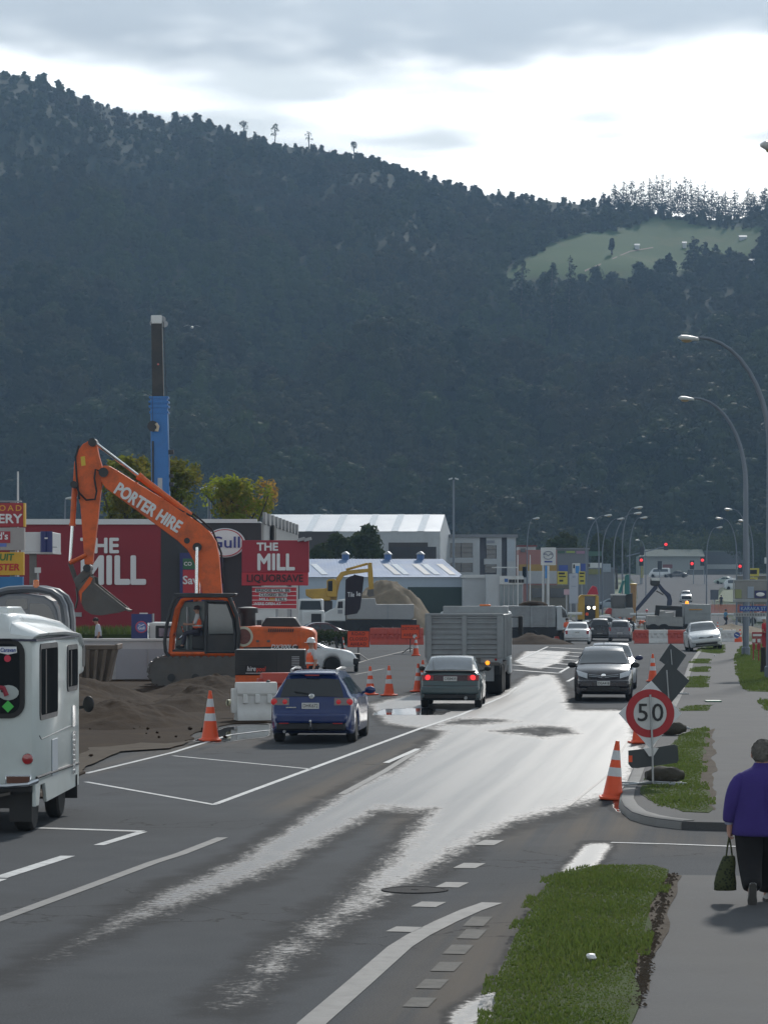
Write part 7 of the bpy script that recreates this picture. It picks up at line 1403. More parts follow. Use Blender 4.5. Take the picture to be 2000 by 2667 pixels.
# ============================================================ cones and road signs
CONEW = mat('reflective_white', (.62, .64, .66), .4, 0, .05, 4, dirt=(.35, .35, .35), damt=.3)
def cone(label, u, v, H=.92, tilt=(0, 0), group='traffic cones', flat=False):
    q = G(u, v); o = thing('traffic_cone', label, 'traffic cone', (q.x, q.y, q.z+.005), 0, group); o.rotation_euler = (tilt[0], tilt[1], random.uniform(-.5, .5))
    r0, r1 = .165*H/.92+.0, .03; f = lambda z: r0+(r1-r0)*(z/H)
    MB().box((0, 0, .02), (.40, .40, .04)).obj('base', ORANGE if H < .95 else ORANGE, o, bev=.012)
    segs = [(.04, .40, ORANGE, 'body'), (.40, .55, CONEW, 'reflective_band'), (.55, .68, ORANGE, 'body'), (.68, .84, CONEW, 'reflective_band'), (.84, 1.0, ORANGE, 'tip')]
    for a0, a1, m, nm in segs:
        z0_, z1_ = a0*H, a1*H; k = .002 if m is CONEW else 0
        MB().lathe([(f(z0_)+k, z0_), (f(z1_)+k, z1_)]+([(f(z1_)*.5, z1_)] if a1 == 1 else []), (0, 0, 0), 'z', 18).obj(nm, m, o)
    MB().lathe([(f(.04)+.03, .035), (f(.06*1)+.004, .07)], (0, 0, 0), 'z', 16).obj('collar', ORANGE, o)
    return o
cone('tall orange cone at the trench puddle left of the blue wagon', 548, 1930, 1.06); cone('leaning orange cone at the kerb corner in front of the 50 sign', 1594, 2083, .90, (0, R(5)))
cone('orange cone beside the road between the wagon and the liftback, left one', 964, 1810, .86); cone('orange cone just right of its neighbour beyond the wagon roof', 1013, 1812, .90); cone('orange cone close to the left side of the liftback', 1089, 1802, .88); cone('orange cone half hidden behind the one beside the liftback', 1101, 1790, .88)
cone('orange cone below the detour sign', 1083, 1708, .9); cone('small orange cone in front of the road closed sign', 893, 1706, .85); cone('orange cone right of the oncoming black hatchback', 1699, 1775, .95); cone('orange cone whose base peeks from behind the 50 sign', 1664, 1936, .9)
cone('far orange cone beside the tilted white saloon', 1868, 1648, .9); cone('far orange cone left of the keep-left disc', 1926, 1672, .9)
cone('distant orange cone by the yellow loader', 1502, 1606, .8) ; cone('distant orange cone on the far kerb', 1575, 1560, .9)
SIGNB = mat('sign_back_grey', (.055, .065, .07), .5, .2, .1, 2); POST = mat('post_galv', (.38, .40, .41), .4, .5, .1, 3)
def stand_feet(o, y=0, w=.9, z=.04): 
    for sg in (-1, 1): MB().tube([(-w/2, y+sg*.3, z), (w/2, y-sg*.3, z)], .018, 6).obj('foot_bar', POST, o)
def sandbag(label, u, v, L=.55, rz=0):
    q = G(u, v); mb = MB(); rings = []
    for k in range(13):
        t_ = k/12; s_ = math.sin(PI*min(.94, max(.06, t_)))**.5; rings.append([((t_-.5)*L, math.cos(2*PI*j/14)*.19*s_*(1+.08*math.sin(5*t_*PI+j)), .14+math.sin(2*PI*j/14)*.15*s_*(1+.12*math.sin(9*t_+j*1.7))) for j in range(14)])
    mb.loft(rings); o = mb.obj('sandbag', mat('sack_olive', (.055, .05, .038), .95, 0, .35, 6, bump=.8, bscale=30)); o.location = (q.x, q.y, q.z+.11); o.rotation_euler = (0, 0, rz); tag(o, label, 'sandbag', 'sandbags on the sign stands'); return o
sandbag('lumpy dark sandbag on the feet of the 50 sign stand', 1730, 2060, .62, .15); sandbag('dark sandbag behind the 50 sign on the verge', 1748, 1928, .62, .1)
# the 50 sign
q = G(1697, 2062); YN = q.y; s5 = thing('speed_sign', 'round red and white 50 speed sign on a portable stand', 'sign', (q.x, q.y, .1)); W = dict(parent=s5, world=True)
ctr = at(1692, 1858, YN); hd_ = .515
MB().prism([(ctr.x-.50, ctr.z), (ctr.x, ctr.z-.56), (ctr.x+.50, ctr.z), (ctr.x+.02, ctr.z+.52)], YN, YN+.02).obj('board', mat('sign_white', (.66, .70, .72), .45, 0, .04, 2), **W)
MB().lathe([(.385, 0), (.385, -.008), (.265, -.008), (.265, 0)], (ctr.x, YN, ctr.z), 'y', 48).obj('red_ring', mat('sign_ring_red', (.40, .012, .02), .4, 0, .05, 2), **W)
MB().lathe([(.262, 0), (.262, -.006), (.001, -.006)], (ctr.x, YN, ctr.z), 'y', 40).obj('disc', mat('sign_disc', (.56, .58, .58), .45), **W)
txt('5', s5, (ctr.x-.115, YN-.012, ctr.z), .40, BLACKP, bold=.006); txt('0', s5, (ctr.x+.12, YN-.012, ctr.z), .40, BLACKP, bold=.006)
MB().tube([(ctr.x+.045, YN-.04, .12), (ctr.x+.03, YN-.045, ctr.z-.45), (ctr.x-.0, YN-.04, ctr.z+.30)], .017, 8).obj('post', POST, **W); MB().prism([(ctr.x-.11, ctr.z-.55), (ctr.x+.13, ctr.z-.55), (ctr.x+.05, ctr.z-.68), (ctr.x-.02, ctr.z-.68)], YN-.05, YN-.03).obj('clamp', WHITE, **W)
def G2(u, v): p = at(u, v, YN); return (p.x, p.z)
MB().prism([G2(1636, 1955), G2(1700, 1948), G2(1755, 1939), G2(1764, 1943), G2(1767, 1980), G2(1762, 1987), G2(1660, 2001), G2(1644, 2000), G2(1636, 1990)], YN+.03, YN+.05).obj('back_board', SIGNB, **W); MB().bb(G2(1637, 0)[0], G2(1646, 0)[0], YN+.02, YN+.03, G2(0, 1985)[1], G2(0, 1968)[1]).obj('red_reflector', ORANGE, **W)
stand_feet(s5, 0, 1.0, .03); MB().tube([(ctr.x-.45, YN-.5, .14), (ctr.x+.05, YN, .16), (ctr.x+.55, YN-.3, .15)], .016, 6).obj('stay', POST, **W)
# backs of two diamond warning signs
for u, v, half, yb, tl, lb in ((1742, 1777, 53, 68, R(4), 'large dark back of a diamond warning sign behind the 50 sign'), (1751, 1713, 36, 90, R(10), 'smaller dark back of a diamond sign, the farther of two')):
    c_ = at(u, v, yb); s_ = half*yb/FPX; o = thing('warning_sign', lb, 'sign', (c_.x, yb, .11)); W = dict(parent=o, world=True); P4 = []
    for k in range(4): a_ = k*PI/2+tl; P4.append((c_.x+math.cos(a_)*s_, c_.z+math.sin(a_)*s_*1.05))
    MB().prism(P4, yb, yb+.02).obj('board', SIGNB, **W); MB().tube([(c_.x+.03, yb-.03, .1), (c_.x-.06, yb-.03, c_.z+s_*.6)], .016, 7).obj('post', POST, **W)
    for sg in (-1, 1): MB().tube([(c_.x-.45, yb+sg*.3, .14), (c_.x+.45, yb-sg*.3, .14)], .018, 6).obj('foot_bar', POST, **W)
# orange works signs
def works_sign(label, lines, u0, u1, v0, v1, vb, sizes):
    q = G((u0+u1)/2, vb); y = q.y; o = thing('works_sign', label, 'sign', (q.x, y, q.z), 0, 'orange roadworks signs'); W = dict(parent=o, world=True)
    MB().bb(xu(u0, y), xu(u1, y), y, y+.02, zv(v1, y), zv(v0, y)).obj('board', mat('works_orange', (.82, .085, .02), .5, 0, .06, 2), **W); 
    for a0, a1, c0, c1 in ((u0, u1, v0, v0+1.2), (u0, u1, v1-1.2, v1), (u0, u0+1.2, v0+1.3, v1-1.3), (u1-1.2, u1, v0+1.3, v1-1.3)): MB().bb(xu(a0, y), xu(a1, y), y-.008, y-.002, zv(c1, y), zv(c0, y)).obj('border', mat('print_darkred', (.16, .02, .015), .5), **W)
    n_ = len(lines)
    for k, s_ in enumerate(lines): txt(s_, o, (xu((u0+u1)/2, y), y-.008, zv(v0+(v1-v0)*(k+.6)/(n_+.2), y)), sizes, mat('print_darkred', (.16, .02, .015)), bold=.015, spacing=1.15)
    MB().tube([(q.x, y+.05, q.z+.05), (q.x, y+.05, zv(v1, y)+.3)], .025, 7).obj('post', BLACK, **W)
    for sg in (-1, 1): MB().tube([(q.x, y+.05, q.z+.3), (q.x+sg*.4, y-.2, q.z+.02)], .02, 6).obj('leg', BLACK, **W)
    return o
works_sign('orange ROAD CLOSED AHEAD board standing in the yard', ['ROAD', 'CLOSED', 'AHEAD'], 904.5, 962, 1643, 1686, 1719, .20); o = works_sign('orange DETOUR AHEAD board left of the tip truck', ['DETOUR', 'AHEAD'], 1044, 1093, 1627, 1664, 1702, .19)
MB().lathe([(.1, 0), (.1, -.01), (.001, -.01)], (xu(1080, 152), ORG[o.name].y-.01, zv(1657, 152)), 'y', 14).obj('sticker', WHITE, o, True)
q = G(1918, 1677); o = thing('keep_left_sign', 'blue keep-left disc over a red panel at the barrier end', 'sign', (q.x, q.y, q.z)); W = dict(parent=o, world=True); y = q.y
MB().lathe([(.20, 0), (.20, -.02), (.001, -.02)], (q.x, y, zv(1654, y)), 'y', 24).obj('disc', mat('disc_blue', (.02, .07, .28), .4), **W); MB().box((q.x, y-.03, zv(1654, y)), (.26, .015, .06), rot=Matrix.Rotation(R(28), 3, 'Y')).obj('arrow', WHITEP, **W); MB().bb(q.x-.16, q.x+.16, y, y+.04, zv(1676, y), zv(1663, y)).obj('red_panel', ORANGE, **W); MB().tube([(q.x, y+.04, q.z), (q.x, y+.04, zv(1648, y))], .02, 6).obj('post', POST, **W)

# ============================================================ barriers and machines at the bridge works
for i, (u, rd, L_) in enumerate(((1670, 1, 1.0), (1713, 0, 1.35), (1766, 1, 1.45), (1819, 1, 1.35), (1889, 0, 1.35))):
    q = G(u, 1676); water_barrier(['red barrier at the left end of the row across the road', 'white barrier, second in the row across the road', 'red barrier, third in the row across the road', 'red barrier hidden behind the tilted white saloon', 'white barrier at the right end of the row across the road'][i], (q.x, q.y, q.z), R((-4, 3, 0, 2, -3)[i]), PLR if rd else PLW, L_, .92, 'barriers across the closed road')
q = G(1456, 1668); water_barrier('red barrier end-on left of the white saloon queue', (q.x, q.y, q.z), R(75), PLR, 1.4, .95)
tag(heap('earth_heap', GRAV, xu(1900, 262), 262, 4.2, 8, .55, 51, rough=.3), 'flat grey-brown dug ground behind the right barrier', 'earth heap'); tag(heap('earth_heap', GRAV, xu(1700, 232), 236, 5, 6, .3, 52, rough=.3), 'flat rubble under the works truck', 'earth heap')
# lorry with folding crane
YH = 236; zb_ = prof(YH); hb = thing('crane_lorry', 'grey works lorry with dark blue folding crane behind the barriers', 'truck', (xu(1735, YH), YH, zb_)); W = dict(parent=hb, world=True)
r5b = lambda P_: [(xu(1640+x*.1929, YH), zv(1480+y*.1929, YH)) for x, y in P_]
MB().prism(r5b([(240, 640), (720, 655), (720, 790), (240, 770)]), YH, YH+2).obj('deck', mat('deck_palegrey', (.30, .31, .31), .6, 0, .15, 1, dirt=(.15, .13, .11), damt=.5), **W, bev=.03); MB().prism(r5b([(330, 640), (345, 500), (700, 515), (705, 655), (610, 655), (615, 570), (400, 560), (390, 640)]), YH-.05, YH+.1).obj('headboard_frame', BLACK, **W); MB().prism(r5b([(380, 650), (390, 580), (480, 575), (480, 600), (600, 590), (605, 650)]), YH+.3, YH+1.6).obj('load_boxes', mat('box_offwhite', (.42, .42, .42), .7), **W, bev=.03)
MB().prism(r5b([(735, 480), (1095, 490), (1090, 800), (735, 790)]), YH+.2, YH+2.4).obj('tray', TG, **W, bev=.04)
for z in (.8, 1.3, 1.8): MB().bb(xu(1784, YH), xu(1848, YH), YH+.13, YH+.2, zb_+z, zb_+z+.08).obj('tray_rib', TG, **W)
MB().bb(xu(1794, YH), xu(1828, YH), YH+.1, YH+.19, zv(1589, YH), zv(1586, YH)).obj('ochre_stripe', mat('logo_ochre', (.5, .25, .04)), **W)
CRB = mat('crane_navy', (.02, .03, .07), .45, 0, .15, 1)
MB().prism(r5b([(365, 215), (410, 205), (480, 290), (555, 350), (580, 440), (570, 505), (505, 505), (515, 420), (500, 380), (430, 310)]), YH+.6, YH+.9).obj('crane_boom', CRB, **W, bev=.03); MB().prism(r5b([(330, 240), (375, 225), (380, 270), (110, 575), (80, 575), (90, 530)]), YH+.5, YH+.75).obj('crane_jib', CRB, **W, bev=.02); MB().prism(r5b([(285, 150), (290, 135), (405, 140), (410, 200), (380, 240), (300, 235), (282, 210)]), YH+.45, YH+.95).obj('crane_elbow', XD, **W, bev=.03); MB().prism(r5b([(290, 130), (405, 130), (405, 170), (295, 165)]), YH+.42, YH+.45).obj('elbow_plate', WHITE, **W)
p_ = r5b([(90, 570), (95, 680)]); MB().tube([(p_[0][0], YH+.6, p_[0][1]), (p_[1][0], YH+.6, p_[1][1])], .03, 5).obj('chain', BLACK, **W); MB().prism(r5b([(350, 310), (370, 300), (460, 350), (450, 365)]), YH+.5, YH+.6).obj('ram', XM, **W)
for u in (1700, 1728, 1790, 1830): w_ = wheel(hb, 1, 0, .5, .3); w_.location = (xu(u, YH)-ORG[hb.name].x, .05, .5); w_.rotation_euler = (0, 0, -PI/2)
MB().bb(xu(1690, YH), xu(1848, YH), YH+.3, YH+2, zb_+.5, zb_+1).obj('chassis', BLACK, **W); MB().lathe([(.14, 0), (.14, .1), (.1, .24), (.02, .26)], (xu(1790, YH), YH+.6, zv(1574, YH)), 'z', 12).obj('beacon', AMBLIT, **W)
# yellow loader facing us
YL = 250; zb_ = prof(YL); ld = thing('wheel_loader', 'yellow wheel loader facing the camera with both headlights on', 'loader', (xu(1533, YL), YL, zb_)); W = dict(parent=ld, world=True)
r4b = lambda P_: [(xu(1380+x*.1929, YL), zv(1500+y*.1929, YL)) for x, y in P_]
for P_ in ([(650, 590), (655, 290), (690, 255), (735, 260), (735, 590)], [(880, 590), (880, 290), (890, 255), (925, 270), (930, 590)]): MB().prism(r4b(P_), YL, YL+1.5).obj('side_frame', YELW, **W, bev=.04)
MB().prism(r4b([(690, 255), (890, 255), (885, 275), (695, 275)]), YL-.1, YL+1.6).obj('cab_roof', YELW, **W, bev=.03); MB().prism(r4b([(735, 278), (880, 278), (880, 410), (735, 410)]), YL+.2, YL+.3).obj('windscreen', OFFG, **W); MB().prism(r4b([(735, 400), (880, 400), (880, 590), (735, 590)]), YL+.1, YL+1.4).obj('bonnet', XD, **W, bev=.03)
for x in (790, 866): p_ = r4b([(x, 430)])[0]; MB().lathe([(.12, 0), (.12, -.04), (.001, -.05)], (p_[0], YL+.08, p_[1]), 'y', 14).obj('headlight', WHTLIT, **W)
MB().bb(xu(1500, YL), xu(1565, YL), YL-1.2, YL-.2, zb_+.1, zb_+.75).obj('bucket', XM, **W, bev=.05); p_ = r4b([(768, 515)])[0]; MB().lathe([(.14, 0), (.14, -.03)], (p_[0], YL+.08, p_[1]), 'y', 12).obj('red_disc', ORANGE, **W)
for u in (1510, 1556): w_ = wheel(ld, 1 if u > 1530 else -1, 0, .6, .4); w_.location = (xu(u, YL)-ORG[ld.name].x, .4, .6)
y = 262; o = thing('road_flag', 'red triangular works flag standing above the yellow loader', 'flag', (xu(1544, y), y, prof(y))); W = dict(parent=o, world=True); MB().prism(wpoly([(1528, 1549), (1536, 1534), (1543, 1525), (1553, 1529), (1558, 1549)], y), y, y+.5).obj('cloth', mat('cloth_red', (.5, .03, .05), .7, 0, .2, 3), **W, bev=.05); MB().tube([(xu(1544, y), y+.3, prof(y)), (xu(1544, y), y+.3, zv(1526, y))], .03, 6).obj('pole', POST, **W)
# backhoe
YL = 256; zb_ = prof(YL); bh = thing('backhoe', 'white backhoe with dark glass cab and teal folded arm', 'backhoe', (xu(1620, YL), YL, zb_)); W = dict(parent=bh, world=True)
MB().prism(r4b([(1110, 440), (1100, 300), (1120, 248), (1280, 248), (1285, 440)]), YL, YL+1.5).obj('cab', OFFG, **W, bev=.03); MB().prism(r4b([(1100, 245), (1290, 245), (1290, 262), (1100, 262)]), YL-.1, YL+1.6).obj('cab_roof', WHITE, **W); MB().prism(r4b([(1100, 435), (1385, 430), (1400, 480), (1390, 560), (1090, 560)]), YL, YL+1.5).obj('body', mat('body_palegrey', (.36, .37, .37), .5), **W, bev=.06)
TEAL = mat('arm_teal', (.02, .16, .15), .5, 0, .15, 1)
MB().prism(r4b([(1280, 250), (1285, 0), (1300, -20), (1340, -20), (1345, 250)]), YL+.4, YL+.8).obj('arm', TEAL, **W, bev=.04); MB().prism(r4b([(1195, 230), (1250, 60), (1285, 60), (1230, 240)]), YL+.4, YL+.8).obj('stick', TEAL, **W, bev=.04)
MB().prism(r4b([(1020, 470), (1060, 430), (1100, 440), (1090, 520), (1010, 510)]), YL-.3, YL+.8).obj('hood', mat('hood_red', (.4, .05, .04), .5), **W, bev=.05); MB().prism(r4b([(1290, 260), (1390, 230), (1395, 430), (1300, 430)]), YL+.8, YL+1.4).obj('stabiliser', XD, **W)
for u in (1592, 1645): w_ = wheel(bh, 1, 0, .5, .35); w_.location = (xu(u, YL)-ORG[bh.name].x, .2, .5)
o = thing('works_hopper', 'small yellow and orange hopper beyond the backhoe', 'machine', (xu(1648, 300), 300, prof(300))); W = dict(parent=o, world=True); MB().lathe([(.35, 0), (.35, .15), (.05, .2)], (xu(1649, 300), 300, zv(1524, 300)), 'z', 14).obj('lid', YELW, **W); MB().lathe([(.2, 0), (.3, zv(1524, 300)-prof(300))], (xu(1649, 300), 300, prof(300)), 'z', 12).obj('drum', mat('drum_ochre', (.35, .2, .08), .6), **W)
# excavated edge pipes, mesh fence
for u0, u1, vv_, y, lb in ((1851, 1990, 1600, 292, 'long white pipe lying below the orange mesh fence'), (1640, 1705, 1600, 250, 'white pipe left of the crane lorry'), (1478, 1515, 1598, 240, 'white pipe behind the tip truck cab'), (1655, 1685, 1609, 245, 'shorter white pipe nearer the barriers')):
    o = MB().tube([(xu(u0, y), y, zv(vv_, y)), (xu(u1, y), y, zv(vv_, y))], .12, 10).obj('white_pipe', WHITE); tag(o, lb, 'pipe', 'white pipes at the works'); 
y = 304; mf = thing('mesh_fence', 'orange plastic mesh fence across the far side of the works', 'fence', (xu(1900, y), y, prof(y))); W = dict(parent=mf, world=True); MESH = mat('mesh_orange', (.55, .13, .08), .7, 0, .25, 2)
for k in range(8): MB().bb(xu(1850, y), xu(2010, y), y, y+.02, zv(1598, y)+k*.115, zv(1598, y)+k*.115+.07).obj('mesh_strand', MESH, **W)
for k in range(9): MB().tube([(xu(1850+k*20, y), y+.05, prof(y)), (xu(1850+k*20, y), y+.05, zv(1573, y))], .03, 6).obj('stake', POST, **W)

# ============================================================ lamps, signals
LAMPH = mat('lamp_head_white', (.55, .57, .57), .4, 0, .05, 2); PGR = mat('pole_bluegrey', (.16, .19, .23), .45, .4, .1, 1)
def street_lamp(label, up, uh, vh, y, r_=.09, group='street lamps', base=None):
    zb_ = prof(y); xp, xh, zh = xu(up, y), xu(uh, y), zv(vh, y); o = thing('street_lamp', label, 'street lamp', (xp, y, zb_), 0, group); H_ = zh-zb_; L_ = xh-xp; L_ -= (.68 if L_ > 0 else -.68); L_ /= .88; pts_ = [(0, 0, 0), (0, 0, .25*H_), (0, 0, .5*H_), (0, 0, .66*H_)]; rs = [r_*1.2, r_*1.1, r_, r_*.9]
    for k in range(1, 11): t_ = k/10*PI/2; pts_.append((L_*(1-math.cos(t_))*.89, 0, .66*H_+.33*H_*math.sin(t_))); rs.append(r_*(.85-.4*k/10))
    MB().tube(pts_, rs, 10).obj('pole', PGR, o); s_ = 1 if L_ > 0 else -1
    hd = MB(); hd.loft([[(L_*.88+s_*d, math.cos(2*PI*j/12)*w_, .985*H_+tz+math.sin(2*PI*j/12)*h_) for j in range(12)] for d, w_, h_, tz in ((0, .05, .05, 0), (.15, .10, .07, .02), (.4, .16, .10, .04), (.62, .13, .09, .06), (.72, .04, .03, .06))]); hd.obj('lamp_head', LAMPH, o); MB().ball((L_*.88+s_*.42, 0, .985*H_-.03), (.2, .11, .09), 10, 6).obj('lens', mat('lamp_lens_amber', (.35, .27, .15), .3), o); MB().lathe([(r_*1.6, 0), (r_*1.6, .5), (r_*1.2, .55)], (0, 0, 0), 'z', 10).obj('base_sleeve', PGR, o); return o
L2 = street_lamp('tall lamp post rising from the grass beside the right footpath', 1941, 1768, 1030, 140, .125)
L1 = street_lamp('lamp post at the right edge carrying the street name sign', 2004, 1768, 870, 106, .12)
street_lamp('nearest lamp whose head just enters the upper right corner', 2150, 1984, 362, 60, .12)
for i, (up, uh, vh, y) in enumerate(((1559, 1529, 1347, 296), (1526, 1592, 1339, 286), (1568, 1625, 1348, 300), (1620, 1672, 1318, 262), (1598, 1669, 1333, 280), (1639, 1684, 1345, 306), (1681, 1654, 1405, 480), (1950, 1886, 1323, 272), (1917, 1863, 1347, 302), (1839, 1880, 1371, 360), (1960, 1922, 1353, 312), (1372, 1404, 1347, 330), (170, 143, 1293, 190))):
    street_lamp(['lamp with arm to the left above the dome-shaped tree', 'lamp over the grey shop with arm to the right', 'lamp between the shops and the far road', 'tallest lamp left of the far road', 'thin lamp just left of the tallest one', 'lamp nearest the left edge of the far road', 'small lamp behind the traffic signals with arm to the left', 'lamp right of the far road level with the tall post', 'lamp right of the far road leaning over the footpath', 'lamp on the right with its arm pointing right', 'short lamp close behind the right lamp post', 'faint lamp above the salmon shop', 'lamp behind the red shop left of the digger arm'][i], up, uh, vh, y, .07)
for u, v, vb, y, lb in ((1181, 1250, 1500, 300, 'tall floodlight pole in front of the white office'), (546, 1277, 1370, 165, 'floodlight pole between the autumn trees')):
    o = thing('floodlight_pole', lb, 'floodlight', (xu(u, y), y, prof(y))); MB().tube([(0, 0, 0), (0, 0, zv(v, y)-prof(y))], [.14, .09], 9).obj('pole', PGR, o)
    for s_ in (-1, 1): MB().box((s_*.3, -.2, zv(v, y)-prof(y)+.1), (.4, .3, .14), rot=Matrix.Rotation(s_*R(18), 3, 'Y')).obj('flood_lamp', LAMPH, o, bev=.02)
# street name blades on the edge lamp post
y = 105.8; o = thing('street_name_sign', 'blue KARAKA ST name blade on the right lamp post', 'sign', (xu(1997, y), y, zv(1592, y))); W = dict(parent=o, world=True); MB().bb(xu(1925, y), xu(1996, y), y, y+.03, zv(1592, y), zv(1578, y)).obj('blade', mat('blade_blue', (.015, .06, .30), .4), **W); txt('KARAKA ST', o, (xu(1960.5, y), y-.01, zv(1585.5, y)), .17, mat('blade_letter', (.30, .42, .55), .5), bold=.012, width=.86)
o = thing('street_name_sign', 'pale lettered blade below the blue name blade', 'sign', (xu(1997, y), y, zv(1606, y))); W = dict(parent=o, world=True); MB().bb(xu(1910, y), xu(1996, y), y, y+.03, zv(1606, y), zv(1596, y)).obj('blade', mat('blade_palegrey', (.33, .35, .36), .5), **W)
for k in range(11): MB().box((xu(1918+k*7, y), y-.006, zv(1601, y)), (.05, .01, .07)).obj('letter', mat('blade_letter_grey', (.17, .18, .19)), **W)
o = thing('poster_frame', 'glazed poster frame with blue badge on the right lamp post', 'sign', (xu(1997, y), y, zv(1568, y))); W = dict(parent=o, world=True); fm = mat('frame_grey', (.30, .32, .33), .5)
for a0, a1, c0, c1 in ((1908, 1997, 1510, 1513), (1908, 1997, 1561, 1568), (1908, 1911, 1513.2, 1560.8)): MB().bb(xu(a0, y), xu(a1, y), y, y+.05, zv(c1, y), zv(c0, y)).obj('frame_bar', fm, **W, bev=.01)
MB().bb(xu(1964, y), xu(1995, y), y+.01, y+.03, zv(1558, y), zv(1538, y)).obj('badge', mat('badge_navy', (.02, .03, .12), .4), **W); MB().ball((xu(1979, y), y, zv(1548, y)), (.15, .012, .07), 16, 8).obj('leaf_mark', WHITEP, **W); MB().bb(xu(1946, y), xu(1962, y), y+.012, y+.03, zv(1558, y), zv(1528, y)).obj('poster', mat('poster_paleblue', (.30, .36, .44)), **W); MB().bb(xu(1914, y), xu(1930, y), y+.012, y+.03, zv(1558, y), zv(1535, y)).obj('poster', mat('poster_olive', (.25, .28, .14)), **W)
MB().bb(xu(1912, y), xu(1996, y), y+.032, y+.036, zv(1560, y), zv(1513, y)).obj('pane', mat('pane_haze', (.14, .155, .16), .1, 0, .3, 3), **W)
# traffic signals at the far junction
for i, (u, v, lit, up, lb) in enumerate(((1733, 1418, 1, 1621, 'red signal hanging from the mast arm over the far junction'), (1671, 1431, 0, 1671, 'dark unlit signal head high left of the junction'), (1669, 1459, 1, 1667, 'red signal low at the left of the far junction'), (1801, 1468, 1, 1805, 'red signal in the middle of the far junction'), (1828, 1459, 1, 1834, 'red signal right of the middle one'), (1926, 1475, 1, 1926, 'red signal by the right lamp post'), (1717, 1469, 0, 1717, 'dark signal in front of the warehouse door'), (1625, 1455, 0, 1621, 'dark signal low at the far left corner'))):
    y = 600; z = zv(v, y); o = thing('traffic_signal', lb, 'traffic light', (xu(up, y), y, prof(y)), 0, 'signals at the far junction'); W = dict(parent=o, world=True); zb_ = prof(y)
    if i == 0: MB().tube([(xu(up, y), y, zb_), (xu(up, y), y, zv(1455, y)), (xu(up+8, y), y, zv(1449, y)), (xu(u, y), y, z-.4)], .1, 7).obj('mast', PGR, **W)
    else: MB().tube([(xu(up, y), y, zb_), (xu(up, y), y, max(z-.2, zb_+.5))], .08, 7).obj('mast', PGR, **W)
    MB().bb(xu(u, y)-.42, xu(u, y)+.42, y-.15, y-.1, z-1.1, z+.6).obj('backing_board', BLACK, **W, bev=.05)
    for k, m in enumerate((REDLIT if lit else mat('lens_dark', (.02, .02, .02)), mat('lens_dark', (.02, .02, .02)), mat('lens_dark', (.02, .02, .02)))): MB().lathe([(.30 if (k == 0 and lit) else .16, 0), (.16, -.06), (.001, -.08)], (xu(u, y), y-.16, z-k*.42), 'y', 14).obj('lamp', m, **W)
# litter and small covers on the right
q = G(1856, 1838); o = MB().box((0, 0, .01), (.42, .5, .04)).obj('valve_cover', mat('valve_green', (.02, .13, .08), .5)); o.location = (q.x, q.y, q.z+.115); tag(o, 'small green valve cover on the footpath crossing', 'cover')
for u, v, lb in ((1538, 2545, 'white scrap of litter on the near grass'), (1860, 1717, 'white litter scrap on the far footpath'), (1961, 1727, 'white litter scrap on the right grass strip')):
    q = G(u, v); mb = MB().ball((0, 0, 0), (.045, .06, .03), 7, 5); mb.v = [(x+random.uniform(-.01, .01), y_+random.uniform(-.01, .01), z) for x, y_, z in mb.v]; o = mb.obj('litter', WHITEP); o.location = (q.x, q.y, q.z+.17); tag(o, lb, 'litter', 'litter')
q = G(1986, 1760); o = MB().tube([(0, 0, -.1), (.02, 0, .5), (0, 0, .95)], [.11, .10, .09], 9).obj('timber_post', mat('dark_timber', (.03, .027, .025), .9, 0, .3, 5)); o.location = (q.x, q.y, .1); tag(o, 'dark timber post in the grass at the right edge', 'post')
y = 130; o = thing('red_sign_stand', 'red A-frame board with pale panels at the right edge', 'sign', (xu(1970, y), y, .1)); W = dict(parent=o, world=True); RB = mat('board_darkred', (.30, .02, .03), .5)
for c0, c1, u0, u1, m in ((1646, 1661, 1957, 1985, RB), (1662, 1676, 1957, 1982, RB), (1677, 1692, 1958, 1965, RB), (1677, 1692, 1970, 1979, RB), (1651, 1657, 1959, 1982, WHITE), (1664, 1673, 1957.5, 1966, WHITE), (1664, 1673, 1971, 1979, WHITE)): MB().bb(xu(u0, y), xu(u1, y), y-(.06 if m is WHITE else .04), y, zv(c1, y), zv(c0, y)).obj('panel' if m is WHITE else 'board', m, **W)
MB().tube([(xu(1961, y), y+.05, .1), (xu(1961, y), y+.05, zv(1646, y))], .03, 6).obj('leg', RB, **W); MB().tube([(xu(1975, y), y+.05, .1), (xu(1975, y), y+.05, zv(1646, y))], .03, 6).obj('leg', RB, **W)
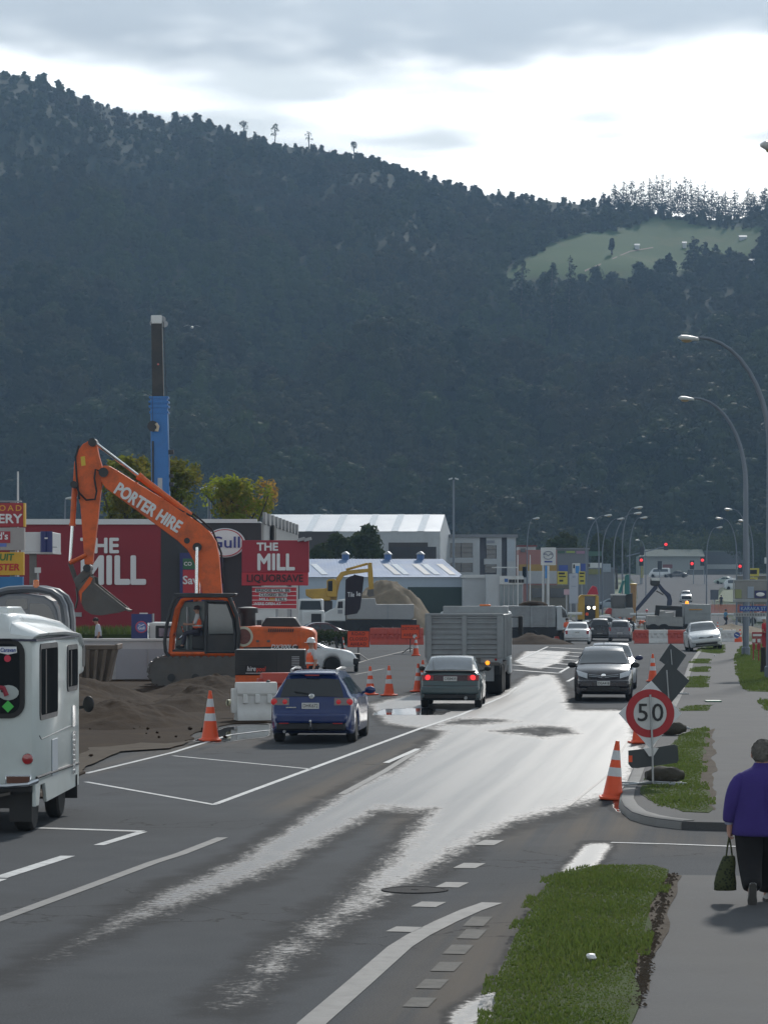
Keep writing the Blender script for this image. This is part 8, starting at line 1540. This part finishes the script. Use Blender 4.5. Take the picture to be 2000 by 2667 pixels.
# ============================================================ people
def skin_obj(name, V, E, Rr, m, parent, sub=2, root=0):
    me = bpy.data.meshes.new(name); me.from_pydata(V, E, []); me.materials.append(m); o = link(name, me, parent)
    sk = o.modifiers.new('skin', 'SKIN'); sk.use_smooth_shade = True; o.modifiers.new('sub', 'SUBSURF').levels = sub; o.modifiers['sub'].render_levels = sub
    for i, r_ in enumerate(Rr):
        me.skin_vertices[0].data[i].radius = (r_, r_) if not isinstance(r_, tuple) else r_; me.skin_vertices[0].data[i].use_root = (i == root)
    return o
def person(label, loc, rz, H=1.74, top=(.3, .3, .3), legs=(.03, .03, .04), vest=None, hat=None, hair=(.03, .02, .015), pose=None, group=None, fingers=False):
    """local axes: y forward; joints in metres for a 1.74 m figure"""
    k = H/1.74; o = thing('person', label, 'person', loc, rz, group); P = {'pelvis': (0, 0, .95), 'waist': (0, 0, 1.08), 'chest': (0, .01, 1.3), 'neck': (0, 0, 1.47), 'head': (0, .02, 1.58), 'crown': (0, .02, 1.68),
        'shL': (-.17, 0, 1.41), 'elL': (-.24, -.02, 1.14), 'wrL': (-.25, .06, .90), 'haL': (-.25, .09, .81), 'shR': (.17, 0, 1.41), 'elR': (.24, -.02, 1.14), 'wrR': (.25, .06, .90), 'haR': (.25, .09, .81),
        'hiL': (-.09, 0, .90), 'knL': (-.10, .02, .5), 'anL': (-.10, -.02, .1), 'toL': (-.11, .13, .045), 'hiR': (.09, 0, .90), 'knR': (.10, .02, .5), 'anR': (.10, -.02, .1), 'toR': (.11, .13, .045)}
    P.update(pose or {}); N = list(P); ix = {n: i for i, n in enumerate(N)}; V = [tuple(c*k for c in P[n]) for n in N]
    rad = {'pelvis': .135, 'waist': .125, 'chest': .15, 'neck': .06, 'head': .09, 'crown': .075, 'shL': .065, 'elL': .045, 'wrL': .032, 'haL': .038, 'hiL': .09, 'knL': .06, 'anL': .042, 'toL': .038}
    rr = [rad[n[:-1]+'L' if n[-1] == 'R' and n[:-1]+'L' in rad else n]*k for n in N]
    ed = [('pelvis', 'waist'), ('waist', 'chest'), ('chest', 'neck'), ('neck', 'head'), ('head', 'crown')]
    for s in 'LR': ed += [('chest', 'sh'+s), ('sh'+s, 'el'+s), ('el'+s, 'wr'+s), ('wr'+s, 'ha'+s), ('pelvis', 'hi'+s), ('hi'+s, 'kn'+s), ('kn'+s, 'an'+s), ('an'+s, 'to'+s)]
    sk = mat('skin', (.42, .24, .17)); E = [(ix[a], ix[b]) for a, b in ed]
    for s in 'LR':                                    # fingers and thumb
        h = Vector(V[ix['ha'+s]]); w = Vector(V[ix['wr'+s]]); d = (h-w).normalized(); side = d.cross(Vector((1, 0, 0))).normalized()
        for j in range(4):
            b = h+side*(j-1.5)*.018*k; f1 = b+d*.04*k; f2 = f1+(d*.5+Vector((0, .5, 0))).normalized()*(.03-.004*abs(j-1.5))*k; n0 = len(V); V += [tuple(f1), tuple(f2)]; rr += [.010*k, .008*k]; E += [(ix['ha'+s], n0), (n0, n0+1)]
        t1 = h-d*.02*k+side*.04*k; n0 = len(V); V += [tuple(t1), tuple(t1+d*.035*k)]; rr += [.011*k, .009*k]; E += [(ix['ha'+s], n0), (n0, n0+1)]
    body = skin_obj('body', V, E, rr, sk, o, 1)
    def cloth(nm, names, edges, grow, m, rover={}):
        vi = {n: i for i, n in enumerate(names)}; return skin_obj(nm, [V[ix[n]] for n in names], [(vi[a], vi[b]) for a, b in edges], [(rr[ix[n]]+grow*k)*rover.get(n, 1) for n in names], m, o, 1)
    cname = lambda c: 'cloth_%03d_%03d_%03d' % tuple(int(x*999) for x in c)
    cloth('trousers', ['pelvis', 'hiL', 'knL', 'anL', 'hiR', 'knR', 'anR'], [('pelvis', 'hiL'), ('hiL', 'knL'), ('knL', 'anL'), ('pelvis', 'hiR'), ('hiR', 'knR'), ('knR', 'anR')], .016, mat(cname(legs), legs, .85, 0, .2, 6))
    cloth('shirt', ['waist', 'pelvis', 'chest', 'neck', 'shL', 'elL', 'shR', 'elR'], [('pelvis', 'waist'), ('waist', 'chest'), ('chest', 'neck'), ('chest', 'shL'), ('shL', 'elL'), ('chest', 'shR'), ('shR', 'elR')], .016, mat(cname(top), top, .85, 0, .2, 6), {'neck': .8})
    if vest: 
        cloth('vest', ['waist', 'pelvis', 'chest', 'shL', 'shR'], [('pelvis', 'waist'), ('waist', 'chest'), ('chest', 'shL'), ('chest', 'shR')], .032, mat(cname(vest), vest, .6, 0, .1, 6))
        wz = V[ix['waist']]; MB().lathe([(.178*k, -.025), (.18*k, .025)], wz, 'z', 18).obj('reflective_band', CONEW, o)
    for s in 'LR':
        t_, a_ = Vector(V[ix['to'+s]]), Vector(V[ix['an'+s]]); mb = MB(); mb.ball(tuple((t_+a_)/2+Vector((0, .03, -.03))*k), (.055*k, .15*k, .06*k), 10, 6); mb.obj('shoe', BLACK, o)
    hc = (Vector(V[ix['head']])+Vector(V[ix['crown']]))/2
    for sx_ in (-1, 1): MB().ball((hc.x+sx_*.033*k, hc.y+.088*k, hc.z-.005), .012*k, 6, 4).obj('eye', BLACK, body); MB().ball((hc.x+sx_*.095*k, hc.y-.005, hc.z-.02), (.015*k, .025*k, .035*k), 7, 5).obj('ear', sk, body)
    MB().ball((hc.x, hc.y+.10*k, hc.z-.03), (.014*k, .02*k, .025*k), 7, 5).obj('nose', sk, body); MB().box((hc.x, hc.y+.085*k, hc.z-.075*k), (.045*k, .01, .01)).obj('mouth', mat('lips', (.25, .08, .07)), body)
    mb = MB(); r_ = .112*k
    if hat:
        mb.lathe([(r_*1.25, -.01), (r_*1.22, .005), (r_*1.05, .012), (r_*1.0, .06), (r_*.8, .11), (r_*.4, .135), (.002, .14)], (hc.x, hc.y, hc.z+.025*k), 'z', 18); mb.box((hc.x, hc.y+r_*1.2, hc.z+.022*k), (r_*1.3, r_*.6, .012)); mb.obj('helmet', mat(cname(hat)+'h', hat, .35), o)
    else:
        mb.lathe([(r_*.98, -.02), (r_*1.02, .03), (r_*.85, .085), (r_*.4, .115), (.002, .12)], (hc.x, hc.y-.012, hc.z), 'z', 16); mb.obj('hair', mat(cname(hair)+'r', hair, .8, 0, .3, 20), o)
    return o
WHH, FLO, YEV = (.68, .7, .7), (.95, .13, .03), (.6, .6, .05)
y = 87.3; person('worker in white helmet and orange vest standing behind the blue wagon', (xu(812, y), y, .0), R(115), 1.78, (.55, .55, .56), (.05, .05, .06), FLO, WHH)
y = 119; person('person in white shirt seen over the white wall below the bucket', (xu(257, y), y, .35), R(100), 1.75, (.5, .53, .6), (.05, .05, .06), None, None, (.02, .015, .012), {'head': (0, .10, 1.56), 'crown': (0, .12, 1.66), 'neck': (0, .05, 1.46)})
y = 101.2; person('digger operator in an orange vest sitting inside the orange cab', (xu(520, 102), 100.9, zv(1690, 102)-.28), R(90), 1.72, (.5, .5, .5), (.05, .05, .07), FLO, None, (.03, .02, .02), {'knL': (-.12, .42, .82), 'anL': (-.12, .48, .42), 'toL': (-.12, .6, .38), 'knR': (.12, .42, .82), 'anR': (.12, .48, .42), 'toR': (.12, .6, .38), 'elL': (-.24, .08, 1.12), 'wrL': (-.2, .33, 1.12), 'haL': (-.2, .4, 1.13), 'elR': (.24, .08, 1.12), 'wrR': (.2, .33, 1.12), 'haR': (.2, .4, 1.13)})
y = 268; person('worker in white hard hat and orange vest, left of two at the works', (xu(1610, y), y, prof(y)), R(20), 1.75, (.1, .1, .15), (.04, .04, .05), FLO, (.55, .5, .4), group='workers at the bridge works'); person('worker in dark helmet and orange vest, right of two at the works', (xu(1638, y), y, prof(y)), R(-10), 1.85, (.1, .1, .15), (.04, .04, .05), FLO, (.03, .04, .08), group='workers at the bridge works')
STOOP = {'waist': (0, .08, 1.02), 'chest': (0, .34, 1.12), 'neck': (0, .48, 1.12), 'head': (0, .57, 1.10), 'crown': (0, .66, 1.06), 'shL': (-.17, .38, 1.13), 'shR': (.17, .38, 1.13), 'elL': (-.2, .46, .85), 'elR': (.2, .46, .85), 'wrL': (-.2, .52, .62), 'wrR': (.2, .52, .62), 'haL': (-.2, .54, .54), 'haR': (.2, .54, .54)}
person('worker in orange bending down beside the barriers', (xu(1678, y), y, prof(y)-.25), R(100), 1.7, (.9, .12, .03), (.3, .28, .25), FLO, None, (.4, .35, .3), STOOP, 'workers at the bridge works'); person('worker in orange standing by the side-on tip truck cab', (xu(1476, 200), 200, prof(200)), R(30), 1.72, (.9, .15, .06), (.1, .1, .12), FLO, None, group='workers at the bridge works')
person('person in dark clothes with a red cap beyond the crane arm', (xu(1684, 275), 275, prof(275)), R(60), 1.75, (.06, .06, .09), (.03, .03, .05), None, (.6, .05, .08)); person('person in a blue shirt walking past the orange mesh fence', (xu(1889, 288), 288, prof(288)), R(-60), 1.72, (.10, .25, .38), (.015, .018, .03), None, None, (.02, .02, .02), {'knL': (-.1, .2, .52), 'anL': (-.1, .1, .12), 'toL': (-.1, .24, .06), 'anR': (.1, -.28, .16), 'toR': (.1, -.16, .04)})
person('person in dark clothes walking down the far footpath', (xu(1877, 430), 430, prof(430)), PI, 1.75, (.03, .035, .05), (.03, .035, .05), None, None, (.03, .02, .02)); person('worker in red jacket and white helmet at the right edge', (xu(1990, 150), 150, .0), R(60), 1.8, (.5, .03, .04), (.4, .03, .04), None, WHH)

# ---- woman walking away on the footpath
yw = 30.7; wm = thing('person', 'woman in purple fleece and black trousers walking away with a shopping bag', 'person', (xu(1986, yw), yw, .10)); wm.scale = (.95, .95, .95)
PURP = mat('purple_fleece', (.050, .032, .20), .95, 0, .16, 5, bump=.5, bscale=60, rvar=.03); TROU = mat('black_trousers', (.010, .010, .012), .9, 0, .3, 6, bump=.3, bscale=14); GREYH = mat('grey_hair', (.20, .19, .175), .8, 0, .4, 30, bump=.9, bscale=60); SKINW = mat('skin_pale', (.45, .25, .19), .55, 0, .12, 10)
# body: one continuous surface
V = [(0, 0, .84), (0, 0, 1.05), (0, .01, 1.25), (0, 0, 1.40), (0, .04, 1.47), (0, .05, 1.57), (-.2, 0, 1.33), (-.31, -.02, 1.06), (-.345, .02, .82), (-.35, .03, .745), (.2, 0, 1.33), (.30, -.02, 1.06), (.33, .06, .84), (.33, .08, .77),
     (-.12, 0, .80), (-.13, .02, .46), (-.14, -.22, .18), (-.14, -.17, .03), (.10, 0, .80), (.09, .12, .45), (.08, .20, .09), (.08, .34, .03)]
E = [(0, 1), (1, 2), (2, 3), (3, 4), (4, 5), (2, 6), (6, 7), (7, 8), (8, 9), (2, 10), (10, 11), (11, 12), (12, 13), (0, 14), (14, 15), (15, 16), (16, 17), (0, 18), (18, 19), (19, 20), (20, 21)]
Rr = [.16, .15, .15, .065, .08, .08, .045, .05, .036, .036, .045, .055, .036, .036, .1, .075, .05, .04, .1, .075, .05, .04]
for side, hb_ in ((-1, 9), (1, 13)):
    h = Vector(V[hb_])
    for j in range(4):
        b = h+Vector((side*.004, (j-1.5)*.021, -.045)); n0 = len(V); V += [tuple(b), tuple(b+Vector((-side*.022, 0, -.03))), tuple(b+Vector((-side*.045, 0, -.012)))]; Rr += [.011, .010, .009]; E += [(hb_, n0), (n0, n0+1), (n0+1, n0+2)]
    n0 = len(V); V += [tuple(h+Vector((-side*.02, .045, -.02))), tuple(h+Vector((-side*.035, .05, -.055)))]; Rr += [.012, .010]; E += [(hb_, n0), (n0, n0+1)]
wbody = skin_obj('body', V, E, Rr, SKINW, wm, 2)
def ell(cx_, cy_, z, a_, b_, n_=22, wob=.0, ph=0): return [(cx_+math.cos(2*PI*j/n_)*a_*(1+wob*math.sin(5*2*PI*j/n_+ph)), cy_+math.sin(2*PI*j/n_)*b_*(1+wob*math.sin(4*2*PI*j/n_+ph)), z) for j in range(n_)]
jk = MB(); jk.loft([ell(0, 0, z, a_, b_, 26, w_, z*9) for z, a_, b_, w_ in ((.70, .325, .235, .03), (.72, .335, .245, .035), (.80, .335, .245, .035), (.92, .325, .235, .035), (1.04, .31, .225, .04), (1.16, .30, .215, .03), (1.27, .29, .195, .01), (1.34, .265, .172, .01), (1.39, .205, .145, 0), (1.42, .12, .11, 0), (1.46, .098, .10, 0), (1.475, .095, .098, 0), (1.47, .08, .085, 0))]); jko = jk.obj('fleece_jacket', PURP, wm, smooth=80); s_ = jko.modifiers.new('sub', 'SUBSURF'); s_.levels = s_.render_levels = 1
for sg in (-1, 1):
    sl = MB(); path_ = [(sg*.15, 0, 1.33), (sg*.24, -.005, 1.275), (sg*.295, -.02, 1.16), (sg*.325, -.02, 1.04), (sg*.345, 0, .94), (sg*.352, .02, .865), (sg*.354, .022, .845)]; sl.tube(path_, [.085, .105, .102, .09, .08, .074, .06], 16); so = sl.obj('sleeve', PURP, wm, smooth=80); s_ = so.modifiers.new('sub', 'SUBSURF'); s_.levels = s_.render_levels = 1
    MB().tube([(sg*.354, .022, .85), (sg*.354, .025, .825)], [.052, .045], 14).obj('cuff', mat('cuff_lilac', (.30, .32, .45), .8), wm)
MB().tube([(.0, -.243, .74), (.005, -.232, 1.0), (.0, -.20, 1.26)], .004, 5).obj('back_seam', PURP, wm)
for P_, R_ in (([(-.13, 0, .86), (-.14, .01, .70), (-.14, .02, .48), (-.14, -.08, .33), (-.14, -.20, .20), (-.14, -.225, .165)], [.175, .165, .135, .12, .105, .10]), ([(.12, 0, .86), (.11, .03, .70), (.095, .12, .47), (.09, .16, .28), (.085, .19, .12), (.085, .19, .09)], [.18, .165, .14, .125, .115, .11])):
    tr_ = MB().tube(P_, R_, 18).obj('trouser_leg', TROU, wm, smooth=80); s_ = tr_.modifiers.new('sub', 'SUBSURF'); s_.levels = s_.render_levels = 1
# shoes: the trailing foot on its toe, the leading foot flat
SOLE = mat('shoe_sole', (.07, .068, .065), .8, 0, .2, 20); SHOE = mat('shoe_pale', (.42, .42, .42), .6, 0, .1, 10)
def shoe(base, rotx, nm='shoe'):
    M = Matrix.Rotation(rotx, 4, 'X'); up_ = MB(); up_.loft([[tuple(M @ Vector((math.cos(2*PI*j/16)*w_, y_, .025+max(0, math.sin(2*PI*j/16))*h_)))  for j in range(16)] for y_, w_, h_ in ((-.01, .02, .03), (0, .035, .07), (.05, .042, .085), (.12, .045, .07), (.19, .05, .05), (.24, .042, .035), (.265, .015, .015))]); o = up_.obj(nm, SHOE, wm, smooth=70); o.location = base
    so = MB(); so.loft([[tuple(M @ Vector((x, y_, z))) for x, z in ((-w_, 0), (w_, 0), (w_, .028), (-w_, .028))] for y_, w_ in ((-.012, .022), (.02, .038), (.08, .037), (.13, .036), (.19, .051), (.24, .043), (.27, .018))]); e = so.obj('sole', SOLE, o, smooth=50, bev=.004); return o
shoe((-.14, -.31, .215), R(-68)); shoe((.085, .13, .0), 0)
# hair: short grey curls over the whole back of the head
hr = MB(); hr.ball((0, .035, 1.585), (.112, .118, .128), 26, 18); rg2 = random.Random(4)
hr.v = [(x*(1+.06*mnoise.noise((x*30, y_*30, z*30))), y_+.012*mnoise.noise((x*25+5, y_*25, z*25)), z+.012*mnoise.noise((x*28, y_*28+3, z*28))) for x, y_, z in hr.v]; hro = hr.obj('hair', GREYH, wm, smooth=80)
hv = []; hf = []; k = 0
for i in range(900):
    d = Vector((rg2.gauss(0, 1), rg2.gauss(0, 1), rg2.gauss(0, 1))).normalized()
    if d.y > .55 and d.z < .3: continue
    p_ = Vector((d.x*.112, .035+d.y*.118, 1.585+d.z*.128)); t1 = d.cross(Vector((rg2.gauss(0, 1), rg2.gauss(0, 1), rg2.gauss(0, 1)))).normalized(); t2 = d.cross(t1); L_ = rg2.uniform(.012, .024)
    hv += [tuple(p_-t2*.003), tuple(p_+t2*.003), tuple(p_+t1*L_+d*.010+t2*.002), tuple(p_+t1*L_*1.6+d*.002)]; hf += [(k, k+1, k+2), (k, k+2, k+3)]; k += 4
me = bpy.data.meshes.new('hair_curls'); me.from_pydata(hv, [], hf); me.materials.append(GREYH); link('hair_curls', me, hro)
for sg in (-1, 1): MB().ball((sg*.108, .055, 1.555), (.016, .028, .038), 8, 6).obj('ear', SKINW, wbody); MB().ball((sg*.033, .145, 1.56), .012, 6, 5).obj('eye', BLACK, wbody)
MB().ball((0, .165, 1.535), (.015, .022, .026), 8, 6).obj('nose', SKINW, wbody); MB().box((0, .148, 1.495), (.05, .012, .01)).obj('mouth', mat('lips', (.25, .08, .07)), wbody)
# shopping bag hanging from her left hand
bg = thing('shopping_bag', 'dark green patterned shopping bag hanging from the woman\'s hand', 'bag', (xu(1986, yw)-.336, yw+.02, .135)); BAGM, t, b = nodes_mat('bag_cloth'); pos = nnode(t, 'ShaderNodeTexCoord').outputs['Object']
vo = nnode(t, 'ShaderNodeTexVoronoi'); vo.inputs['Scale'].default_value = 34; t.links.new(pos, vo.inputs['Vector']); t.links.new(nmix(t, nrange(t, vo.outputs['Distance'], .25, .55), (.012, .018, .008), (.05, .062, .022)), b.inputs['Base Color']); b.inputs['Roughness'].default_value = .85
bgm = MB(); bgm.loft([[(cx_+math.cos(2*PI*j/20)*a_*(1+.05*math.sin(3*2*PI*j/20+z*20)), math.sin(2*PI*j/20)*b_*(1+.08*math.sin(5*2*PI*j/20+z*15)), z) for j in range(20)] for z, a_, b_, cx_ in ((.085, .095, .05, -.045), (.09, .112, .06, -.045), (.16, .112, .066, -.04), (.26, .095, .06, -.03), (.36, .078, .05, -.015), (.42, .062, .035, -.005), (.435, .05, .02, 0))]); bgo = bgm.obj('sack', BAGM, bg, smooth=70)
for x, y_ in ((-.02, -.015), (.02, .015)): MB().tube([(x*1.6, y_, .42), (x, y_, .52), (x*.2, y_*.3, .60), (0, 0, .63)], .009, 7).obj('handle', BAGM, bg)
